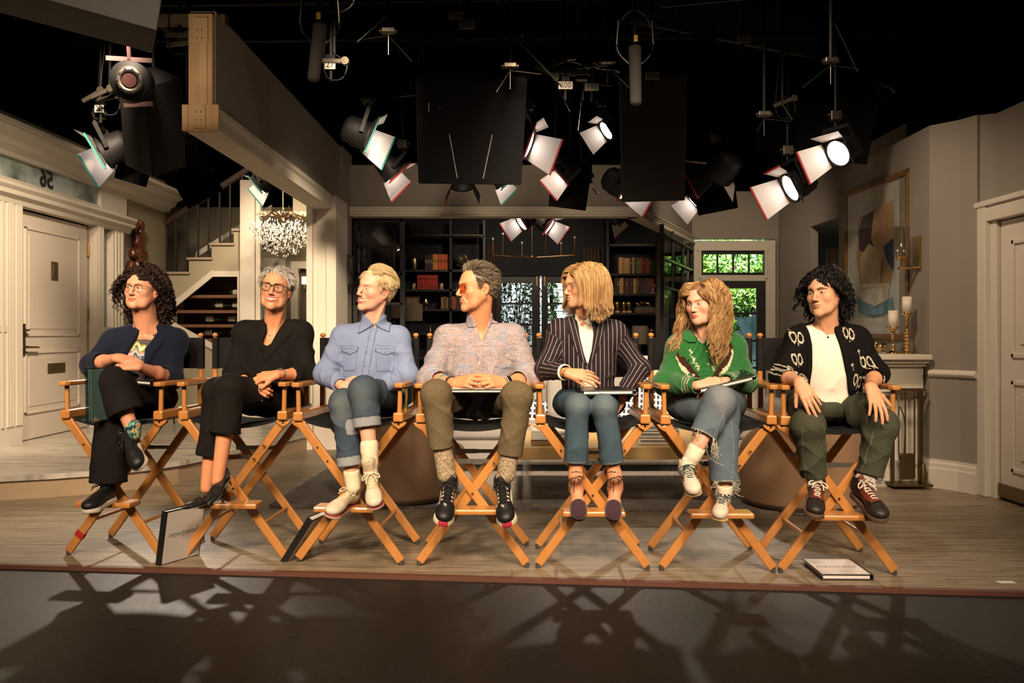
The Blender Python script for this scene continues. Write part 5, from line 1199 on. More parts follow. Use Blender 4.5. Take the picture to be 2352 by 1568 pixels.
# coffee table with acrylic legs
e=empty('coffee_table',(.72,6.1,0),0,'low gold coffee table standing on clear acrylic legs','coffee table'); GT=wood('gold_leaf',(.36,.22,.08),(.50,.33,.13),(3,3,3),.35)
m=MB(); m.box((-.68,-.5,.335),(.68,.5,.418)); m.build('tabletop',GT,e,.004)
ac=clear_glass('acrylic',(.93,.93,.92),.12)
for sx_ in (-.62,.60):
    for sy_ in (-.42,.42): m=MB(); m.box((sx_-.03,sy_-.09,.02),(sx_+.03,sy_+.09,.334)); m.build('leg',ac,e,.003)
def flatbook(c,w_,d_,h_,col,lab,cover='cover',title=None,stripe=None):
    e=empty('book',c,0,lab,'book','books stacked on the coffee table'); m=MB(); m.box((-w_/2+.004,-d_/2+.004,.004),(w_/2-.004,d_/2,h_-.004)); m.build('pages',flat('pages',(.6,.52,.4),.9),e)
    m=MB(); m.box((-w_/2,-d_/2,0),(w_/2,d_/2,.004)); m.box((-w_/2,-d_/2,h_-.004),(w_/2,d_/2,h_)); m.box((-w_/2,-d_/2,0),(w_/2,-d_/2+.004,h_)); m.build(cover,flat('tb_%d_%d'%(int(col[0]*999),int(col[2]*999)),col,.5),e,.001)
    if title:
        for i,l in enumerate(title): text('title',l,flat('ink',(.01,.01,.01),.5),e,(w_*.30,-d_/2-.0005,h_*(.68-.40*i)),np.array([[1,0,0],[0,0,-1],[0,1,0]]).astype(float),h_*.52,.0006,'LEFT' if False else 'CENTER',bold=True)
    if stripe: m=MB(); m.box((-w_/2*.9,-d_/2-.001,h_*.35),(w_/2*.9,-d_/2+.001,h_*.7)); m.build('spine_marking',flat('stripe_grey',(.13,.13,.13),.6),e)
flatbook((.29,5.80,.419),.31,.25,.036,(.22,.13,.07),'brown box-like book under the white architecture book'); flatbook((.285,5.80,.456),.30,.24,.058,(.62,.60,.55),'thick white book titled Architecture in the 20th Century',title=['Architecture','in the 20th C'])
for i,(h_,c) in enumerate(((.045,(.55,.50,.42)),(.045,(.50,.47,.42)),(.045,(.45,.44,.42)))): flatbook((1.02,5.85,.419+i*.046),.29-.01*i,.24,h_,c,['cream book with grey spine at the bottom of the right stack','cream book in the middle of the right stack','grey striped book topping the right stack'][i],stripe=True)
# barrel armchairs
def armchair(loc,rz,lab,col,dark):
    e=empty('armchair',loc,rz,lab,'armchair','tan leather barrel armchairs'); L=flat('tan_leather_%d'%int(col[0]*999),col,.5,spec=.35,bump=.05,sc=60)
    S=Sh()
    def shell(P):
        x,y,z=P.T; r=np.sqrt(x*x+(y*1.0)**2); top=.62+.06*np.clip(-y/.3,-1,1)-.20*np.clip((y)/.40,0,1)**1.5
        d=np.maximum(r-.40,.30-r); d=np.maximum(d,np.minimum(y-.10,.26-np.abs(x))); return smax(np.maximum(d,-(z-.05)),z-top,.04)
    S.ops.append(('+',0,(V(0,0,.35),.6,shell))); soft('shell',S,(-.5,-.5,0),(.5,.5,.8),.012,L,e)
    S=Sh(); S.add(rbox((0,.06,.27),(.285,.33,.13),.06)); soft('seat_cushion',S,(-.4,-.4,0),(.4,.5,.5),.012,L,e)
    m=MB(); m.cyl((0,0,.005),(0,0,.05),.33,n=32); m.build('swivel_base',flat('plinth_cream',(.5,.45,.38),.5),e); return e
armchair((-.80,5.95,.0),-.9,'dark tan leather barrel armchair at the left, its back to the camera',(.27,.165,.10),0); armchair((1.98,5.72,.0),.75,'tan leather barrel armchair on the right behind the last tall chairs',(.36,.22,.13),0)
# side chair with brass frame behind the shirts
e=empty('side_chair',(-1.16,7.2,0),0,'dark side chair with a thin brass frame behind the blue shirt','chair')
wire('frame',[V(-.2,.1,.75),V(-.2,.15,1.05),V(-.05,.16,1.16),V(.12,.16,1.16),V(.22,.12,1.05),V(.22,.1,.1)],.011,BRASS,e,sub=4); m=MB(); m.box((-.24,-.3,.38),(.24,.2,.46)); m.build('seat',flat('olive_velvet',(.10,.09,.06),.9),e,.02); m=MB(); m.box((-.21,.16,.5),(.21,.2,.78)); m.build('backrest',flat('olive_velvet'),e,.02)
for sx_ in (-.22,.22):
    for sy_ in (-.28,.16): m=MB(); m.cyl((sx_,sy_,0),(sx_,sy_,.40),.012); m.build('leg',BRASS,e)
# cream table lamp behind the sofa
c=Wp(1487,870,8.35); e=empty('table_lamp',(c[0],8.35,.0),0,'cream table lamp on a low console behind the sofa','lamp'); m=MB(); m.lathe((0,0,.76),[(.13,.0),(.10,.20),(.095,.2),(.125,0)],24); m.build('lamp_shade',flat('cream_shade',(.72,.62,.45),.8),e); m=MB(); m.lathe((0,0,.5),[(.001,0),(.06,0),(.08,.08),(.03,.2),(.012,.27),(.001,.27)],18); m.build('lamp_base',flat('cream_ceramic',(.6,.55,.45),.3),e); m=MB(); m.ball((0,0,.86),.04); m.build('bulb',emit('lamp_bulb',(1,.75,.45),12),e)
m=MB(); m.box((.2,8.15,0),(2.2,8.5,.5)); m.build('console_table',flat('console_dark',(.05,.035,.025),.4),label='low dark console table behind the sofa',cat='table',bevel=.006)
# mantelpiece, hearth, candlesticks, tools
e=empty('mantelpiece',(3.05,7.25,0),0,'white painted fireplace mantelpiece on the right wall','mantelpiece'); O=V(3.05,7.25,0)
for a_,b_ in ((-.72,-.42),(.42,.72)): m=MB(); m.box((-.10,a_,0.02),(.18,b_,.94)); m.box((-.13,a_-.03,.019),(.179,b_+.03,.20)); m.box((-.12,a_+.02,.25),(-.09,b_-.02,.70)); m.build('pilaster',TRIM,e,.006)
m=MB(); m.box((-.13,-.76,.74),(.18,.76,.96)); m.build('frieze',TRIM,e,.004)
m=MB()
for z0,z1,p in ((.70,.73,.03),(.73,.745,.05),(.93,.955,.05),(.955,.985,.09),(.985,1.025,.14)): m.box((-.13-p,-.76-p,z0),(.18,.76+p,z1))
m.build('shelf',TRIM,e,.006)
m=MB(); m.box((.02,-.42,.02),(.10,.42,.70)); m.build('firebox',flat('soot',(.012,.010,.009),.9),e)
m=MB(); m.slab([(2.62,6.42),(3.22,6.42),(3.22,8.1),(2.62,8.1)],.001,.022); m.build('hearth',marble(),label='pale marble hearth slab before the fireplace',cat='hearth')
def candle(px_,y0,y1,y2,Y,lab,prof_,r):
    b=Wp(px_,y2,Y); zb=1.026; zt=float(Wp(0,y1,Y)[2]); zc=float(Wp(0,y0,Y)[2]); H=zt-zb; e=empty('candlestick',(b[0],Y,zb),0,lab,'candlestick','brass candlesticks on the mantelpiece')
    m=MB(); m.lathe((0,0,0),[(rr,h*H) for rr,h in prof_],24); m.build('stick',flat('polished_brass',(.72,.50,.22),.15,1),e); m=MB(); m.lathe((0,0,H),[(.001,0),(r,0),(r,zc-zt),(r*.7,zc-zt-.006),(.001,zc-zt-.008)],20); m.build('pillar_candle',flat('white_wax',(.74,.68,.55),.5),e); m=MB(); m.cyl((0,0,zc-zb-.008),(0,0,zc-zb+.012),.0015,n=6); m.build('wick',flat('wick',(.02,.02,.02),.9),e)
candle(2051,713,750,813,6.62,'shorter brass candlestick with a white pillar candle on the mantel',[(.001,0),(.055,0),(.055,.03),(.02,.10),(.012,.2),(.018,.22),(.012,.26),(.011,.75),(.02,.78),(.012,.82),(.03,.9),(.045,.94),(.045,1),(.001,1)],.036)
candle(2083,681,717,815,6.55,'taller beaded brass candlestick with a white pillar candle, nearest the wall',[(.001,0),(.06,0),(.06,.02),(.03,.06)]+[(.012+.018*abs(math.sin(t_*PI*6)),.06+.5*t_) for t_ in np.linspace(0,1,37)]+[(.011,.6),(.011,.86),(.02,.88),(.03,.93),(.042,.96),(.042,1),(.001,1)],.036)
S=Sh(); S.add(ell((0,0,.05),(.14,.07,.05)),.01); S.sub(ell((0,-.01,.09),(.12,.055,.05)),.01); S.disp=lambda P:.006*np.sin(P[:,0]*120); Vv,F=mesh_sdf(S,(-.18,-.1,-.02),(.18,.1,.13),.006); o=npmesh('brass_bowl',Vv,F,flat('polished_brass',(.72,.50,.22),.15,1)); o.location=(2.92,6.75,1.03); set_props(o,'ribbed brass leaf bowl on the mantel beside the candlesticks','bowl')
e=empty('fire_tools',(3.06,6.36,.022),0,'aged brass fireplace tool set standing on the hearth','fire tools'); FB=flat('tool_brass',(.16,.12,.06),.4,1)
m=MB(); m.box((-.16,-.08,0),(.14,.08,.02)); m.build('base_plate',FB,e,.003)
for i,x in enumerate((-.135,.075)): m=MB(); m.box((x-.012,-.012,.02),(x+.012,.012,.74)); m.build('upright',FB,e)
m=MB(); m.box((-.147,-.014,.72),(.12,.014,.745)); m.build('crossbar',FB,e)
m=MB(); m.cyl((-.05,-.03,.20),(-.05,-.03,.73),.006); m.box((-.09,-.04,.05),(.01,-.025,.25)); m.build('shovel',FB,e,.002); m=MB(); m.cyl((.02,-.03,.06),(.02,-.03,.73),.006); m.cyl((.02,-.03,.14),(.045,-.03,.17),.005); m.build('poker',FB,e); m=MB(); m.cyl((.085,-.03,.12),(.085,-.03,.73),.005); m.lathe((.085,-.03,.03),[(.03,0),(.035,.06),(.015,.14)],12); m.build('brush',FB,e)
wire('tongs',[V(-.10,-.03,.72),V(-.10,-.03,.25),V(-.08,-.03,.20),V(-.06,-.03,.25),V(-.055,-.03,.5),V(-.10,-.03,.62)],.005,FB,e,sub=3)
# large abstract picture between glass sconces (right wall plane)
e=empty('large_picture',(3.262,7.38,1.84),0,'large framed abstract picture in brown, sand and blue above the mantel','picture'); e.rotation_euler=(0,0,math.atan2(.04,1.83))
m=MB(); 
for y0,y1,z0,z1 in ((-.62,.62,-.70,-.655),(-.62,.62,.655,.70),(-.62,-.575,-.70,.70),(.575,.62,-.70,.70)): m.box((-.045,y0,z0),(0,y1,z1))
m.build('frame',wood('gold_frame',(.16,.08,.025),(.26,.14,.05),(8,8,8),.35),e,.006)
m=MB(); m.box((-.02,-.58,-.66),(-.005,.58,.66)); m.build('mat_board',flat('mat_cream',(.46,.45,.38),.8),e)
m=MB(); m.box((-.026,-.40,-.50),(-.02,.40,.50)); m.build('print',flat('print_ground',(.40,.42,.40),.7,var=.2,sc=6),e)
def shp(pts,col,x):
    q=MB(); n=len(pts); vs=[(x,y,z) for y,z in pts]+[(x-.0015,y,z) for y,z in pts]; q._add(vs,[tuple(range(n)),tuple(range(n,2*n))[::-1]]+[(i,(i+1)%n,n+(i+1)%n,n+i) for i in range(n)]); q.build('painted_shape',flat('paint_%d_%d'%(int(col[0]*999),int(col[2]*999)),col,.7,var=.35,sc=7),e)
# y decreases towards camera; picture-left is far end (y+)
shp([(.30,.42),(-.34,.48),(-.36,-.05),(-.30,-.25),(.28,-.20),(.36,.0),(.34,.30)],(.34,.21,.11),-.027)
shp([(.32,.30),(.22,.42),(.02,.44),(-.10,.30),(.05,.05),(.30,.12)],(.05,.03,.03),-.029); shp([(.0,.46),(-.34,.48),(-.36,.10),(-.12,-.02),(.06,.20)],(.42,.27,.14),-.031)
shp([(.10,.16),(-.16,.05),(-.10,-.28),(.24,-.22),(.28,.05)],(.44,.34,.20),-.033); shp([(-.18,.10),(-.36,.16),(-.36,-.12),(-.24,-.02)],(.03,.045,.09),-.035)
shp([(.30,-.20),(-.30,-.22),(-.26,-.36),(.10,-.44),(.30,-.34)],(.48,.42,.30),-.034); shp([(.34,-.30),(.20,-.36),(-.05,-.42),(-.34,-.34),(-.36,-.46),(.0,-.50),(.30,-.46)],(.10,.20,.24),-.036)
q=MB(); q.box((-.046,-.60,-.68),(-.044,.60,.68)); q.build('glazing',clear_glass('picture_glass',(1,1,1),.05),e)
for (y,z,lab) in ((8.12,1.78,'brass and clear glass wall sconce left of the large picture'),(6.60,1.80,'brass and clear glass wall sconce right of the large picture')):
    e=empty('wall_sconce',(3.275 if y>7 else 3.243,y,z),0,lab,'wall light'); m=MB(); m.box((-.02,-.055,-.10),(0,.055,.16)); m.box((-.16,-.018,-.10),(-.02,.018,-.085)); m.cyl((-.13,0,-.092),(-.13,0,-.018),.012); m.cyl((-.13,0,-.022),(-.13,0,.0),.035,.045); m.build('bracket',BRASS,e,.002)
    m=MB(); m.lathe((-.13,0,0),[(.055,0),(.058,.24),(.054,.24),(.051,.004),(.001,.004)],24); m.build('glass_shade',clear_glass('sconce_glass',(.9,.88,.82),.2),e); m=MB(); m.cyl((-.13,0,.0),(-.13,0,.06),.014); m.build('bulb_holder',BRASS,e)
# wall plate and narrow mirror beside the post
m=MB(); m.box((-1.842,8.62,1.80),(-1.828,8.74,1.93)); m.build('switch_plate',BRASS,label='brass switch plate on the grey wall by the white post',cat='switch',bevel=.003)
m=MB(); m.box((-1.840,9.02,1.70),(-1.78,9.28,2.05)); o=m.build('wall_mirror',flat('mirror_frame',(.12,.09,.06),.3,1),label='narrow mirror in an aged metal frame on the wall right of the white post',cat='mirror',bevel=.01); q=MB(); q.box((-1.782,9.04,1.73),(-1.776,9.26,2.02)); q.build('mirror_glass',flat('mirror_glass',(.7,.7,.65),.05,1),o)
# carved wooden wall clock on the olive wall
e=empty('carved_shelf',(LX,10.05,1.9),0,'ornate carved red-brown wooden wall piece with scrolls','carved ornament'); CW=flat('carved_wood',(.085,.022,.010),.3,spec=.6,var=.4,sc=9)
S=Sh(); S.add(ell((.04,-.0,-.20),(.09,.30,.16)),.04).add(cap((.05,0,-.1),(.05,0,.35),.11,.05),.05).add(cap((.05,-.26,-.12),(.06,-.20,.12),.07,.035),.04).add(cap((.05,.26,-.12),(.06,.20,.10),.07,.035),.04).add(ell((.07,-.02,.42),(.06,.09,.10)),.04).add(ell((.05,.07,.58),(.05,.06,.10)),.04).add(ell((.05,-.06,.60),(.05,.05,.07)),.03).add(ell((.06,-.14,.25),(.05,.06,.06)),.03).add(ell((.06,.14,.25),(.05,.06,.06)),.03).add(ell((.04,0,-.45),(.07,.20,.22)),.05)
S.sub(ell((.10,0,.15),(.06,.03,.07)),.02).sub(ell((.10,.10,.0),(.06,.04,.05)),.02).sub(ell((.10,-.10,.0),(.06,.04,.05)),.02); S.disp=lambda P:.012*np.sin(P[:,2]*45+8*np.sin(P[:,1]*14))*np.sin(P[:,1]*38); Vv,F=mesh_sdf(S,(-.1,-.45,-.75),(.25,.45,.8),.010); npmesh('carving',Vv,F,CW,e)
m=MB(); m.ball((.15,.0,-.22),.07,10,(.5,1,1)); m.build('white_boss',flat('boss_white',(.6,.55,.5),.5),e); m=MB(); m.cyl((.1,-.34,-.12),(.16,-.42,-.12),.012).box((.14,-.45,-.15),(.17,-.41,-.09)); m.build('brass_arm',BRASS,e)
# crystal chandelier
c=Wp(650,500,10.2); e=empty('crystal_chandelier',tuple(c),0,'large gilt branch chandelier dripping with clear crystals','chandelier'); rs=np.random.RandomState(5)
for i in range(26):
    a=i/26*2*PI+rs.normal()*.1; r=rs.uniform(.22,.40); pts=[V(0,0,-.02),V(math.cos(a)*r*.4,math.sin(a)*r*.4,rs.uniform(.02,.08)),V(math.cos(a+.2)*r*.8,math.sin(a+.2)*r*.8,rs.uniform(-.04,.06)),V(math.cos(a+.1)*r,math.sin(a+.1)*r,rs.uniform(0,.12))]; wire('branch',pts,.008,flat('gilt',(.5,.33,.16),.3,1),e,sub=3,r2=.003)
t=NT('crystal'); t.set(rough=.12,metal=.0,col=(.75,.72,.66),spec=1,coat=1)
VV=[];F=[]
for i in range(900):
    a=rs.uniform(0,2*PI); r=.40*rs.uniform(0,1)**.5; z=-.06-rs.uniform(0,1)*(.34*(1-(r/.42)**2)+.09); s_=rs.uniform(.005,.011); L=s_*rs.uniform(1.3,2.4); x,y=r*math.cos(a),r*math.sin(a); k=len(VV)
    VV+=[(x,y,z+L),(x+s_,y,z),(x,y+s_,z),(x-s_,y,z),(x,y-s_,z),(x,y,z-L)]; F+=[(k,k+1,k+2),(k,k+2,k+3),(k,k+3,k+4),(k,k+4,k+1),(k+5,k+2,k+1),(k+5,k+3,k+2),(k+5,k+4,k+3),(k+5,k+1,k+4)]
o=npmesh('crystal_drops',VV,np.array(F),t.m,e,smooth=False); set_props(o,kind='stuff'); m=MB(); m.cyl((0,0,-.05),(0,0,1.2),.006).ball((0,0,-.02),.04); m.build('stem',OLDB,e)
# studio pieces by the steps: wire railing newel near the rack
m=MB(); 
for x in (-4.05,-3.93,-3.80): m.cyl((x,9.3,.173),(x,9.3,1.17),.012,n=8)
m.beam((-4.3,9.3,1.18),(-3.75,9.3,1.21),.06,.05); m.build('entry_railing',wood('dark_rail',(0,0,0),(0,0,0)),label='short dark railing at the foot of the stairs, mostly hidden',cat='railing')
# ---------------------------------------------------------------- tall director's chairs
CWD=wood('chair_maple',(.40,.155,.035),(.58,.26,.072),(26,26,5),.30,.5,.3); ZN=flat('zinc',(.38,.37,.33),.35,1); CANV=flat('black_canvas',(.010,.010,.010),.9,spec=.2,bump=.2,sc=500); BOLT=flat('bolt',(.35,.32,.28),.3,1)
def make_chair(label):
    e=empty('directors_chair',(0,0,0),0,label,'chair','tall wooden director chairs in the row')
    for fy,sgn in ((-.205,1),(.195,-1)):
        for s in (1,-1):
            y=fy+(.012 if s==1 else -.012)*sgn; a=V(-s*.275,y,.018); b=V(s*.262,y,.735)
            m=MB(); m.beam(a,b,.022,.046,up=(0,1,0)) if False else m.beam(a,b,.046,.022,up=(0,-1,0)); lg=m.build('leg',CWD,e,.007)
            q=MB(); q.cyl((a[0],y,0),(a[0],y,.022),.012); q.build('foot_pad',flat('pad',(.05,.045,.04),.5),lg)
            if s==-1:
                q=MB()
                for (x,z) in ((0,.375),): q.cyl((x,y-.018*sgn,z),(x,y-.011*sgn,z),.006,n=10)
                q.build('pivot_bolt',BOLT,lg)
            for zz in (.60,.53): xx=a[0]+(b[0]-a[0])*(zz-.018)/.717; q=MB(); q.cyl((xx,fy-.03*sgn,zz),(xx,fy-.012*sgn,zz),.005,n=10); q.build('rivet',BOLT,lg)
    for y in (-.185,.175): m=MB(); m.box((-.135,y-.002,.520),(.0,y+.002,.545)); m.box((-.012,y+.002,.522),(.135,y+.005,.543)); m.build('folding_brace',ZN,e)
    for s in (-1,1): m=MB(); x=s*(.275-.537*(.165/.717)); m.cyl((x,-.20,.185),(x,.19,.185),.009); m.build('stretcher',CWD,e)
    m=MB(); m.box((-.155,-.325,.285),(.155,-.215,.313)); m.build('footrest',CWD,e,.008)
    for s in (-1,1):
        m=MB(); m.box((s*.262-.026,-.245,.735),(s*.262+.026,.24,.782)); rl=m.build('seat_rail',CWD,e,.008)
        for y in (-.225,.19): q=MB(); x0=s*.262; q.xz([(x0-.04,.732),(x0+.04,.732),(x0+.03,.715),(x0+.0,.695),(x0-.03,.715)],y,y+.03); q.build('hinge_block',CWD,rl,.004); q=MB(); q.cyl((x0,y-.002,.722),(x0,y+.004,.722),.006,n=10); q.box((x0-.002,y-.002,.722),(x0+.002,y+.003,.734)); q.build('keyhole',flat('hole',(.005,.004,.003),.9),rl)
        m=MB(); m.cyl((s*.265,-.215,.78),(s*.268,-.215,.91),.0125,.0115); m.build('arm_post',CWD,e)
        m=MB(); m.box((s*.268-.014,.19,.78),(s*.268+.014,.218,.93)); m.lathe((s*.268,.204,.93),[(.016,0),(.017,.01),(.013,.02),(.016,.035),(.014,.06),(.0125,.07),(.0125,.235),(.001,.235)],16); bp=m.build('back_post',CWD,e,.002)
        q=MB(); q.ball((s*.268,.204,1.178),.016,10,(1,1,.8)); q.build('finial',CWD,bp)
        m=MB(); x=s*.268; m.slab([(x-.030,-.235),(x-.018,-.262),(x+.018,-.262),(x+.030,-.235),(x+.030,.185),(x-.030,.185)],.910,.934); m.build('armrest',CWD,e,.006)
    m=MB(); N=12; top=[(x,.745-.045*(1-(x/.25)**2)) for x in np.linspace(-.25,.25,N+1)]; m.xz(top+[(x,z-.012) for x,z in top[::-1]],-.22,.21); m.build('seat',CANV,e)
    m=MB(); bk=[(x,.215+.025*(1-(x/.27)**2)) for x in np.linspace(-.285,.285,13)]; m.slab(bk+[(x,y+.008) for x,y in bk[::-1]],.985,1.163)
    for s in (-1,1): m.cyl((s*.268,.204,.985),(s*.268,.204,1.163),.0175,n=14)
    m.build('backrest',CANV,e); return e
CH=[(-2.085,4.60,7,'leftmost tall wooden director chair, red tape round its front left leg'),(-1.455,4.57,2,'tall wooden director chair under the silver-haired person in black'),(-.825,4.485,4.5,'tall wooden director chair under the person in the blue shirt'),(-.197,4.43,1,'middle tall wooden director chair under the person in tweed trousers'),(.412,4.385,1.5,'tall wooden director chair under the person in the pinstriped blazer'),(1.03,4.345,1,'tall wooden director chair under the person in the green sweater'),(1.615,4.30,1.5,'rightmost tall wooden director chair, under the person in olive trousers')]
c0=None
for x,y,rz,lab in CH:
    e=make_chair(lab) if c0 is None else copy_tree(c0)
    c0=c0 or e; e['label']=lab; e.location=(x,y,.0015); e.rotation_euler=(0,0,-math.radians(rz))
    if rz==7: first=e
CHAIRS=[o for o in COL.objects if o.name.startswith('directors_chair')]
# red tape on one leg only
a=V(-.275,-.205+.012,.018); b=V(.262,-.193,.735); d=nrm(b-a); m=MB(); m.beam(a+d*.10,a+d*.135,.0485,.0245,up=(0,-1,0)); m.build('red_tape',flat('red_tape',(.35,.01,.008),.6),first)
# binders
BK=flat('binder_black',(.010,.010,.011),.35); WH=flat('binder_page',(.60,.55,.52),.5); PG=flat('paper_edge',(.66,.62,.60),.8)
def binder(c,w_,u_,label,th=.028,white=True,ttl=True,flip=1,W=.25,H=.29,rings=False,openn=0,clear=False,nside=1):
    """c corner, w_ width dir (from the spine), u_ height dir; normal points to the visible cover"""
    w_=nrm(w_); u_=nrm(np.asarray(u_,float)-w_*(np.asarray(u_,float)@w_)); n=np.cross(w_,u_)*nside; R=np.stack([w_,u_,n],1); c=np.asarray(c,float)
    e=empty('binder',tuple(c),0,label,'binder')
    e.rotation_euler=Matrix([list(r) for r in (R if nside==1 else np.stack([w_,u_,n],1))]).to_euler() if nside==1 else (0,0,0)
    if nside!=1: RR=R
    def T(m,name,mat,bev=.002):
        if nside!=1: m.v=[tuple(R@np.array(v)) for v in m.v]
        return m.build(name,mat,e,bev)
    cm=BK if not clear else clear_glass('clear_cover',(.62,.72,.72),.15)
    m=MB(); m.box((0,0,0),(W,H,.003)); T(m,'cover',cm,.001); m=MB(); m.box((0,0,th-.003),(W,H,th)); T(m,'cover',cm,.001); m=MB(); m.box((-.001,0,0),(.004,H,th)); T(m,'spine',cm,.001)
    m=MB(); m.box((.015,.006,.004),(W-.012,H-.006,th-.006 if not clear else th-.004)); T(m,'pages',PG,.001)
    if white:
        m=MB(); m.box((.012,.008,th),(W-.006,H-.008,th+.0008)); T(m,'cover_sheet',WH,0)
        if ttl and nside==1: text('title','newlyweds',flat('title_teal',(.12,.17,.17),.6),e,(W*.52,H*.54,th+.001),np.eye(3),.044,.0004,shear=.25)
    if rings:
        for q in (.06,.145,.23): 
            if nside==1: wire('ring',[V(.010+.012*math.cos(t_),q,th*.5+.011*math.sin(t_)) for t_ in np.linspace(0,2*PI,11)[:-1]],.0015,SILV(),e,closed=True)
    return e
binder(V(-1.830,4.245,.0025),V(.11,.20,0),V(.078,.04,.275),'binder with a white titled cover leaning against the front leg of the second chair',.032)
binder(V(-1.208,4.31,.0025),V(.06,.22,0),V(.17,.03,.235),'binder seen nearly edge-on, leaning against the front leg of the third chair',.032)
binder(V(1.745,4.26,.0025),V(-1,.02,0),V(-.06,-.99,0),'binder lying flat on the wood floor by the rightmost chair',.026,W=.25,H=.28)
# lap binders
binder(Wp(205,846,4.12)+V(0,0,.0),V(.35,.93,0),V(.02,-.03,-1),'clear-covered binder held upright by the crossed arms of the curly-haired person',.030,white=False,clear=True,H=.27)
binder(Wp(352,876,4.33),V(-.88,-.30,.12),V(-.20,.85,.25),'black binder resting on the knee of the curly-haired person',.026,white=False,nside=1,W=.26,H=.22,rings=True)
binder(Wp(1030,902,4.14),V(1,0,0),V(0,.97,.10),'binder with a white cover across the lap of the person in tweed trousers',.018,ttl=False,W=.30,H=.20)
binder(V(.615,4.31,.893),V(-1,0,-.01),V(0,-1,-.03),'black ring binder on the lap of the person in the pinstriped blazer',.022,white=False,W=.27,H=.21,rings=True)
binder(V(1.20,4.30,.985),V(-1,0,-.24),V(0,-1,-.12),'black ring binder tilted on the crossed knee of the person in the green sweater',.022,white=False,W=.29,H=.22,rings=True)
m=MB(); m.box((2.318,3.93,.0018),(2.40,3.97,.0022)); m.build('paper_tag',PG,label='small white paper tag on the wood floor at the right edge',cat='tag')
# ---------------------------------------------------------------- overhead lighting rig
RB=flat('rig_black',(.005,.005,.0055),.6,spec=.2); FLAG=flat('flag_cloth',(.003,.003,.0035),.95,spec=.1); SIL=flat('flap_silver',(.62,.58,.57),.4,.0,bump=.3,sc=30); MET=flat('rod_steel',(.16,.155,.145),.3,1); CAST=flat('cast_metal',(.13,.115,.09),.4,1); TAG=flat('tag_card',(.42,.38,.33),.8); RED=flat('red_gel_tape',(.26,.008,.007),.7); TEAL=flat('teal_tape',(.005,.13,.11),.7); HOT=emit('lens_hot',(1,.86,.74),13)
NOUN={}
def uniq(s): NOUN[s]=NOUN.get(s,0)+1; return s
def lamp_head(px,py,Y,yaw,pitch,label,sc=1.,flaps=(1.25,0,.8,.8),tape=None,hot=True,angs=(80,55,42,42),drop=None,tag=None):
    """fresnel lamp; yaw: 0 aims at the camera (-Y), pitch<0 looks down"""
    if abs(yaw)<130: flaps=(.55,0,.15,1.15) if yaw>0 else (.55,0,1.15,.15)
    sc*=.8; c=Wp(px,py,Y); e=empty('stage_light',tuple(c),0,label,'stage light','stage lights hanging over the set'); R=rotm(math.radians(yaw),math.radians(pitch)); T=lambda q:R@(np.asarray(q,float)*sc)
    ax=np.stack([R[:,0],-R[:,2],R[:,1]],1)
    m=MB(); m.lathe(T((0,-.26,0)),[(.001,0),(.09*sc,0),(.13*sc,.04*sc),(.135*sc,.10*sc),(.145*sc,.12*sc),(.145*sc,.23*sc),(.16*sc,.24*sc),(.16*sc,.27*sc),(.14*sc,.27*sc),(.135*sc,.25*sc)],24,ax); m.build('housing',RB,e)
    m=MB(); m.lathe(T((0,-.005,0)),[(.134*sc,0),(.09*sc,.012*sc),(.001,.02*sc)],24,ax); m.build('lens',HOT if hot else flat('lens_off',(.05,.05,.05),.1),e)
    m=MB()
    for s in (-1,1): m.beam(T((s*.17,-.08,-.02)),T((s*.17,-.10,.24)),.012,.03)
    m.beam(T((-.17,-.10,.24)),T((.17,-.10,.24)),.012,.03); m.build('yoke',RB,e)
    up=T((0,-.10,.25)); L=drop or .9; m=MB(); m.cyl(up,up+V(0,0,L),.014*sc); m.build('hanger',RB,e)
    m=MB(); m.box(up+V(-.04,-.03,.05),up+V(.04,.03,.12)); m.cyl(up+V(-.06,0,.09),up+V(.06,0,.09),.012); m.build('clamp',CAST,e,.004)
    for k,(axx,on) in enumerate(zip(((0,0,1),(0,0,-1),(1,0,0),(-1,0,0)),flaps)):
        if not on: continue
        a=math.radians(angs[k]); u=np.array(axx,float); f=V(0,1,0); dd=f*math.cos(a*.6)+u*math.sin(a*.6); w_=np.cross(u,f)*.9; L=.24*on; b=u*.15
        p=[b-w_*.15,b+w_*.15,b+w_*.21+dd*L,b-w_*.21+dd*L]; nn=nrm(np.cross(p[1]-p[0],p[2]-p[0])); inn=nn if (nn@(f*.3-u))>0 else -nn
        q=MB(); q._add([T(x) for x in p]+[T(x-inn*.004) for x in p],[(0,1,2,3),(4,7,6,5),(0,4,5,1),(1,5,6,2),(2,6,7,3),(3,7,4,0)]); fl=q.build('barn_door',RB,e)
        q=MB(); q._add([T(x+inn*.002) for x in p],[(0,1,2,3)]); q.build('reflective_lining',SIL,fl)
        if tape and k in tape[1]: q=MB(); q.beam(T(p[2]),T(p[3]),.014,.014); q.build('edge_tape',tape[0],fl)
    if tag:
        q=MB(); tc=up+V(0,-.06,.20); q.box(tc+V(-.075,-.004,-.035),tc+V(.075,.0,.035)); tg=q.build('number_tag',TAG,e,.002); text('tag_number',tag,flat('ink',(.01,.01,.01),.5),tg,tc+V(0,-.0055,0),np.array([[1,0,0],[0,0,-1],[0,1,0]]).astype(float),.062,.0005)
    return e
A_=lamp_head
A_(238,352,6.3,-80,-30,'lit stage light at far left above the front door, its lower flap glowing',1.,tape=(TEAL,(2,3)),tag=None)
A_(412,372,7.2,100,-40,'lit stage light left of the dividing beam with a long dark flap',.95,drop=1.2)
A_(598,425,8.6,-95,-40,'small stage light hanging behind the beam over the crystal chandelier',.8,tape=(TEAL,(2,3)))
A_(845,315,6.6,105,-22,'lit stage light with a glowing silver flap, leftmost over the living room',1.,tape=(TEAL,(2,3)))
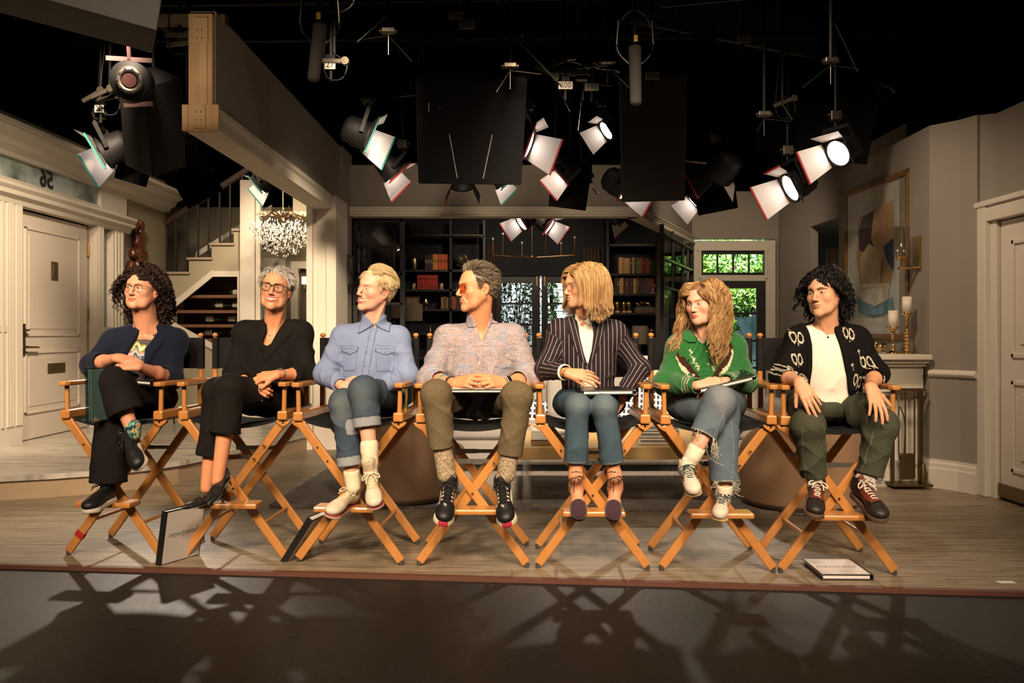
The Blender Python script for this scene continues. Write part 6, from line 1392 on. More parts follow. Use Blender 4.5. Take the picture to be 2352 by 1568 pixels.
A_(905,398,7.0,115,-45,'stage light with a crumpled silver flap edged in red tape',.85,tape=(RED,(2,3)))
A_(1062,430,8.2,180,-60,'dark stage light whose red-taped flap corner points down over the white trim',.9,tape=(RED,(3,)),hot=False)
A_(1158,418,8.0,110,-45,'stage light with one pink-grey flap edged in teal tape, centre of the set',.8,tape=(TEAL,(2,3)))
A_(1215,330,6.8,80,-20,'lit stage light with a wide white flap and a red lower edge, centre',1.05,tape=(RED,(2,3)))
A_(1290,402,7.6,-95,-40,'lit stage light with a bright triangular flap right of centre',.85,tape=(RED,(2,3)))
A_(1340,415,8.1,190,-65,'narrow dark stage light with a thin red edge right of centre',.7,tape=(RED,(2,)),hot=False)
A_(1392,300,7.2,-75,-35,'stage light showing a small white wedge of light, high right of centre',.75)
A_(1438,430,7.4,70,-30,'stage light with a glowing boxy flap and a red strip above the library opening',1.05,tape=(RED,(2,3)))
A_(1592,462,8.2,-100,-40,'small bright stage light above the right end of the white trim',.85,drop=1.)
A_(1650,400,6.9,210,-35,'dark stage light outlined with bent red tape left of the garden door',1.05,tape=(RED,(0,3)),hot=False)
A_(1815,432,6.5,-85,-28,'large lit stage light with crossed red tape above the garden door wall',.98,tape=(RED,(0,2)))
A_(1925,352,6.2,-65,-30,'bright white stage light nearest the large picture',.9,tape=(RED,(2,)))
A_(1198,512,10.3,-70,-35,'lit stage light inside the library left of the chandelier stem',.9,tape=(RED,(2,3)))
A_(1262,520,10.6,75,-35,'lit stage light inside the library right of the chandelier stem',.9,tape=(RED,(2,3)))
A_(1425,505,10.8,110,-50,'stage light with red-edged flaps inside the library at upper right',.9,tape=(RED,(2,3)),hot=False)
A_(885,478,11.0,190,-50,'stage light half hidden above the library at upper left',.8,hot=False)
# big dark soft boxes and flags
def slabobj(name,c,hx,hy,hz,yaw,pitch,mat,label,cat,roll=0):
    R=rotm(math.radians(yaw),math.radians(pitch),math.radians(roll)); m=MB(); m.box((-hx,-hy,-hz),(hx,hy,hz),R); o=m.build(name,mat,bevel=.01,label=label,cat=cat); o.location=tuple(c); 
    q=MB(); q.cyl((0,0,hz*.8),(0,0,hz+1.2),.012); q.build('hanger',RB,o); return o
o=slabobj('soft_box',Wp(1080,270,6.4),.40,.30,.42,4,-38,flat('softbox_cloth',(.005,.005,.007),.9,spec=.2),'large black soft light box hanging at the centre of the rig','soft box')
for s in (-1,1): q=MB(); R=rotm(math.radians(4),math.radians(-38)); q.cyl(R@V(s*.10,.305,-.36),R@V(s*.16,.305,.0),.004,n=6); q.build('seam_rod',flat('rod_bright',(.6,.55,.5),.4,.5),o)
slabobj('soft_box',Wp(1500,300,6.9),.26,.28,.52,-10,-30,RB,'tall black soft light box right of the long microphone','soft box')
slabobj('soft_box',Wp(352,280,6.0),.14,.16,.34,-30,-25,RB,'black tilted light box behind the round moving lamp','soft box',25)
slabobj('flag_panel',Wp(440,400,6.9),.17,.01,.24,0,-5,FLAG,'black cloth flag hanging left of the stairs','flag',-28)
slabobj('flag_panel',Wp(310,380,6.5),.12,.01,.14,20,-10,FLAG,'small black flag beside the far left lamp','flag',15)
slabobj('flag_panel',Wp(1640,420,7.4),.20,.012,.26,15,-5,FLAG,'black square flag over the garden door corner','flag',-12)
slabobj('flag_panel',Wp(1310,420,7.8),.18,.012,.24,-5,-5,FLAG,'black flag hanging over the middle of the library trim','flag',8)
slabobj('flag_panel',Wp(1560,360,7.6),.30,.012,.34,5,-5,FLAG,'wide black flag left of the red tape outline','flag',6)
slabobj('flag_panel',Wp(1880,250,6.8),.45,.012,.40,-15,-5,FLAG,'big black cloth flag at the upper right','flag',10)
c=Wp(150,40,3.6); m=MB(); R=rotm(math.radians(25),math.radians(-10),math.radians(8)); m.box((-.36,-.25,-.02),(.40,.45,.5),R); o=m.build('overhead_flat',flat('flat_grey',(.022,.020,.020),.8,var=.2,sc=8),bevel=.006,label='big dark grey flat panel hanging at the top left corner',cat='set panel'); o.location=tuple(c)
# round moving lamp with perforated ring
c=Wp(300,185,5.4); e=empty('moving_light',tuple(c),0,'round metal-ringed lamp with a red bracket, left of the pine post','stage light'); R=rotm(.2,-.25); ax=np.stack([R[:,0],-R[:,2],R[:,1]],1)
m=MB(); m.lathe((0,0,0),[(.001,-.2),(.11,-.2),(.13,0),(.125,.02),(.02,.015),(.001,.015)],28,ax); m.build('housing',RB,e); m=MB(); m.lathe(R@V(0,.022,0),[(.085,.0),(.09,.012),(.055,.016),(.05,.0)],28,ax); m.build('ring',flat('ring_metal',(.12,.11,.095),.5,1),e)
for i in range(10): a=i/10*2*PI; m=MB(); m.cyl(R@V(.071*math.cos(a),.034,.071*math.sin(a)),R@V(.071*math.cos(a),.040,.071*math.sin(a)),.008,n=8); m.build('vent_hole',flat('hole',(.005,.004,.003),.9),e)
m=MB(); m.cyl(R@V(0,.02,0),R@V(0,.04,0),.045); m.build('red_core',flat('red_core',(.03,.006,.005),.5),e)
m=MB(); m.beam(R@V(-.14,0,.13),R@V(.14,0,.13),.02,.03); m.beam(R@V(-.13,0,-.14),R@V(.05,0,-.16),.02,.03); m.beam(R@V(0,0,.13),R@V(0,0,.30),.02,.03); m.build('bracket',flat('bracket_red',(.025,.003,.004),.7),e); m=MB(); m.cyl(R@V(0,0,.3),R@V(0,0,.3)+V(0,0,.9),.014); m.build('hanger',RB,e)
# hanging microphones
for (px_,y0,y1,Y,til,lab) in ((735,58,180,4.9,-.06,'grey foam-covered microphone hanging at upper left of the rig'),(1458,108,235,5.2,.01,'grey foam-covered microphone hanging at the centre right of the rig')):
    a=Wp(px_,y0,Y); b=Wp(px_+ (y1-y0)*til*2,y1,Y); e=empty('boom_microphone',tuple(a),0,lab,'microphone'); m=MB(); L=np.linalg.norm(b-a); m.cyl(V(0,0,0),b-a,.040,.036,n=20); m.ball(b-a,.036,10,(1,1,.6)); m.build('foam_cover',flat('foam_grey',(.060,.056,.052),.95,bump=.3,sc=300),e)
    m=MB(); m.cyl(V(0,0,0),V(0,0,.12),.028,.024); m.cyl(V(0,0,.1),V(0,0,.9),.010); m.build('microphone_body',RB,e)
    for s in (-1,1): wire('cradle_arm',[V(s*.03,-.02,-.12),V(s*.11,0,-.02),V(s*.10,0,.12),V(s*.06,0,.20),V(0,0,.24)],.0045,MET,e,sub=4); q=MB(); q.cyl(V(s*.115,-.01,.01),V(s*.105,-.01,.16),.009); q.build('spring',CAST,e)
    wire('cable',[V(0,0,.15),V(.14,.0,.22),V(.20,0,.14),V(.13,0,.08),V(.03,0,.09)],.006,RB,e,sub=5); q=MB(); q.box((-.012,-.045,.02),(.012,-.038,.06)); q.build('yellow_tag',flat('yellow_tag',(.7,.5,.03),.6),e)
# thin drop rods with clamps
RODS=[((820,97),(885,38),(892,82),(945,140),5.6,'thin steel rod stand high above the silver hair'),((965,75),(975,150),(985,215),(1010,248),6.0,'thin rod clamp left of the centre soft box'),((1168,70),(1290,198),(1172,162),(1140,212),5.8,'long diagonal rod right of the centre soft box'),((1385,40),(1402,125),(1395,150),(1445,200),6.0,'rod and clamp just left of the long microphone'),((1918,52),(1970,164),(1908,150),(1845,200),5.7,'steel rod and crossbar at the upper right of the rig'),((1792,230),(1820,275),(1755,272),(1740,300),6.1,'short rods hanging between the right hand lamps'),((1275,190),(1310,255),(1340,190),(1328,300),6.2,'crossed short rods under the number tags')]
for a,b,c_,d_,Y,lab in RODS:
    P0,P1,P2,P3=Wp(*a,Y),Wp(*b,Y+.1),Wp(*c_,Y),Wp(*d_,Y-.1); e=empty('rigging_rod',tuple(P2),0,lab,'rig rod','steel rods clamped in the rig'); m=MB(); m.cyl(P0-P2,P1-P2,.006,n=8); m.build('rod',MET,e); m=MB(); m.cyl(V(0,0,0),P3-P2,.0045,n=8); m.cyl(V(0,0,0),V(.22*(1 if P3[0]<P2[0] else -1),.05,-.01),.004,n=8); m.cyl(V(0,0,-.13),V(0,0,.01),.005,n=8); m.build('cross_rod',MET,e); m=MB(); m.box((-.045,-.03,.015),(.045,.03,.05)); m.cyl((-.06,0,.03),(.06,0,.03),.014); m.build('clamp',CAST,e,.006); m=MB(); m.cyl((0,0,.04),(0,0,1.5),.013); m.build('drop_pipe',RB,e)
# number tags on drop pipes
for px_,py,Y,s_,lab in ((1073,58,5.6,'204','card tag numbered 204 at the top centre of the rig'),(1047,36,5.9,'19A','small tilted card tag left above the 204 tag'),(1299,196,6.0,'200','card tag numbered 200 right of the centre soft box'),(1359,200,6.1,'197','card tag numbered 197 beside the 200 tag'),(1498,174,6.0,'20A','card tag right of the long microphone'),(1708,90,6.3,'202','dim card tag at the upper right of the rig'),(758,149,5.4,'27','small card tag beside the left microphone'),(228,250,6.2,'28','small card tag over the far left lamp')):
    c=Wp(px_,py,Y); e=empty('number_tag',tuple(c),0,lab,'tag'); w_=.052 if len(s_)>2 else .035; m=MB(); m.box((-w_,-.003,-.028),(w_,0,.028)); m.build('card',TAG,e,.001); text('tag_number',s_,flat('ink',(.01,.01,.01),.5),e,(0,-.0045,0),np.array([[1,0,0],[0,0,-1],[0,1,0]]).astype(float),.055,.0005); m=MB(); m.cyl((0,.02,-.1),(0,.02,1.2),.012); m.box((-.03,.0,.03),(.03,.03,.07)); m.build('drop_pipe',RB,e)
# pipe grid
for i,(a,b,lab) in enumerate((((-5,6.4,4.15),(5,5.9,4.15),'front cross pipe of the lighting grid'),((-5,7.4,4.1),(5,7.0,4.1),'middle cross pipe of the lighting grid'),((-5,8.4,4.15),(5,8.2,4.15),'rear cross pipe of the lighting grid'))): m=MB(); m.cyl(a,b,.025); m.build('grid_pipe',RB,label=lab,cat='pipe',group='pipes of the lighting grid')
c=Wp(1690,45,8.5); m=MB(); m.box((-.9,0,-.25),(1.1,.05,.15),rotm(math.radians(8),0,math.radians(8))); o=m.build('duct_panel',flat('duct_grey',(.05,.047,.043),.8),label='dim grey duct high at the upper right',cat='duct'); o.location=tuple(c)
m=MB(); m.cyl(Wp(1520,16,6),Wp(1735,-4,6),.006); m.build('guy_wire',MET,label='thin wire stretched across the very top of the rig',cat='wire')
for (px_,py,Y,z,lab) in ((1352,142,6.3,0,'bunch of grey cast pipe clamps above the 200 and 197 tags'),(1295,165,6.2,0,'cast pipe clamps left of the 200 tag'),(1168,75,6.0,0,'cast clamp at the top of the long diagonal rod'),(2035,195,6.6,0,'short pale bracket arm at the right of the rig'),(1800,235,6.3,0,'cast clamp above the right hand lamps'),(765,140,5.4,0,'small steel clamp beside the left microphone'),(248,225,6.1,0,'tangled clamps and cable above the far left lamp'),(408,80,5.3,0,'black fittings beside the top of the pine post')):
    c=Wp(px_,py,Y); rs=np.random.RandomState(int(px_)); e=empty('pipe_clamp',tuple(c),0,lab,'clamp'); m=MB()
    for i in range(4 if px_ in (1352,1295,248,408) else 1):
        o_=V(rs.uniform(-.16,.16),rs.uniform(-.1,.1),rs.uniform(-.06,.06)) if i else V(0,0,0); a=rs.uniform(-.6,.6); dd=V(math.cos(a),0,math.sin(a))*.08; m=MB(); m.beam(o_-dd,o_+dd,.018,.03); m.cyl(o_+dd+V(0,-.02,0),o_+dd+V(0,.02,0),.026,n=14); m.build('casting',CAST,e,.003)
    wire('cable',[V(0,0,.05),V(.09,0,-.02),V(.05,0,-.12),V(-.06,0,-.06),V(-.02,0,.4)],.005,RB,e,sub=4)
    m=MB(); m.cyl((0,.03,0),(0,.03,1.4),.012); m.build('drop_pipe',RB,e)
# ---------------------------------------------------------------- hairstyles (head-local)
def hairline(front=.082,temple=.02,nape=-.05,ear=-.005,rec=0.):
    def m(p,nn):
        x,y,z=p.T
        zl=np.interp(y,[-.115,-.03,.0,.025,.05,.09],[nape,nape+.005,ear,temple,front-.012,front])
        zl=zl+rec*np.exp(-((np.abs(x)-.035)/.014)**2)*(y>.02)
        return z>zl
    return m
def collider(o,extra=.0):
    S=Sh(); S.add(ell((0,-.014,.03),(.0725,.097,.087)),.01).add(ell((0,.026,-.02),(.058,.06,.078)),.02)
    L=lambda p:(p-o.hc)@o.R/o.sc
    S.add(cap(L(o.J['neck']),V(0,-.02,-.06),.06),.02)
    for a in ('shA','shB'): S.add(cap(L(o.J['neck']+V(0,.01,-.03)),L(o.J[a]+V(0,0,-.02)),.050+extra*.8,.060+extra),.03)
    ch=L((o.J['shA']+o.J['shB'])/2+V(0,0,-.22)); S.add((ch,.2,lambda P:np.linalg.norm((P-ch)*np.array([.9,1.1,.9]),axis=1)-.125-extra),.05)
    return S
def scalp_cap(t=.006,hl=(.082,.02,-.05,-.005),fw=1.,rec=0):
    S=Sh(); S.add(ell((0,-.014,.03),(.0725*fw+t,.097+t,.087+t)),.01)
    front,temple,nape,ear=hl
    def f(P):
        x,y,z=P.T; zl=np.interp(y,[-.115,-.03,.0,.025,.05,.09],[nape,nape+.005,ear,temple,front-.012,front])
        zl=zl+rec*np.exp(-((np.abs(x)-.035)/.014)**2)*(y>.02)
        return (zl-z)*.5+.002*np.sin(x*900)*np.cos(y*700)
    S.cut((V(0,0,0),1,f),.008)
    for s in (-1,1): S.sub(ell((s*.082,-.013,-.006),(.026,.027,.036)),.004)
    return S
def bundles(o,p,n,M,step,dirf,grav,coll,off,curl,cf,nper,spread,seed,jit=.15,taper=.35,liftvar=.5):
    rs=np.random.RandomState(seed); g=o.R.T@V(0,0,-1)*grav; N=len(p)
    cl=((rs.uniform(0,6.28,N),rs.uniform(-.25,.25,N)) if cf>=100 else (p[:,0]*28+p[:,1]*16+rs.normal(size=N)*.35,rs.uniform(-.06,.06,N))) if curl else None
    P=grow(p,n,step,M,dirf,g,coll,off,curl,cf,cl,seed,jit,liftvar=liftvar)
    return locks(P,nper,spread,seed+1,M,taper) if nper>1 else P
def rads(N,M,r,tip=.35,root=.7):
    t=np.linspace(0,1,M); return np.tile(r*(root+(1-root)*np.minimum(1,t*5))*(1-(1-tip)*t**2),(N,1))
def tang(nn,v):
    v=np.broadcast_to(v,nn.shape); q=v-nn*(v*nn).sum(1,keepdims=True); return q/(np.linalg.norm(q,axis=1,keepdims=True)+1e-6)
def hair_curly(o,cols,n,length,curl,cf,off,seed,r=.0011,nper=7,spread=.003,grav=.8,fringe=.02,front=.08,mask=None,capt=.010):
    coll=collider(o); rs=np.random.RandomState(seed); hl_=mask or hairline(front); p,nn=scalp_roots(n,hl_,seed); p,nn=front_roots(p,nn,hl_,n//4,seed+3); M=30
    st=np.where(p[:,1]>.045,fringe,length*rs.uniform(.75,1.08,len(p)))/(M-1)
    st=np.where((p[:,1]>.02)&(p[:,1]<=.045),st*.8,st)
    def df(P,n0,t):
        out=n0*(.55 if t<.2 else .12); out=out+np.stack([np.sign(P[:,0])*.5*(P[:,1]>.0),np.where(P[:,1]>.04,-.0,-.12),0*P[:,0]],1); return out
    P=bundles(o,p,nn,M,st,df,grav,coll,off,curl,cf,nper,spread,seed)
    N=len(P); hair_obj(o,P,rads(N,M,r),col_var(N,cols,seed,.35),scalp_cap(capt,(front,.02,-.05,-.005)),cols[0])
# ---------------------------------------------------------------- the seven people
SK=dict(a=(.64,.34,.21),b=(.63,.32,.17),c=(.70,.38,.27),d=(.62,.28,.14),e=(.62,.32,.19),f=(.70,.40,.28),g=(.62,.35,.21))
def curls(a,b,c): return [(a,b,c)]*4
PEOPLE={}
def P1():
    sp=dict(cy=4.58,tw=1.0,nr=.058,nail=(.55,.10,.07),
     head=dict(yaw=-8,pitch=8,roll=2,sc=.98,fw=1.02,jw=.98,skin=SK['a'],mw=.0235,mz=-.066,smile=.0045,gap=0,lip=.0019,lipc=(.50,.13,.09),brow=(.16,.07,.04),brows=.5,iris=(.10,.08,.05),open=.85,fold=.7,cheek=1,blush=.5,chin=-.100,gaze=(-.55,-.8,.12),lash=.7),
     J=dict(head=(327,667,-.04),neck=(337,752,.02),shA=(263,783,.02),shB=(402,781,.04),elA=(213,838,-.10),elB=(392,868,-.02),wrA=(268,822,-.27),wrB=(318,842,-.30),
       hipA=(285,915,.05),hipB=(368,915,.05),knA=(255,935,-.28),knB=(262,878,-.33),anA=(248,1120,-.30),anB=(306,992,-.36)))
    o=person(sp); o.NL=[]
    hand(o.S,o.J['wrA'],V(.9,-.25,-.12),V(.15,-.55,.9),-1,[(.35,.45,.3),(.4,.45,.3),(.4,.5,.3),(.35,.5,.3)],.92,.05,(.2,.2,.2),o.NL,.5)
    hand(o.S,o.J['wrB'],V(-.95,-.1,.02),V(-.1,-.5,.9),1,[(.25,.55,.5),(.3,.6,.5),(.35,.65,.5),(.3,.7,.5)],.92,.07,(.2,.2,.2),o.NL,.4)
    body_mesh(o,sp,'person with curly dark brown hair and glasses in a navy blazer, leftmost chair')
    T=torso(o,sp,.0,.002,1,belly=(.15,.12,.15)); yf=sp['cy']-.02
    G=Sh(); G.add((T.ops[0][2][0],.6,lambda P:T.ev(P)),0)
    neckh=cap(o.J['neck']+V(-.008,-.03,.10),o.J['neck']+V(-.008,-.055,-.005),.06); G.sub(neckh,.004); G.sub(ell(o.J['neck']+V(-.01,-.10,.0),(.058,.08,.062)),.004)
    def gp(P,col):
        f=P[:,1]<yf; x,z=P[:,0],P[:,2]; u=(z-float(Wp(0,790,4.5)[2])); X=x-float(Wp(320,790,4.5)[0])
        w=u+.012*np.sin(X*70)+.008*np.sin(X*140+2)+.006*np.sin(X*40+u*120)
        k=f&(w<.0)&(w>-.09)
        cc=np.array([[.30,.31,.03],[.30,.31,.03],[.62,.58,.5],[.28,.30,.05],[.08,.08,.09],[.55,.25,.22],[.6,.3,.3],[.62,.58,.5],[.03,.05,.12],[.03,.05,.12],[.05,.05,.06]])
        i=np.clip((-w/.088*11).astype(int),0,10); c2=cc[i]; br=np.sin(w*520+3*np.sin(X*60))>.86; c2=np.where(br[:,None],np.array([.55,.52,.45]),c2)
        col[k]=c2[k]; return col
    garment('t_shirt',G,o,.0045,mat_vcol('tee',rough=.85,kind='fine',bs=.2),gp,base=(.075,.062,.055),fine=[(Wp(270,840,4.3),Wp(360,760,4.6))],hf=.003)
    TJ=torso(o,sp,.016,.004,2,belly=(.165,.12,.16),low=(.17,.11,.10),shr=.064)
    A=Sh(); A.add((TJ.ops[0][2][0],.6,lambda P:TJ.ev(P)),0)
    A.sub(prism(pxz([(306,700),(309,752),(302,775),(292,800),(270,840),(268,880),(345,880),(332,850),(331,800),(345,778),(357,752),(362,700)],4.5),4.57),.004)
    lapL=pxz([(356,724),(372,738),(376,752),(362,760),(372,772),(352,805),(333,850),(329,850),(330,800),(342,775),(352,750)],4.47); lapR=pxz([(308,728),(300,740),(292,752),(300,762),(286,772),(276,800),(268,840),(272,842),(292,800),(303,775),(310,750)],4.47)
    for l in (lapL,lapR): A.add(patch(TJ,l,.008,4.60),.003)
    sleeve(A,o,'A',.060,.060,.056,.42,(.006,40),seed=1); sleeve(A,o,'B',.062,.062,.055,.30,(.006,40),seed=2)
    garment('blazer',A,o,.0055,mat_vcol('velvet',rough=.85,sheen=.08,spec=.15,kind='fine',bs=.15),base=(.004,.007,.018))
    G=Sh(); J=o.J
    G.add(ell((J['hipA']+J['hipB'])/2+V(0,.0,.01),(.175,.13,.10)),.04)
    leg(G,o,'B',.092,.080,.088,.62,(.004,20),3); leg(G,o,'A',.092,.078,.092,.93,(.004,18),4,knee=.9)
    garment('trousers',G,o,.0055,mat_vcol('blackcloth',rough=.9,spec=.2,kind='fine',bs=.1),base=(.008,.006,.006))
    # socks, sneakers
    for a,(hl,tl,up) in dict(A=((256,1136,-.27),(212,1160,-.44),(0,0,1)),B=((300,1010,-.32),(318,1068,-.47),(-.2,-.75,.55))).items():
        he=Wp(hl[0],hl[1],o.cy+hl[2]); to=Wp(tl[0],tl[1],o.cy+tl[2]); R=foot_frame(he,to,up); c=he-R@V(0,.02,.035)
        sneaker(o,'black leather',c,R,.255,.92,(.010,.010,.011),(.56,.50,.44),.026,(.01,.01,.01),high=False)
    S=Sh(); S.add(cap(o.J['anB']+V(0,.0,.025),o.J['anB']+V(0,0,-.01),.040,.038))
    def pk(P,col):
        n=vnoise(P,180,3); col[:]=np.where((n>.15)[:,None],np.array([.50,.42,.16]),np.array([.07,.22,.2])); col[n>.45]=(.4,.06,.03); col[n<-.25]=(.01,.02,.02); return col
    garment('patterned_sock',S,o,.004,mat_vcol('sock',rough=.9,kind='fine'),pk)
    wire('necklace',[trace(T,x,y,4.3,4.7)+V(0,-.004,0) for x,y in ((310,738),(309,755),(313,768),(316,774),(320,768),(333,756),(345,738))],.0009,flat('gold',(.75,.48,.15),.25,1),o.root,sub=3)
    q=trace(T,316,783,4.3,4.6)+V(0,-.005,0)
    for dx,dz,r in ((0,.007,.004),(-.0045,-.001,.0042),(.0045,-.001,.0042),(0,-.0075,.004)):
        wire('pendant',[q+V(dx+r*math.cos(t),0,dz+r*math.sin(t)) for t in np.linspace(0,2*PI,9)[:-1]],.0010,flat('gold',(.75,.48,.15),.25,1),o.root,closed=True)
    hair_curly(o,[(.020,.008,.006),(.028,.011,.007),(.040,.015,.009),(.012,.005,.004)],540,.20,.0078,160,.010,11,r=.0012,nper=11,spread=.0036,grav=1.4,fringe=.040,front=.070,capt=.011)
    glasses(o,.046,.040,2.0,.0012,flat('tortoise',(.03,.012,.008),.25),glassmat(),yf=.099)
def glassmat(tint=(1,1,1),name='lens_glass'):
    if name in MC: return MC[name]
    t=NT(name); t.set(rough=.02,trans=1,ior=1.05,col=tint); 
    g=t.n('ShaderNodeBsdfTransparent'); g.inputs[0].default_value=(*tint,1); gl=t.n('ShaderNodeBsdfGlossy'); gl.inputs['Roughness'].default_value=.03
    mx=t.n('ShaderNodeMixShader'); mx.inputs[0].default_value=.06; t.l(g.outputs[0],mx.inputs[1]); t.l(gl.outputs[0],mx.inputs[2])
    t.l(mx.outputs[0],t.t.nodes['Material Output'].inputs[0]); MC[name]=t.m; return t.m
def sneaker(o,nm,c,R,L,w,upc,solc,solth,lacec,high=False,paint=None,rocker=.012,flare=.002,bow=True,nl=6,lw=.013,lr=.0022,solepaint=None,collar=.0):
    S=foot_shape(L,w,high=high,sole=solth); S.sub(cap((0,.042,solth+(.16 if high else .105)),(0,.046,solth+(.10 if high else .06)),.026*w),.004)
    tg=cap((0,.072,solth+.05),(0,.062,solth+(.150 if high else .100)),.012*w,.016*w,flat=((0,1,0),.5)); S.add(tg,.006)
    def pt(P,col): return paint(P,col) if paint else col
    sh=sdf_local('shoe',S,(-.07,-.03,-.01),(.07,L+.02,.22),.003,mat_vcol('shoe_upper',rough=.45 if 'leather' in nm else .8,kind='fine',bs=.15),o.root,c,R,pt,upc)
    So=sole_shape(L,w,solth,flare,rocker)
    sdf_local('sole',So,(-.07,-.03,-.01),(.07,L+.03,solth+.03),.003,mat_vcol('shoe_sole',rough=.6),sh,c,R,solepaint,solc)
    lm=flat('lace_%d_%d'%(int(lacec[0]*999),int(lacec[2]*999)),lacec,.8)
    laces(sh,S,c,R,L*.66,.078,nl,lw,lm,lr,bow,z0=.2)
    return sh
def shoe_px(o,heel,toe,up): 
    he=Wp(heel[0],heel[1],o.cy+heel[2]); to=Wp(toe[0],toe[1],o.cy+toe[2]); return he,foot_frame(he,to,up)
def inpoly(pts,Y):
    f=polyd(pxz(pts,Y)); return lambda P:f(P[:,0],P[:,2])
def buttons(o,S,pts,r,mat,y0,y1,name='button'):
    for x,y in pts:
        p=trace(S,x,y,y0,y1); n=snormal(S,p); disc(name,p+n*.0005,n,r,.0016,mat,o.root)
def P2():
    sp=dict(cy=4.56,tw=.98,nr=.051,ar=.9,nail=(.01,.008,.01),bodytint=(1.0,.86,.80),
     head=dict(yaw=4,pitch=5,roll=7,sc=1.0,fw=.97,jw=.95,skin=SK['b'],mw=.031,mz=-.065,smile=.010,gap=.0105,lip=.0018,lipc=(.50,.15,.12),brow=(.22,.12,.07),brows=.45,iris=(.12,.14,.12),open=.55,fold=1.0,cheek=1.5,blush=.5,chin=-.106,bags=1,gaze=(-.2,-.95,.05)),
     J=dict(head=(634,664,-.04),neck=(630,756,.02),shA=(566,765,.03),shB=(688,765,.03),elA=(538,858,-.02),elB=(706,858,-.02),wrA=(570,878,-.22),wrB=(636,860,-.24),
       hipA=(580,918,.05),hipB=(660,918,.05),knA=(500,900,-.30),knB=(530,893,-.36),anA=(474,1120,-.30),anB=(500,1105,-.40)))
    o=person(sp); o.NL=[]
    hand(o.S,o.J['wrB'],V(-.93,-.2,-.12),V(.0,-.62,.7),-1,[(.5,.7,.4),(.45,.8,.4),(.4,.8,.4),(.35,.8,.4)],.92,.08,(.3,.2,.2),o.NL,.5)
    hand(o.S,o.J['wrA']+V(.01,-.02,.0),V(.86,-.25,-.30),V(-.1,-.8,.3),1,[(.6,.9,.5),(.55,.9,.5),(.5,.9,.5),(.4,.9,.5)],.92,.08,(.3,.2,.2),o.NL,.5)
    body_mesh(o,sp,'person with short silver hair and thick black glasses, smiling, in an all-black suit, hands clasped')
    T=torso(o,sp,.006,.0015,1,chest=(.148,.105,.17),belly=(.125,.105,.15))
    A=Sh(); A.add((T.ops[0][2][0],.6,lambda P:T.ev(P)),0); A.sub(ell(o.J['neck']+V(0,-.05,.0),(.075,.09,.10)),.004)
    A.sub(prism(pxz([(604,715),(600,786),(625,786),(650,715)],4.5),4.56),.003)
    garment('black_top',A,o,.005,mat_vcol('blackcloth',rough=.9,spec=.2,kind='fine',bs=.1),base=(.006,.005,.005))
    TJ=torso(o,sp,.018,.003,3,chest=(.150,.108,.17),belly=(.125,.108,.15),low=(.15,.10,.08),shr=.066); TJ.add(cap(o.J['shA']+V(-.02,0,.012),o.J['shB']+V(.02,0,.012),.052),.02)
    A=Sh(); A.add((TJ.ops[0][2][0],.6,lambda P:TJ.ev(P)),0)
    A.sub(prism(pxz([(600,690),(604,724),(609,760),(601,790),(603,812),(608,800),(625,788),(645,742),(652,690)],4.5),4.58),.003)
    for l in ([(652,712),(662,722),(676,742),(664,762),(645,790),(610,830),(604,818),(626,788),(645,745)],[(602,712),(592,726),(582,748),(590,774),(603,815),(606,800),(600,786),(607,762),(605,735)]): A.add(patch(TJ,pxz(l,4.46),.006,4.60),.003)
    sleeve(A,o,'A',.058,.056,.043,.72,(.005,42),seed=4); sleeve(A,o,'B',.060,.056,.045,.55,(.005,42),seed=6)
    garment('jacket',A,o,.005,mat_vcol('blackcloth'),base=(.0065,.0055,.005))
    G=Sh(); J=o.J; G.add(ell((J['hipA']+J['hipB'])/2+V(0,.0,.01),(.165,.12,.09)),.04)
    leg(G,o,'B',.092,.076,.078,.48,(.005,20),5); leg(G,o,'A',.09,.074,.070,.66,(.005,18),6)
    garment('trousers',G,o,.0045,mat_vcol('blackcloth'),base=(.007,.006,.005))
    for hl,tl,up in (((520,1090,-.36),(487,1140,-.52),(-.3,-.55,.8)),((512,1134,-.26),(452,1152,-.38),(0,-.15,1))):
        he,R=shoe_px(o,hl,tl,up); c=he-R@V(0,.015,.02)
        S=foot_shape(.235,.84,sole=.006); S.cut((V(0,0,0),9,lambda P:P[:,2]-(.030+.03*np.clip((.06-P[:,1])/.05,0,1)-.012*np.clip((P[:,1]-.13)/.05,0,1))),.003)
        S.add(cap((0,.17,.012),(0,.245,.008),.018,.006),.02)
        sh=sdf_local('shoe',S,(-.07,-.03,-.03),(.07,.27,.15),.0028,mat_vcol('satin',rough=.4),o.root,c,R,None,(.012,.011,.012))
        sdf_local('sole',sole_shape(.24,.80,.005),(-.07,-.03,-.03),(.07,.27,.04),.0028,mat_vcol('shoe_sole'),sh,c,R,None,(.12,.10,.08))
        wire('heel',[c+R@V(0,.02,.02),c+R@V(0,.018,-.045)],.008,flat('heel_metal',(.3,.2,.1),.3,.8),sh,r2=.004)
        o.S.add(foot_shape(.225,.78,sole=.008).xf(c,R,.3),.0) if False else None
    wire('necklace',[trace(o.S,x,y,4.2,4.8)+V(0,-.002,0) for x,y in ((606,752),(612,762),(620,767),(630,764),(638,754))],.0008,SILV(),o.root,sub=3)
    disc('pendant',trace(o.S,620,770,4.2,4.8)+V(0,-.003,0),V(0,-1,0),.005,.001,SILV(),o.root)
    w_=o.J['wrB']; dd=nrm(o.J['elB']-w_); u=nrm(np.cross(dd,[0,0,1])); v=np.cross(dd,u)
    wire('bracelet',[w_+dd*.022+u*.034*math.cos(t)+v*.031*math.sin(t) for t in np.linspace(0,2*PI,15)[:-1]],.0045,flat('watch_metal',(.32,.30,.27),.3,1,bump=.5,sc=700),o.root,closed=True)
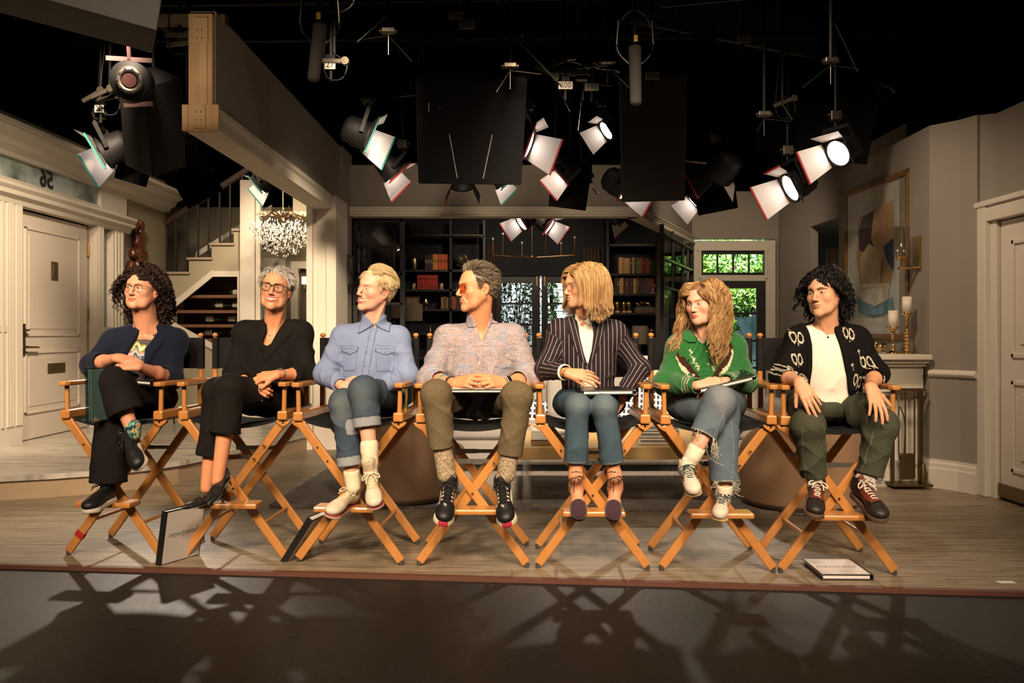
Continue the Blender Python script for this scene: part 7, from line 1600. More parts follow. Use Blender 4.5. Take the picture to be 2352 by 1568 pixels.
    rs=np.random.RandomState(2); coll=collider(o); HL=hairline(.082,.012,-.052,-.0); p,nn=scalp_roots(430,lambda a,b:HL(a,b)&~((np.abs(a[:,1]+.012)<.028)&(a[:,2]<.024)),21); M=12
    st=np.where(p[:,1]>.03,.040,np.where(p[:,2]>.06,.060,.040))*rs.uniform(.7,1.1,len(p))/(M-1)*np.where((np.abs(p[:,1]+.012)<.036)&(p[:,2]<.055),.55,1.)
    def df(P,n0,t): return n0*(.55 if t<.3 else .05)+tang(n0,V(-.35,.35,-.75)*1.)+np.stack([.35*np.sign(P[:,0]),0*P[:,0],0*P[:,0]],1)*(np.abs(P[:,0])>.04)[:,None]
    Q=bundles(o,p,nn,M,st,df,.35,coll,.010,.0008,120,17,.0040,22,.2,.4)
    N=len(Q); hair_obj(o,Q,rads(N,M,.0007,.3),col_var(N,[(.62,.58,.53),(.48,.44,.40),(.74,.70,.65),(.36,.33,.30)],3,.15),scalp_cap(.008,(.080,.016,-.050,-.004)),(.45,.42,.38))
    glasses(o,.050,.040,3.0,.0021,flat('black_acetate',(.006,.006,.007),.2),glassmat(),yf=.100,zc=-.001)
    for s in (-1,1): disc('earring',o.hc+o.R@(V(s*.081,-.008,-.040)*o.sc),o.R@V(s,.4,0),.0028,.002,SILV(),o.root)
def P3():
    sp=dict(cy=4.485,tw=.98,nr=.050,ar=1.0,bodytint=(1,.9,.86),
     head=dict(yaw=-40,pitch=3,roll=14,sc=.99,fw=.95,jw=.92,skin=SK['c'],mw=.032,mz=-.066,smile=.012,gap=.013,lip=.0020,lipc=(.56,.17,.14),brow=(.30,.16,.08),brows=.55,iris=(.10,.13,.14),open=.6,fold=.9,cheek=1.2,blush=.6,chin=-.108,ny=.114,ear=1.08,gaze=(-.95,-.3,-.02)),
     J=dict(head=(862,664,-.04),neck=(853,752,.02),shA=(789,773,.03),shB=(914,775,.03),elA=(748,858,-.03),elB=(934,862,-.02),wrA=(788,888,-.22),wrB=(868,890,-.22),
       hipA=(805,918,.05),hipB=(890,918,.05),knA=(788,925,-.30),knB=(836,898,-.36),anA=(812,1118,-.32),anB=(852,1062,-.40)))
    o=person(sp); o.NL=[]
    hand(o.S,o.J['wrA'],V(.9,-.2,.22),V(-.2,-.6,.8),-1,[(.2,.3,.2),(.2,.3,.2),(.2,.35,.2),(.2,.4,.2)],.98,.04,(.2,.2,.2),o.NL,.4)
    hand(o.S,o.J['wrB'],V(-.9,.1,.30),V(.0,-.5,.8),1,[(.1,.3,.2),(.1,.3,.2),(.15,.3,.2),(.2,.35,.2)],.98,.04,(.2,.2,.2),o.NL,.4)
    body_mesh(o,sp,'person with platinum blond hair in a plain blue button-up shirt and cuffed jeans, laughing')
    T=torso(o,sp,.012,.005,5,chest=(.152,.108,.17),belly=(.140,.112,.15),low=(.16,.11,.09),neck=.0)
    T2=Sh(); T2.add((T.ops[0][2][0],.6,lambda P:T.ev(P)),0); T2.add(cap(o.J['neck']+V(0,.008,-.03),o.J['neck']*.5+(o.hc+o.R@V(0,-.03,-.08))*.5,.062,.060),.02)
    A=Sh(); A.add((T2.ops[0][2][0],.6,lambda P:T2.ev(P)),0)
    A.sub(cap(o.J['neck']+V(-.0,-.012,.035),o.J['neck']+V(-.005,-.02,.14),.054,.062),.003)
    A.sub(prism(pxz([(826,700),(831,722),(853,748),(877,722),(886,700)],4.44),4.53),.003)
    for l in ([(826,716),(833,722),(854,745),(842,753),(818,766),(822,738)],[(888,712),(880,722),(856,745),(870,754),(890,762),(890,740),(893,722)]): A.add(patch(T2,pxz(l,4.38),.009,4.54,.012),.002)
    for l in ([(779,793),(821,796),(819,806),(800,815),(778,806)],[(861,793),(905,795),(905,808),(884,816),(860,806)]): A.add(patch(T,pxz(l,4.38),.008,4.5,.01),.001)
    for l in ([(780,800),(818,802),(815,852),(783,852)],[(862,800),(902,802),(900,853),(864,853)]): A.add(patch(T,pxz(l,4.38),.0025,4.5,.01),.0015)
    A.add(patch(T,pxz([(849,750),(861,750),(846,862),(830,862)],4.38),.004,4.5,.01),.0015)
    sleeve(A,o,'A',.060,.062,.044,.86,(.010,40),seed=7); sleeve(A,o,'B',.060,.062,.044,.86,(.010,40),seed=9)
    for a in 'AB':
        c_=o.J['el'+a]+(o.J['wr'+a]-o.J['el'+a])*.80
    SM=[[(779,793),(821,796),(819,806),(800,815),(778,806)],[(861,793),(905,795),(905,808),(884,816),(860,806)],[(849,750),(861,750),(846,862),(830,862)],[(780,800),(818,802),(815,852),(783,852)],[(862,800),(902,802),(900,853),(864,853)],[(826,716),(833,722),(854,745),(842,753),(818,766),(822,738)],[(888,712),(880,722),(856,745),(870,754),(890,762),(890,740),(893,722)]]
    garment('shirt',A,o,.0037,mat_vcol('chambray',rough=.85,kind='weave'),lambda P,c:seams(P,c,SM,4.38,4.5,.0022,.68),base=(.215,.275,.46))
    buttons(o,A,[(845,778),(841,808),(838,840),(799,809),(883,810)],.0052,flat('blue_button',(.12,.14,.22),.4),4.1,4.6)
    G=Sh(); J=o.J; G.add(ell((J['hipA']+J['hipB'])/2+V(0,.0,.0),(.165,.125,.10)),.04)
    fB=leg(G,o,'B',.095,.076,.066,.50,(.006,30),7,k=.02,hollow=.05,cuff=.046); fA=leg(G,o,'A',.092,.070,.062,.74,(.006,30),8,k=.02,hollow=.05,cuff=.046)
    def jp(P,col):
        for a,f in (('A',fA),('B',fB)):
            k=J['kn'+a]; m=np.exp(-(((P-k-V(0,-.06,-.02))/V(.05,.08,.07))**2).sum(1))*(.55 if a=='A' else .35); col[:]=col*(1-m[:,None])+np.array([.18,.20,.18])*m[:,None]
            dd=nrm(f-k); t=(P-f)@dd; near=np.linalg.norm(P-f,axis=1)<.11
            col[near&(t>-.048)&(t<.03)]=(.26,.27,.28); col[near&(t>-.055)&(t<-.046)]=(.02,.03,.045)
        return col
    garment('jeans',G,o,.004,mat_vcol('denim',rough=.9,spec=.15,kind='denim'),jp,base=(.022,.042,.068))
    def canvas(P,col):
        x,y,z=P.T; col[:]=(.50,.41,.27); col[(y>.185)]=(.56,.47,.36); n=vnoise(P,90,2); col*= (1+.12*n)[:,None]; return col
    def rubber(P,col):
        z=P[:,2]; col[:]=(.52,.42,.33); col[(z>.021)]=(.30,.05,.04); n=vnoise(P,60,4); col*=(1+.12*n)[:,None]; return col
    for hl,tl,up,sk in (((810,1150,-.26),(764,1176,-.45),(.25,-.1,1),'A'),((856,1106,-.36),(860,1148,-.52),(-.05,-.6,.8),'B')):
        he,R=shoe_px(o,hl,tl,up); c=he-R@V(0,.03,.03)
        sneaker(o,'canvas',c,R,.275,.90,(.5,.4,.27),(.52,.42,.33),.026,(.62,.52,.36),high=True,paint=canvas,solepaint=rubber,nl=7,lr=.0026)
        S=Sh(); an=c+R@V(0,.045,.10); tp=o.J['an'+sk]+ (o.J['kn'+sk]-o.J['an'+sk])*(.17 if sk=='A' else .24); S.add(cap(an,tp,.036,.040,wr=(.0015,200,1)),.01);S.add(cap(o.J['an'+sk],tp,.036,.040),.01)
        if sk=='B': S.add(cap(tp-nrm(tp-an)*.028,tp,.0445,.0445),.003)
        S.sub(cap(tp-nrm(tp-an)*.01,tp+nrm(tp-an)*.03,.034),.002)
        garment('sock',S,o,.004,mat_vcol('sock'),None,(.66,.56,.40))
        for i in range(5):
            for s in (-1,1):
                q=c+R@V(s*.024,.085-.006*i,.072+.015*i) ; 
    rs=np.random.RandomState(3); coll=collider(o); HL=hairline(.078,.0,-.052,-.004,rec=.012); p,nn=scalp_roots(520,lambda a,b:HL(a,b)&~((np.abs(a[:,1]+.012)<.028)&(a[:,2]<.024)),31); M=12
    top=(p[:,2]>.072); st=np.where(top,.060,.028)*rs.uniform(.8,1.1,len(p))/(M-1)*np.where((np.abs(p[:,1]+.012)<.036)&(p[:,2]<.055),.55,1.)
    def df(P,n0,t):
        tp=((n0[:,2]>.62)|(n0[:,1]>.55))[:,None]
        return np.where(tp,n0*(.9 if t<.25 else .05)+tang(n0,V(-.55,-.8,0)),n0*(.12)+tang(n0,V(0,-.35,-1)))
    Q=bundles(o,p,nn,M,st,df,.25,coll,.010,0,0,18,.0042,32,.12,.5)
    N=len(Q); hair_obj(o,Q,rads(N,M,.0007,.3),col_var(N,[(.78,.62,.36),(.68,.52,.28),(.84,.70,.46),(.55,.40,.20)],3,.12),scalp_cap(.007,(.078,.004,-.052,-.0),rec=.012),(.60,.46,.25))
def P4():
    sp=dict(cy=4.43,tw=1.06,nr=.056,ar=1.05,bodytint=(.95,.86,.80),
     head=dict(yaw=-62,pitch=1,roll=0,sc=1.03,fw=.98,jw=1.05,skin=SK['d'],mw=.0245,mz=-.066,smile=.0022,gap=0,lip=.0020,lipc=(.46,.17,.13),brow=(.16,.10,.06),brows=.5,iris=(.1,.1,.1),open=.8,fold=.85,cheek=.5,blush=.35,chin=-.108,ny=.116,beard=.25,gaze=(-.95,-.3,0)),
     J=dict(head=(1096,662,-.03),neck=(1101,752,.03),shA=(1028,775,.03),shB=(1177,773,.03),elA=(987,872,-.03),elB=(1213,872,-.02),wrA=(1045,880,-.22),wrB=(1158,880,-.22),
       hipA=(1052,920,.05),hipB=(1142,920,.05),knA=(1002,906,-.30),knB=(1188,912,-.30),anA=(1023,1090,-.28),anB=(1165,1090,-.28)))
    o=person(sp); o.NL=[]
    hand(o.S,o.J['wrA'],V(.75,-.55,.18),V(-.15,-.75,.55),-1,[(.35,.5,.3),(.5,.6,.4),(.6,.75,.4),(.65,.8,.4)],1.04,.10,(.3,.2,.2),o.NL,.35)
    hand(o.S,o.J['wrB'],V(-.75,-.55,.18),V(.15,-.75,.55),1,[(.4,.7,.4),(.55,.8,.5),(.65,.9,.5),(.7,.95,.5)],1.04,.08,(.3,.2,.2),o.NL,.35)
    body_mesh(o,sp,'person with brown-grey swept-up hair and amber glasses in a rolled-sleeve grey linen shirt')
    T=torso(o,sp,.012,.006,9,chest=(.155,.112,.17),belly=(.150,.118,.15),low=(.165,.115,.09))
    T2=Sh(); T2.add((T.ops[0][2][0],.6,lambda P:T.ev(P)),0); T2.add(cap(o.J['neck']+V(0,.01,-.03),o.J['neck']*.5+(o.hc+V(.01,.03,-.08))*.5,.066,.064),.02)
    A=Sh(); A.add((T2.ops[0][2][0],.6,lambda P:T2.ev(P)),0)
    A.sub(cap(o.J['neck']+V(-.0,-.012,.035),o.J['neck']+V(.0,-.01,.14),.060,.068),.003)
    A.sub(prism(pxz([(1074,700),(1083,724),(1093,748),(1104,782),(1112,782),(1120,750),(1130,700)],4.38),4.48),.003)
    for l in ([(1070,718),(1079,716),(1094,748),(1086,750),(1072,752),(1068,736)],[(1130,708),(1136,716),(1143,742),(1128,741),(1122,752),(1109,786),(1112,768),(1122,740)]): A.add(patch(T2,pxz(l,4.33),.008,4.48,.012),.002)
    A.add(patch(T,pxz([(1088,750),(1100,780),(1109,786),(1109,875),(1094,875),(1093,790)],4.33),.004,4.5,.01),.0015)
    A.add(patch(T,pxz([(1133,800),(1178,800),(1177,842),(1155,847),(1133,842)],4.33),.003,4.5,.01),.0015)
    sleeve(A,o,'A',.070,.068,.056,.34,(.009,40),seed=11); sleeve(A,o,'B',.070,.068,.056,.34,(.009,40),seed=13)
    t=NT('linen'); c=t.n('ShaderNodeVertexColor',layer_name='Col').outputs[0]
    a1=t.noise(1,t.coord(scale=(420,420,30)),2); a2=t.noise(1,t.coord(scale=(30,30,420)),2); big=t.noise(11,t.coord(),3); hz=t.noise(1,t.coord(scale=(16,16,160)),2)
    c=t.mixc(t.math('MULTIPLY_ADD',t.math('ADD',a1.outputs[0],a2.outputs[0]),2.2,-1.7,clamp=True),(.15,.125,.14),(.38,.33,.345))
    msk=t.math('MULTIPLY',t.math('GREATER_THAN',big.outputs[0],.56),t.math('GREATER_THAN',hz.outputs[0],.5))
    c=t.mixc(t.math('MULTIPLY',msk,.5),c,(.16,.26,.42)); big2=t.noise(14,t.coord(rot=(.5,.3,1)),3); c=t.mixc(t.math('MULTIPLY',t.math('GREATER_THAN',t.math('MULTIPLY',big2.outputs[0],hz.outputs[0]),.33),.25),c,(.50,.26,.14))
    t.l(c,t.b.inputs['Base Color']); t.set(rough=.9,spec=.2); t.bump(t.math('ADD',a1.outputs[0],a2.outputs[0]),.3,.001)
    garment('shirt',A,o,.004,t.m,base=(.3,.25,.25))
    buttons(o,A,[(1090,748),(1102,802),(1101,834)],.0055,flat('pearl_button',(.72,.62,.42),.3),4.1,4.6)
    for a in 'AB':
        J=o.J; f=J['el'+a]+(J['wr'+a]-J['el'+a])*.34; dd=nrm(J['wr'+a]-J['el'+a]); S=Sh(); S.add(cap(f-dd*.045,f-dd*.004,.066,.061,wr=(.004,60,a=='A')),.0); S.sub(cap(f-dd*.08,f+dd*.03,.052),.002)
        garment('rolled_cuff',S,o,.004,t.m,base=(.3,.25,.25))
    G=Sh(); J=o.J; G.add(ell((J['hipA']+J['hipB'])/2+V(0,.0,-.005),(.165,.125,.095)),.04)
    leg(G,o,'A',.094,.076,.066,.66,(.008,26),9,k=.03,hollow=.04); leg(G,o,'B',.094,.076,.064,.74,(.008,26),12,k=.03,hollow=.04)
    t=NT('tweed'); nz=t.noise(420,t.coord(),2); n2=t.noise(7,t.coord(),3); c=t.mixc(t.ramp(nz.outputs[0],[(.35,(0,0,0)),(.65,(1,1,1))]),(.060,.044,.024),(.17,.13,.075)); t.l(c,t.b.inputs['Base Color']); t.set(rough=.95,spec=.1); t.bump(nz.outputs[0],.3,.001)
    garment('trousers',G,o,.0045,t.m,base=(.12,.09,.05))
    def up(P,col):
        x,y,z=P.T; col[:]=(.008,.008,.009); ax=np.abs(x)
        e=(ax>.020)&(ax<.029)&(y>.09)&(y<.185)&(np.sin(y*260)>.1)&(z>.045); col[e]=(.60,.50,.38)
        e=(x>.031)&(y>.12)&(y<.2)&(z>.05); col[e]=(.22,.2,.2)
        e=(z<.045)&(y<.12); col[e]=(.30,.03,.02)
        for q in ((.004,.212),(.013,.205)):
            r_=np.sqrt((x-q[0])**2+(y-q[1])**2); col[(np.abs(r_-.0040)<.0012)&(z>.03)&((x<q[0]+.002) if q[0]>.01 else True)]=(.55,.5,.45)
        return col
    def so(P,col):
        x,y,z=P.T; col[:]=(.60,.60,.42); col[(y>.262)&(np.abs(x)<.024)]=(.50,.03,.06); return col
    for hl,tl,upv,sk in (((1030,1128,-.22),(1019,1192,-.40),(.12,-.8,.5),'A'),((1158,1128,-.22),(1164,1195,-.40),(-.12,-.8,.5),'B')):
        he,R=shoe_px(o,hl,tl,upv); c=he-R@V(0,.03,.02)
        sneaker(o,'mesh',c,R,.285,1.03,(.008,.008,.009),(.6,.6,.42),.034,(.006,.006,.007),paint=up,solepaint=so,flare=.004,nl=6,rocker=.014,lr=.0028)
        S=Sh(); an=c+R@V(0,.045,.075); tp=o.J['an'+sk]+(o.J['kn'+sk]-o.J['an'+sk])*.42; S.add(cap(an,tp,.041,.047,wr=(.003,90,2)),.01);S.add(cap(o.J['an'+sk],tp,.041,.047),.01)
        def sp_(P,col): n=vnoise(P,700,5)+vnoise(P,420,6); col[:]=np.where((n>0)[:,None],np.array([.42,.33,.22]),np.array([.20,.15,.09])); return col
        garment('wool_sock',S,o,.0035,mat_vcol('sock'),sp_)
    J=o.J
    for a,off_,r,colr,rr in (('A',.12,.041,(.02,.25,.50),.0045),('A',.055,.036,(.008,.008,.009),.0075),('B',.022,.036,(.5,.42,.34),.006)):
        w_=J['wr'+a]; dd=nrm(J['el'+a]-w_); u=nrm(np.cross(dd,[0,0,1])); v=np.cross(dd,u); c0=w_+dd*(off_-.02)
        ob=Sh(); 
        pts=[c0+u*(r-.004)*math.cos(t_)+v*(r-.004)*math.sin(t_) for t_ in np.linspace(0,2*PI,19)[:-1]]
        rg=npmesh('wristband',*band(c0,dd,u,v,r-.004,rr),flat('band_%d'%int(colr[2]*1000),colr,.6),o.root)
        if a=='B':
            q=c0+V(.0,-.75,.5)/1.0*.0; n_=nrm(V(.1,-.9,.35)-dd*(V(.1,-.9,.35)@dd)); R=np.stack([dd,np.cross(n_,dd),n_],1)
            S=Sh(); S.add(rbox((0,0,0),(.017,.020,.0055),.005)); wt=sdf_local('watch',S,(-.03,-.03,-.01),(.03,.03,.01),.0015,mat_vcol('watchm',rough=.25,metal=.0),o.root,c0+n_*(r+.001),R,lambda P,col:np.where((P[:,2]>.0035)[:,None],np.array([.006,.008,.02]),np.array([.35,.3,.25]))*np.ones((len(P),3)),(.3,.3,.3))
    rs=np.random.RandomState(4); coll=collider(o); HL=hairline(.080,.0,-.05,-.004,rec=.016); p,nn=scalp_roots(560,lambda a,b:HL(a,b)&~((np.abs(a[:,1]+.012)<.028)&(a[:,2]<.024)),41); M=12
    top=(p[:,2]>.08); st=np.where(top,.048,.026)*rs.uniform(.8,1.15,len(p))/(M-1)*np.where((np.abs(p[:,1]+.012)<.036)&(p[:,2]<.055),.55,1.)
    def df(P,n0,t):
        tp=((n0[:,2]>.6)|(n0[:,1]>.5))[:,None]; fr=np.clip((P[:,1]-.0)/.06,0,1)[:,None]
        return np.where(tp,n0*(.9*(1-t)+.05+.5*fr)+tang(n0,V(.0,-1,0))*(.55+t),n0*.35+tang(n0,V(0,-.9,-.5)))
    Q=bundles(o,p,nn,M,st,df,.0,coll,.010,.0006,100,18,.0040,42,.22,.4)
    N=len(Q); hair_obj(o,Q,rads(N,M,.0007,.3),col_var(N,[(.13,.095,.065),(.19,.15,.105),(.10,.07,.05),(.30,.25,.19)],3,.2),scalp_cap(.007,(.080,.004,-.05,-.0),rec=.016),(.12,.09,.06))
    glasses(o,.050,.040,2.6,.0009,flat('bronze_wire',(.25,.10,.05),.3,1),glassmat((.72,.36,.20),'amber_lens'),yf=.101,zc=-.004)
def band(c,dd,u,v,r,w,th=.0022,N=28):
    VV=[];F=[]
    prof=[(r+th,-w),(r+th*1.6,0),(r+th,w),(r,w),(r,-w)]
    for (rr,h) in prof:
        for j in range(N): a=j/N*2*PI; VV.append(c+dd*h+(u*math.cos(a)+v*math.sin(a))*rr)
    for i in range(len(prof)):
        k=(i+1)%len(prof)
        for j in range(N): F.append((i*N+j,k*N+j,k*N+(j+1)%N,i*N+(j+1)%N))
    return VV,F
def P5():
    sp=dict(cy=4.39,tw=.95,nr=.047,ar=.88,bodytint=(.96,.86,.80),
     head=dict(yaw=-66,pitch=-3,roll=2,sc=.96,fw=.95,jw=.88,skin=SK['e'],mw=.0215,mz=-.063,smile=.0015,gap=.005,lip=.0026,lipc=(.50,.19,.15),brow=(.20,.11,.05),brows=.6,iris=(.10,.13,.16),open=.8,fold=.15,cheek=.6,blush=.4,chin=-.100,ny=.110,gaze=(-.95,-.2,-.02)),
     J=dict(head=(1338,657,-.04),neck=(1346,746,.02),shA=(1287,760,.03),shB=(1410,764,.03),elA=(1252,848,-.03),elB=(1470,846,.03),wrA=(1304,856,-.22),wrB=(1428,912,-.16),
       hipA=(1302,925,.05),hipB=(1402,925,.05),knA=(1327,933,-.33),knB=(1387,935,-.33),anA=(1322,1092,-.30),anB=(1412,1092,-.30)))
    o=person(sp); o.NL=[]
    hand(o.S,o.J['wrA'],V(.92,-.2,-.12),V(.1,-.85,.55),1,[(.15,.3,.2),(.2,.35,.2),(.25,.35,.2),(.3,.3,.2)],.93,.14,(.1,.1,.1),o.NL,.3)
    hand(o.S,o.J['wrB'],V(-.5,-.3,-.6),V(.4,-.9,.2),-1,[(.4,.5,.3)]*4,.93,.05,(.2,.2,.2),o.NL,.3)
    # bare feet in the shoes
    FT=[]
    for k,(hl,tl) in (('A',((1322,1118,-.20),(1331,1186,-.36))),('B',((1412,1120,-.20),(1408,1188,-.36)))):
        he,R=shoe_px(o,hl,tl,(0,-.8,.5)); c=he-R@V(0,.02,.03); FT.append((c,R))
        F=foot_shape(.222,.82,sole=.008); F.add(cap((0,.05,.06),(0,.17,.032),.020,.014),.02); o.S.add(F.xf(c,R,.32),.02)
        o.S.add(cap(o.J['an'+k],c+R@V(0,.045,.06),.031,.030),.03)
    body_mesh(o,sp,'person with blond shoulder-length hair in a pinstriped blazer over a white shirt, head turned left')
    T=torso(o,sp,.008,.002,15,chest=(.142,.102,.17),belly=(.125,.105,.15))
    T2=Sh(); T2.add((T.ops[0][2][0],.6,lambda P:T.ev(P)),0); T2.add(cap(o.J['neck']+V(0,.008,-.03),o.J['neck']*.5+(o.hc+V(.01,.04,-.08))*.5,.058,.056),.02)
    A=Sh(); A.add((T2.ops[0][2][0],.6,lambda P:T2.ev(P)),0)
    A.sub(cap(o.J['neck']+V(-.0,-.012,.035),o.J['neck']+V(.0,-.02,.14),.052,.062),.003)
    A.sub(prism(pxz([(1326,700),(1333,726),(1342,737),(1352,726),(1362,700)],4.33),4.43),.003)
    for l in ([(1328,715),(1334,727),(1342,737),(1334,744),(1331,752),(1322,735)],[(1370,712),(1352,726),(1343,737),(1352,744),(1362,748),(1372,730)]): A.add(patch(T2,pxz(l,4.28),.008,4.43,.012),.002)
    A.add(patch(T,pxz([(1338,742),(1347,742),(1350,890),(1342,890)],4.28),.003,4.5,.01),.0015)
    garment('blouse',A,o,.0045,mat_vcol('whitecloth',rough=.8,kind='fine',bs=.3,bsc=200),base=(.72,.66,.55))
    buttons(o,A,[(1343,766),(1344,796),(1345,822)],.004,flat('pearl_button',(.72,.62,.42),.3),4.0,4.6)
    TJ=torso(o,sp,.017,.003,16,chest=(.146,.104,.17),belly=(.128,.106,.16),low=(.152,.115,.11),shr=.060)
    A=Sh(); A.add((TJ.ops[0][2][0],.6,lambda P:TJ.ev(P)),0)
    A.sub(prism(pxz([(1322,690),(1329,720),(1333,770),(1342,812),(1350,836),(1352,836),(1361,804),(1366,770),(1364,738),(1368,690)],4.27),4.41),.003)
    A.sub(prism(pxz([(1352,846),(1347,856),(1336,880),(1330,920),(1380,920),(1368,880),(1358,858)],4.27),4.36),.003)
    LAP=[[(1330,716),(1331,745),(1335,775),(1343,812),(1352,838),(1346,838),(1332,818),(1313,778),(1306,750),(1304,722),(1316,712)],[(1366,722),(1368,765),(1362,804),(1353,838),(1357,838),(1374,806),(1390,770),(1397,735),(1392,716),(1376,712)]]
    for l in LAP: A.add(patch(TJ,pxz(l,4.24),.007,4.44),.002)
    A.add(patch(TJ,pxz([(1396,862),(1424,858),(1424,868),(1397,872)],4.24),.004,4.44),.001)
    sleeve(A,o,'A',.054,.052,.042,.86,(.005,44),seed=17); sleeve(A,o,'B',.054,.054,.044,.95,(.007,44),seed=19)
    t=NT('pinstripe'); su=t.n('ShaderNodeAttribute',attribute_name='su').outputs['Fac']
    m=t.math('LESS_THAN',t.math('PINGPONG',su,.0115),.0011); dash=t.noise(300,t.coord(),1)
    c=t.mixc(t.math('MULTIPLY',m,.85),(.014,.009,.013),(.42,.36,.34)); t.l(c,t.b.inputs['Base Color']); t.set(rough=.8,spec=.2); nz=t.noise(400,t.coord(),2); t.bump(nz.outputs[0],.15,.001)
    # pinstripes tilted on the lapels by shifting su there
    g=garment('blazer',A,o,.0045,t.m)
    at=g.data.attributes['su'].data; n=len(at); su_=np.zeros(n,np.float32); at.foreach_get('value',su_); co=np.zeros(n*3,np.float32); g.data.vertices.foreach_get('co',co); co=co.reshape(-1,3)
    m_=TJ.ev(co,.05)<.004; su_[m_]=co[m_,0]
    for i,l in enumerate(LAP):
        f=polyd(pxz(l,4.24)); m_=(f(co[:,0],co[:,2])<0)&(co[:,1]<4.40); q=co[m_]; s_=(1 if i==0 else -1); su_[m_]=(q[:,0]*math.cos(.22)+s_*q[:,2]*math.sin(.22))*1.05
    at.foreach_set('value',su_)
    disc('button',trace(A,1352,838,4.0,4.6)+V(0,-.002,0),V(0,-1,.1),.0065,.002,flat('black_acetate',(.006,.006,.007),.2),o.root)
    w_=o.J['wrA']; dd=nrm(o.J['elA']-w_); u=nrm(np.cross(dd,[0,0,1])); v=np.cross(dd,u)
    npmesh('shirt_cuff',*band(w_+dd*.032,dd,u,v,.036,.012,.004),flat('cuff_white',(.72,.66,.55),.8),o.root)
    for q,r in ((.002,.0012),(-.006,.0017)): wire('bangle',[w_+dd*q+u*.031*math.cos(t_)+v*.029*math.sin(t_) for t_ in np.linspace(0,2*PI,15)[:-1]],r,flat('gold'),o.root,closed=True)
    wire('beaded_necklace',[trace(o.S,x,y,4.1,4.7)+V(0,-.004,0) for x,y in ((1331,726),(1336,731),(1342,733),(1349,730),(1355,724))],.0036,flat('bead_silver',(.25,.28,.3),.3,1,bump=1,sc=900),o.root,sub=3)
    G=Sh(); J=o.J; G.add(ell((J['hipA']+J['hipB'])/2+V(0,.0,.0),(.165,.125,.09)),.04)
    fA=leg(G,o,'A',.080,.062,.060,.80,(.006,24),17,k=.02,hollow=.04); fB=leg(G,o,'B',.080,.062,.060,.80,(.006,24),18,k=.02,hollow=.04)
    def jp(P,col):
        for a,f in (('A',fA),('B',fB)):
            k=J['kn'+a]; m=np.exp(-(((P-k-V(0,-.05,.02))/V(.05,.10,.06))**2).sum(1))*.7; col[:]=col*(1-m[:,None])+np.array([.13,.17,.18])*m[:,None]
            dd=nrm(f-k); t_=(P-f)@dd; near=np.linalg.norm(P-f,axis=1)<.10; col[near&(t_>-.012)]=(.09,.13,.16); col[near&(t_>-.015)&(t_<-.012)]=(.02,.035,.05)
            x=(P-k)@nrm(np.cross(dd,[0,1,0])); s_=(np.abs(np.abs(x)-.040)<.0015)&(P[:,1]<f[1]+.0); col[s_]=col[s_]*.5+np.array([.1,.13,.15])*.5
        return col
    garment('jeans',G,o,.0045,mat_vcol('denim'),jp,base=(.030,.062,.088))
    for i,(c,R) in enumerate(FT):
        S=Sh(); F=foot_shape(.232,.93,sole=.008); S.add((V(0,.1,.03),.2,lambda P,F=F:F.ev(P)),0); S.cut(half((0,.150,.0),(0,-1,-.25)),.003)
        H=foot_shape(.232,.90,sole=.008); H.cut(half((0,.05,.05),(0,.4,1)),.003); H.cut(half((0,.05,0),(0,1,0)),.003)
        sh=sdf_local('shoe',S,(-.07,-.03,-.02),(.07,.26,.15),.003,mat_vcol('suede',rough=.9,sheen=.3,kind='fine',bs=.2),o.root,c,R,None,(.038,.014,.022))
        sdf_local('heel_counter',H,(-.07,-.03,-.02),(.07,.26,.15),.003,mat_vcol('suede'),sh,c,R,None,(.038,.014,.022))
        sdf_local('sole',sole_shape(.235,.88,.007),(-.07,-.03,-.03),(.07,.27,.04),.003,mat_vcol('shoe_sole'),sh,c,R,None,(.02,.012,.012))
        k='AB'[i]; an=o.J['an'+k]; lm=flat('lace_black',(.008,.007,.008),.7); ax=nrm(o.J['kn'+k]-an)
        for dz in (-.004,.010,.022): wire('ankle_tie',[an+ax*(dz+.004*math.sin(3*t_+i))+.034*(V(math.cos(t_),math.sin(t_),0)) for t_ in np.linspace(0,2*PI,13)[:-1]],.0032,lm,sh,closed=True)
        f=an+V(.0,-.036,0); sg=-1 if i==0 else -1
        wire('ankle_tie',[f,f+V(-.01,-.004,-.02),f+V(-.012,-.004,-.07),f+V(-.010,-.004,-.075)],.0022,lm,sh,sub=4)
        wire('ankle_tie',[f,f+V(.02,-.004,.004),f+V(.04,.0,-.006),f+V(.02,-.004,-.016),f],.0020,lm,sh,sub=4)
        wire('ankle_tie',[f,f+V(-.03,.0,-.012),f+V(-.045,.02,-.045),c+R@V(-.03 if i else .03,.05,.05)],.0020,lm,sh,sub=4)
    rs=np.random.RandomState(5); coll=collider(o,.012); hl_=hairline(.074,.016,-.05,-.0); p,nn=scalp_roots(450,hl_,51); p,nn=front_roots(p,nn,hl_,90,54); M=22
    side=np.where(p[:,0]>.012,1.,-1.); st=(.285-.5*np.clip(p[:,1],0,.1)*0)*rs.uniform(.86,1.02,len(p))*np.interp(p[:,2],[-.05,.12],[.62,1.0])/(M-1)
    def df(P,n0,t):
        s_=side[:,None]; fr=np.clip((P[:,1]-.02)/.05,0,1)[:,None]*(P[:,2]>-.02)[:,None]
        out=n0*(.3 if t<.2 else 0)+s_*V(1.,0,0)*(1.0*(1-t)*(np.abs(P[:,:1])<.066))-fr*V(0,.12,0)
        return out+ (s_*V(.25,0,.2)+n0*V(.2,.5,0) if t>.88 else 0)
    Q=bundles(o,p,nn,M,st,df,1.15,coll,.012,.0012,30,14,.0048,52,.10,.55)
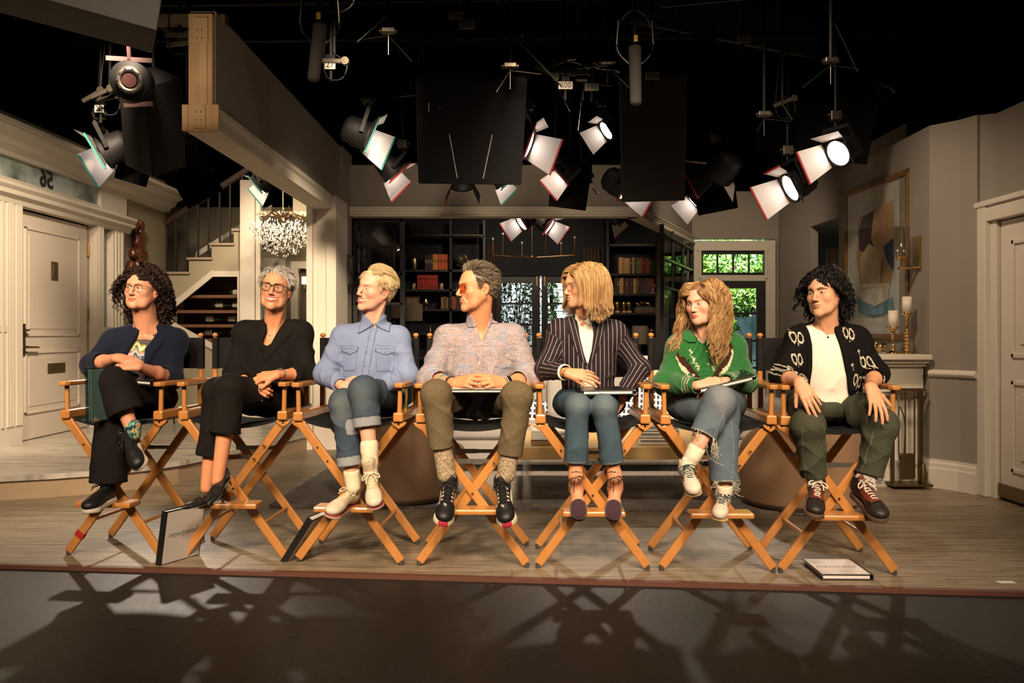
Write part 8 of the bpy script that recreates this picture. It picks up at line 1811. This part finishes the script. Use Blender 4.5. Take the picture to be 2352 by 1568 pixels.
    N=len(Q); hair_obj(o,Q,rads(N,M,.0009,.4),col_var(N,[(.52,.30,.11),(.42,.22,.075),(.62,.40,.17),(.28,.14,.05),(.68,.47,.24)],3,.12),scalp_cap(.009,(.074,.018,-.05,-.0)),(.30,.16,.06))
    glasses(o,.044,.036,2.2,.0011,flat('dark_wire',(.03,.02,.05),.3,.5),glassmat(),yf=.101,zc=-.004)
def P6():
    sp=dict(cy=4.35,tw=1.0,nr=.048,ar=.95,bodytint=(1,.92,.88),
     head=dict(yaw=-46,pitch=-3,roll=-4,sc=.95,fw=1.0,jw=.88,skin=SK['f'],mw=.0205,mz=-.063,smile=.0008,gap=0,lip=.0034,lipc=(.48,.10,.09),brow=(.20,.10,.05),brows=.75,browz=.001,iris=(.07,.09,.10),open=.72,fold=0,cheek=.8,blush=.9,chin=-.097,nz=-.033,ny=.107,lash=.8,gaze=(-.95,-.35,-.10)),
     J=dict(head=(1614,698,-.04),neck=(1618,776,.02),shA=(1562,796,.03),shB=(1682,796,.03),elA=(1528,880,-.03),elB=(1712,876,-.02),wrA=(1603,886,-.22),wrB=(1664,876,-.24),
       hipA=(1570,925,.05),hipB=(1672,925,.05),knA=(1660,950,-.28),knB=(1652,924,-.36),anA=(1664,1130,-.32),anB=(1592,1046,-.42)))
    o=person(sp); o.NL=[]
    hand(o.S,o.J['wrA'],V(.9,-.15,.30),V(-.2,-.65,.75),1,[(.15,.3,.2),(.25,.45,.3),(.35,.55,.3),(.4,.6,.3)],.90,.09,(.2,.1,.1),o.NL,.2)
    hand(o.S,o.J['wrB']+V(0,.03,0),V(-.8,-.1,-.2),V(.1,-.6,.8),-1,[(.4,.6,.3)]*4,.88,.04,(.2,.2,.2),o.NL,.3)
    body_mesh(o,sp,'person with long wavy dark-blond hair in a green patterned knit sweater and frayed jeans')
    T=torso(o,sp,.006,.001,21,chest=(.150,.105,.17))
    A=Sh(); A.add((T.ops[0][2][0],.6,lambda P:T.ev(P)),0); A.add(cap(o.J['neck']+V(0,.005,-.04),o.J['neck']+V(0,.012,.018),.064,.060),.015); A.sub(ell(o.J['neck']+V(0,-.030,.080),(.058,.08,.055)),.004)
    garment('t_shirt',A,o,.005,mat_vcol('whitecloth'),base=(.72,.66,.58))
    TJ=torso(o,sp,.022,.004,22,chest=(.160,.112,.17),belly=(.165,.120,.15),low=(.165,.11,.07),shr=.062)
    T2=Sh(); T2.add((TJ.ops[0][2][0],.6,lambda P:TJ.ev(P)),0); T2.add(cap(o.J['neck']+V(0,.02,-.03),o.J['neck']+V(0,.035,.03),.066,.060),.02)
    A=Sh(); A.add((T2.ops[0][2][0],.6,lambda P:T2.ev(P)),0)
    A.sub(cap(o.J['neck']+V(-.0,-.018,.025),o.J['neck']+V(.0,-.02,.14),.056,.062),.003)
    A.sub(prism(pxz([(1590,740),(1597,762),(1606,776),(1621,791),(1638,776),(1645,762),(1652,740)],4.24),4.37),.003)
    for l in ([(1594,752),(1602,766),(1611,777),(1604,786),(1588,786),(1576,780),(1580,762)],[(1650,752),(1642,765),(1630,779),(1622,790),(1640,790),(1664,780),(1672,768),(1662,756)]): A.add(patch(T2,pxz(l,4.22),.012,4.44,.015),.004)
    A.add(patch(TJ,pxz([(1619,790),(1634,790),(1632,880),(1617,880)],4.22),.004,4.4,.01),.002)
    sleeve(A,o,'A',.058,.062,.043,.97,(.007,34),seed=23); sleeve(A,o,'B',.058,.060,.043,.95,(.007,34),seed=25)
    pxl=lambda pts:pxz([(1500+u/7.84,740+v/7.84) for u,v in pts],4.22)
    BR=[(405,330),(440,420),(500,500),(520,580),(640,650),(700,760),(760,850),(810,900),(865,990),(850,1040),(790,1020),(740,980),(700,900),(640,830),(560,760),(500,690),(450,570),(420,450)]
    CR=[(440,480),(465,520),(455,580),(510,690),(560,770),(650,850),(700,920),(665,940),(690,1010),(740,1080),(760,1010),(810,1070),(760,1090),(690,1060),(650,960),(560,860),(500,770),(450,660),(418,550)]
    mir=lambda p:[(1935-u,v) for u,v in p]
    polys=[(polyd(pxl(BR)),(.045,.010,.008)),(polyd(pxl(mir(BR))),(.045,.010,.008)),(polyd(pxl([(1470,295),(1495,400),(1470,480),(1400,470),(1380,400),(1430,400)])),(.045,.010,.008)),(polyd(pxl(CR)),(.68,.60,.42)),(polyd(pxl(mir(CR))),(.68,.60,.42))]
    dots=[(722,510,14),(742,550,14),(716,585,14),(745,622,16),(772,660,20),(776,700,18),(762,740,14),(808,750,15),(840,800,17),(800,800,14),(830,850,17),(850,830,12)]
    XZ0=[Wp(1500+u/7.84,740+v/7.84,4.22)[[0,2]] for u,v,_ in dots]; XZ1=[Wp(1500+(1935-u)/7.84,740+v/7.84,4.22)[[0,2]] for u,v,_ in dots]
    J=o.J
    def gp(P,col):
        # quantise to knit stitches
        q=.0042; x=np.round(P[:,0]/q)*q; z=np.round(P[:,2]/q)*q; fr=P[:,1]<4.30
        # only the torso front, not the forearms
        dt=TJ.ev(P,.05); tor=fr&(dt<.014)
        for f,c in polys:
            m=tor&(f(x,z)<0); col[m]=c
        for XZ in (XZ0,XZ1):
            for (a,b),(u,v,r) in zip(XZ,dots): col[tor&((np.abs(x-a)+np.abs(z-b))<r/7.84/445*1.3)]=(.68,.60,.42)
        for u,v in ((758,950),(1225,940)):
            a,_,b=Wp(1500+u/7.84,740+v/7.84,4.22); col[tor&(((x-a)**2+((z-b)*.6)**2)<.0035**2)]=(.75,.7,.6)
        for u,v in ((655,690),(1305,690)):
            a,_,b=Wp(1500+u/7.84,740+v/7.84,4.22); m=tor&(((x-a)**2+(z-b)**2)<.015**2)&(np.sin(x*1400)*np.sin(z*1400)>-.2); col[m]=(.018,.03,.012)
        for a in 'AB':
            e,w_=J['el'+a],J['wr'+a]; L=np.linalg.norm(w_-e); dd=(w_-e)/L; t=(P-e)@dd; v=P-e-t[:,None]*dd; m=(np.linalg.norm(v,axis=1)<.07)&(t>L*.5)
            s_=(L-t); st=((np.abs(s_-.035)<.0035)|(np.abs(s_-.053)<.004)|(np.abs(s_-.070)<.002))&(np.sin(P[:,2]*1100)>-.75); col[m&st]=(.66,.60,.42)
        return col
    garment('sweater',A,o,.0040,mat_vcol('knit',rough=.95,spec=.1,kind='knit',sheen=.2),gp,base=(.022,.135,.035))
    buttons(o,A,[(1623,807),(1627,836)],.0052,flat('wood_button',(.38,.24,.15),.4),4.0,4.6)
    G=Sh(); G.add(ell((J['hipA']+J['hipB'])/2+V(0,.0,.0),(.175,.13,.10)),.04)
    fB=leg(G,o,'B',.100,.080,.068,.62,(.010,26),27,k=.02,hollow=.05); fA=leg(G,o,'A',.100,.084,.072,.86,(.010,26),28,k=.02,hollow=.05)
    def jp(P,col):
        m=np.exp(-(((P-J['knB']-V(0,-.04,.03))/V(.05,.10,.08))**2).sum(1))*.7; col[:]=col*(1-m[:,None])+np.array([.28,.28,.27])*m[:,None]
        for a,f in (('A',fA),('B',fB)):
            k=J['kn'+a]; dd=nrm(f-k); x=(P-k)@nrm(np.cross(dd,[0,1,0])); t_=(P-k)@dd
            s_=(np.abs(x-.012-.02*np.sin(t_*9))<.0016)&(t_>0)&(np.linalg.norm(np.cross(P-k,dd),axis=1)<.10)&(np.sin(t_*900)>-.5); col[s_]=(.26,.29,.31)
            t2=(P-f)@dd; col[(np.linalg.norm(P-f,axis=1)<.10)&(t2>-.006)]=(.4,.4,.38)
        return col
    garment('jeans',G,o,.0045,mat_vcol('denim_light',rough=.9,spec=.15,kind='denim'),jp,base=(.095,.13,.165))
    rs=np.random.RandomState(9); fm=flat('fringe_thread',(.66,.60,.48),.9); PT=[]
    for a,f,n in (('A',fA,26),('B',fB,30)):
        dd=nrm(f-J['kn'+a]); u=nrm(np.cross(dd,[0,1,0])); v=np.cross(dd,u); r=.068 if a=='B' else .070
        for i in range(n):
            th=rs.choice([0.2,1.0,2.4,4.2,5.2])+rs.normal()*.13; p=f+(u*math.cos(th)+v*math.sin(th))*r; L=rs.uniform(.03,.11)*(1.2 if a=='B' else .8)
            PT.append([p+V(rs.normal()*.003*j,rs.normal()*.003*j,-L*j/5) for j in range(6)])
    Vv,F,_=tubes(np.array(PT),np.tile(np.linspace(.0013,.0007,6),(len(PT),1)),np.zeros((len(PT),3)),4)
    set_props(npmesh('frayed_hem',Vv,F,fm,o.root),kind='stuff')
    def up(P,col):
        x,y,z=P.T; col[:]=(.62,.54,.44); s_=(np.abs(x)>.022)&(y>.07)&(y<.17)&(z>.03)&(z<.066); st=s_&(((y-z*.7)/.021%1)<.48)&(y-z*.7>.055)&(y-z*.7<.118); col[st]=(.006,.012,.014)
        col[(y<.030)&(z>.03)]=(.01,.07,.03); col[(y>.175)&(z>.0)&(z<.05)]=(.52,.42,.34); return col
    for hl,tl,upv,sk in (((1660,1158,-.28),(1652,1186,-.46),(0,-.35,1),'A'),((1576,1088,-.38),(1592,1124,-.54),(-.15,-.72,.65),'B')):
        he,R=shoe_px(o,hl,tl,upv); c=he-R@V(0,.03,.03)
        sneaker(o,'leather',c,R,.248,.84,(.6,.5,.4),(.50,.34,.13),.020,(.006,.03,.035),paint=up,nl=6,lr=.0024,bow=True,rocker=.014)
        S=Sh(); an=c+R@V(0,.045,.07); tp=o.J['an'+sk]+(o.J['kn'+sk]-o.J['an'+sk])*(.10 if sk=='B' else .06); S.add(cap(an,tp,.036,.040),.01);S.add(cap(o.J['an'+sk],tp,.036,.040),.01); S.sub(cap(tp-nrm(tp-an)*.01,tp+nrm(tp-an)*.03,.034),.002)
        garment('sock',S,o,.004,mat_vcol('sock'),None,(.70,.62,.48))
    coll=collider(o,.022); hl_=hairline(.068,.014,-.05,-.0); p,nn=scalp_roots(420,hl_,61); p,nn=front_roots(p,nn,hl_,150,64); M=30; side=np.where(p[:,0]>-.004,1.,-1.)
    st=.42*rs.uniform(.82,1.02,len(p))*np.interp(p[:,2],[-.05,.12],[.80,1.0])/(M-1)
    def df(P,n0,t):
        s_=side[:,None]; fr=np.clip((P[:,1]-.02)/.05,0,1)[:,None]*(P[:,2]>-.03)[:,None]
        return n0*(.25 if t<.12 else 0)+s_*V(1.,0,0)*(.6*(1-t*1.5)*(np.abs(P[:,:1])<.058) if t<.65 else 0)-fr*V(0,.2,0)+(V(0,.30,0) if t>.45 else 0)
    Q=bundles(o,p,nn,M,st,df,1.5,coll,.004,.0085,58,14,.0036,62,.05,.35)
    N=len(Q); hair_obj(o,Q,rads(N,M,.0009,.4),col_var(N,[(.44,.24,.09),(.34,.18,.065),(.54,.33,.14),(.24,.12,.045),(.62,.40,.19)],3,.12),scalp_cap(.008,(.068,.016,-.05,-.0)),(.20,.10,.045))
    disc('earring',o.hc+o.R@(V(-.081,-.006,-.040)*o.sc),V(-.1,-1,0),.004,.002,flat('gold'),o.root); wire('earring',[o.hc+o.R@(V(-.082,-.006,z)*o.sc) for z in (-.044,-.06,-.078)],.0022,flat('gold'),o.root)
def P7():
    sp=dict(cy=4.31,tw=1.0,nr=.055,ar=1.0,bodytint=(1,.93,.88),
     head=dict(yaw=-48,pitch=2,roll=-4,sc=1.0,fw=.96,jw=.91,skin=SK['g'],mw=.0225,mz=-.066,smile=.0010,gap=0,lip=.0030,lipc=(.38,.17,.12),brow=(.02,.012,.009),brows=.95,browt=1.9,iris=(.03,.02,.015),open=.50,fold=0,cheek=.4,blush=.25,chin=-.106,ny=.112,lash=.7,dark=.4,gaze=(-.9,-.4,-.12),frown=-.10),
     J=dict(head=(1893,675,-.04),neck=(1898,752,.02),shA=(1836,778,.03),shB=(1966,778,.03),elA=(1796,866,-.03),elB=(2012,858,-.02),wrA=(1836,876,-.30),wrB=(2000,888,-.30),
       hipA=(1846,930,.05),hipB=(1950,930,.05),knA=(1856,978,-.30),knB=(2022,976,-.26),anA=(1872,1110,-.27),anB=(1992,1112,-.27)))
    o=person(sp); o.NL=[]
    hand(o.S,o.J['wrA'],V(.28,-.45,-.72),V(-.35,-.85,.30),1,[(.15,.25,.15),(.15,.3,.15),(.15,.3,.15),(.2,.3,.2)],1.0,.07,(.1,.1,.1),o.NL,.55)
    hand(o.S,o.J['wrB'],V(.05,-.5,-.72),V(.1,-.85,.35),-1,[(.15,.3,.2),(.15,.3,.2),(.15,.3,.2),(.15,.3,.2)],1.02,.14,(.1,.1,.1),o.NL,.75)
    body_mesh(o,sp,'person with black curly hair in a black patterned cardigan, white t-shirt and olive trousers')
    T=torso(o,sp,.008,.004,29,chest=(.150,.106,.17),belly=(.140,.112,.16),low=(.150,.11,.08))
    A=Sh(); A.add((T.ops[0][2][0],.6,lambda P:T.ev(P)),0); A.sub(ell(o.J['neck']+V(0,-.05,.040),(.068,.085,.055)),.004)
    garment('t_shirt',A,o,.0045,mat_vcol('whitecloth'),base=(.78,.70,.60))
    TJ=torso(o,sp,.020,.004,30,chest=(.154,.110,.17),belly=(.150,.116,.16),low=(.165,.12,.09),shr=.060)
    A=Sh(); A.add((TJ.ops[0][2][0],.6,lambda P:TJ.ev(P)),0)
    A.sub(prism(pxz([(1866,700),(1868,738),(1875,770),(1878,795),(1876,850),(1870,900),(1868,960),(1990,960),(1980,925),(1961,906),(1951,858),(1940,795),(1932,760),(1927,735),(1930,700)],4.18),4.345),.003)
    for l in ([(1866,722),(1868,740),(1877,790),(1875,850),(1870,900),(1862,900),(1866,850),(1868,792),(1858,742),(1858,724)],[(1930,722),(1928,737),(1940,792),(1951,855),(1961,905),(1969,903),(1960,855),(1949,790),(1938,738)]): A.add(patch(TJ,pxz(l,4.18),.005,4.40),.003)
    sleeve(A,o,'A',.060,.062,.054,.42,(.007,36),seed=31); sleeve(A,o,'B',.060,.062,.054,.34,(.007,36),seed=33)
    MOT=[(1845,775,.1,1),(1965,765,0,1),(1843,826,.2,1),(1853,872,.4,.9),(2005,832,.3,1),(1983,876,-.2,1),(1795,797,-.3,1),(1795,850,1.2,1),(1772,846,1.2,.8),(1818,852,.9,.8),(2018,870,1.0,.9),(1820,905,.4,.9),(1948,905,0,.7),(1862,920,.2,.7)]
    ML=[(Wp(x,y,4.18),a,s) for x,y,a,s in MOT]; ST=[Wp(x,y,4.18) for x,y in ((1987,807),(1966,838),(1985,905),(1832,745))]
    def gp(P,col):
        fr=P[:,1]<4.36
        for c,a,s in ML:
            dx=(P[:,0]-c[0])/s; dz=(P[:,2]-c[2])/s; x=dx*math.cos(a)+dz*math.sin(a); z=-dx*math.sin(a)+dz*math.cos(a)
            for q in (-1,1):
                u=x-q*.0155; w_=.0115*(1-.25*q*np.clip(z/.03,-1,1)); rr=np.sqrt((u/w_)**2+((z+.003*q)/.026)**2); th=np.arctan2(z,u)
                d=np.abs(rr-1)*.0125; m=fr&(d<.0018+.0016*(np.sin(th*11)>.55)); col[m]=(.62,.55,.43)
            m=fr&(np.abs(x-.4*(z+.04)*.3)<.0014)&(z<-.026)&(z>-.045); col[m]=(.62,.55,.43)
        for c in ST:
            dx=P[:,0]-c[0]; dz=P[:,2]-c[2]; th=np.arctan2(dz,dx); m=fr&(np.sqrt(dx*dx+dz*dz)<.006+.003*np.cos(th*5)); col[m]=(.62,.55,.43)
            m=fr&(np.abs(dx+.3*dz)<.0014)&(dz<0)&(dz>-.03); col[m]=(.5,.44,.34)
        return col
    garment('cardigan',A,o,.0035,mat_vcol('cardigan',rough=.95,spec=.1,kind='fine',bs=.2),gp,base=(.007,.006,.006))
    G=Sh(); J=o.J; G.add(ell((J['hipA']+J['hipB'])/2+V(0,.0,-.005),(.165,.125,.095)),.04)
    leg(G,o,'A',.094,.080,.062,.88,(.009,30),31,k=.03,hollow=.04); fB=leg(G,o,'B',.096,.084,.064,.84,(.009,30),33,k=.03,hollow=.04)
    def op(P,col):
        n=vnoise(P,30,6); col*=(1+.18*n)[:,None]
        for a in 'AB':
            k=J['kn'+a]; h_=J['hip'+a]; dd=nrm(J['an'+a]-k); t_=(P-k)@dd; x=(P-k)@nrm(np.cross(dd,[0,1,0])); s_=(np.abs(np.abs(x)-.052)<.0013)&(t_>-.02); col[s_]=(.16,.155,.10)
        return col
    garment('trousers',G,o,.0045,mat_vcol('twill',rough=.95,spec=.1,kind='weave'),op,base=(.062,.065,.042))
    def up(P,col):
        x,y,z=P.T; ax=np.abs(x); col[:]=(.011,.010,.009); col[(y>.165)&(y<.205)&(ax<.026+.0)]=(.16,.035,.020); col[(ax<.020)&(y>.06)&(y<.17)]=(.13,.025,.015)
        m=(ax>.018)&(ax<.030)&(y>.09)&(y<.185); col[m]=(.14,.030,.018); m=(ax>.024)&(y<.16)&(y>.04)&(np.abs(z-.022-(y-.04)*.35)<.010); col[m]=(.12,.028,.017); col[(y>.215)]=(.022,.017,.015); col[(y<.035)&(z<.075)]=(.13,.03,.018); return col
    def so(P,col):
        z=P[:,2]; col[:]=(.11,.07,.045); col[z<.012]=(.008,.007,.007); return col
    for hl,tl,upv,sk in (((1871,1134,-.24),(1871,1176,-.44),(0,-.55,.85),'A'),((1968,1128,-.22),(2022,1184,-.42),(-.05,-.55,.85),'B')):
        he,R=shoe_px(o,hl,tl,upv); c=he-R@V(0,.03,.03)
        sneaker(o,'leather',c,R,.285,.98,(.01,.01,.01),(.1,.07,.05),.028,(.66,.60,.48),paint=up,solepaint=so,nl=7,lr=.0032,rocker=.012)
        S=Sh(); an=c+R@V(0,.045,.075); tp=o.J['an'+sk]+(o.J['kn'+sk]-o.J['an'+sk])*.25; S.add(cap(an,tp,.038,.043,wr=(.002,140,2)),.01);S.add(cap(o.J['an'+sk],tp,.038,.043),.01)
        garment('sock',S,o,.0035,mat_vcol('sock'),None,(.58,.48,.46))
    rs=np.random.RandomState(12); f=fB; PT=[]
    for i in range(14):
        th=rs.uniform(3.4,6.2); p=f+V(math.cos(th),math.sin(th),0)*.060; PT.append([p+V(rs.normal()*.004*j,rs.normal()*.003*j,-.045*rs.uniform(.5,1)*j/5) for j in range(6)])
    Vv,F,_=tubes(np.array(PT),np.tile(np.linspace(.0009,.0005,6),(len(PT),1)),np.zeros((len(PT),3)),4); npmesh('loose_threads',Vv,F,flat('dark_thread',(.03,.03,.025),.9),o.root); set_props(o.root.children[-1] if False else COL.objects[-1],kind='stuff')
    wire('necklace',[trace(A if False else T,x,y,4.0,4.6)+V(0,-.003,0) for x,y in ((1872,742),(1880,750),(1892,762),(1900,768),(1908,760),(1920,748),(1925,740))],.0007,SILV(),o.root,sub=2)
    S=Sh(); S.add(rbox((0,0,0),(.005,.002,.005),.001)); sdf_local('pendant',S,(-.01,-.01,-.01),(.01,.01,.01),.0012,mat_vcol('watchm'),o.root,trace(T,1901,774,4.0,4.6)+V(0,-.004,0),np.array([[.7,0,.7],[0,1,0],[-.7,0,.7]]),None,(.05,.04,.04))
    w_=J['wrB']; dd=nrm(J['elB']-w_); u=nrm(np.cross(dd,[0,0,1])); v=np.cross(dd,u)
    wire('cord_bracelet',[w_+dd*.012+u*.031*math.cos(t_)+v*.029*math.sin(t_) for t_ in np.linspace(0,2*PI,15)[:-1]],.0012,flat('red_cord',(.25,.03,.02),.8),o.root,closed=True)
    hair_curly(o,[(.007,.006,.006),(.012,.010,.009),(.004,.004,.004)],560,.140,.0075,105,.007,71,r=.0011,nper=13,spread=.0036,grav=1.3,fringe=.050,front=.068,capt=.010)
P1()
P2()
P3()
P4()
P5()
P6()
P7()
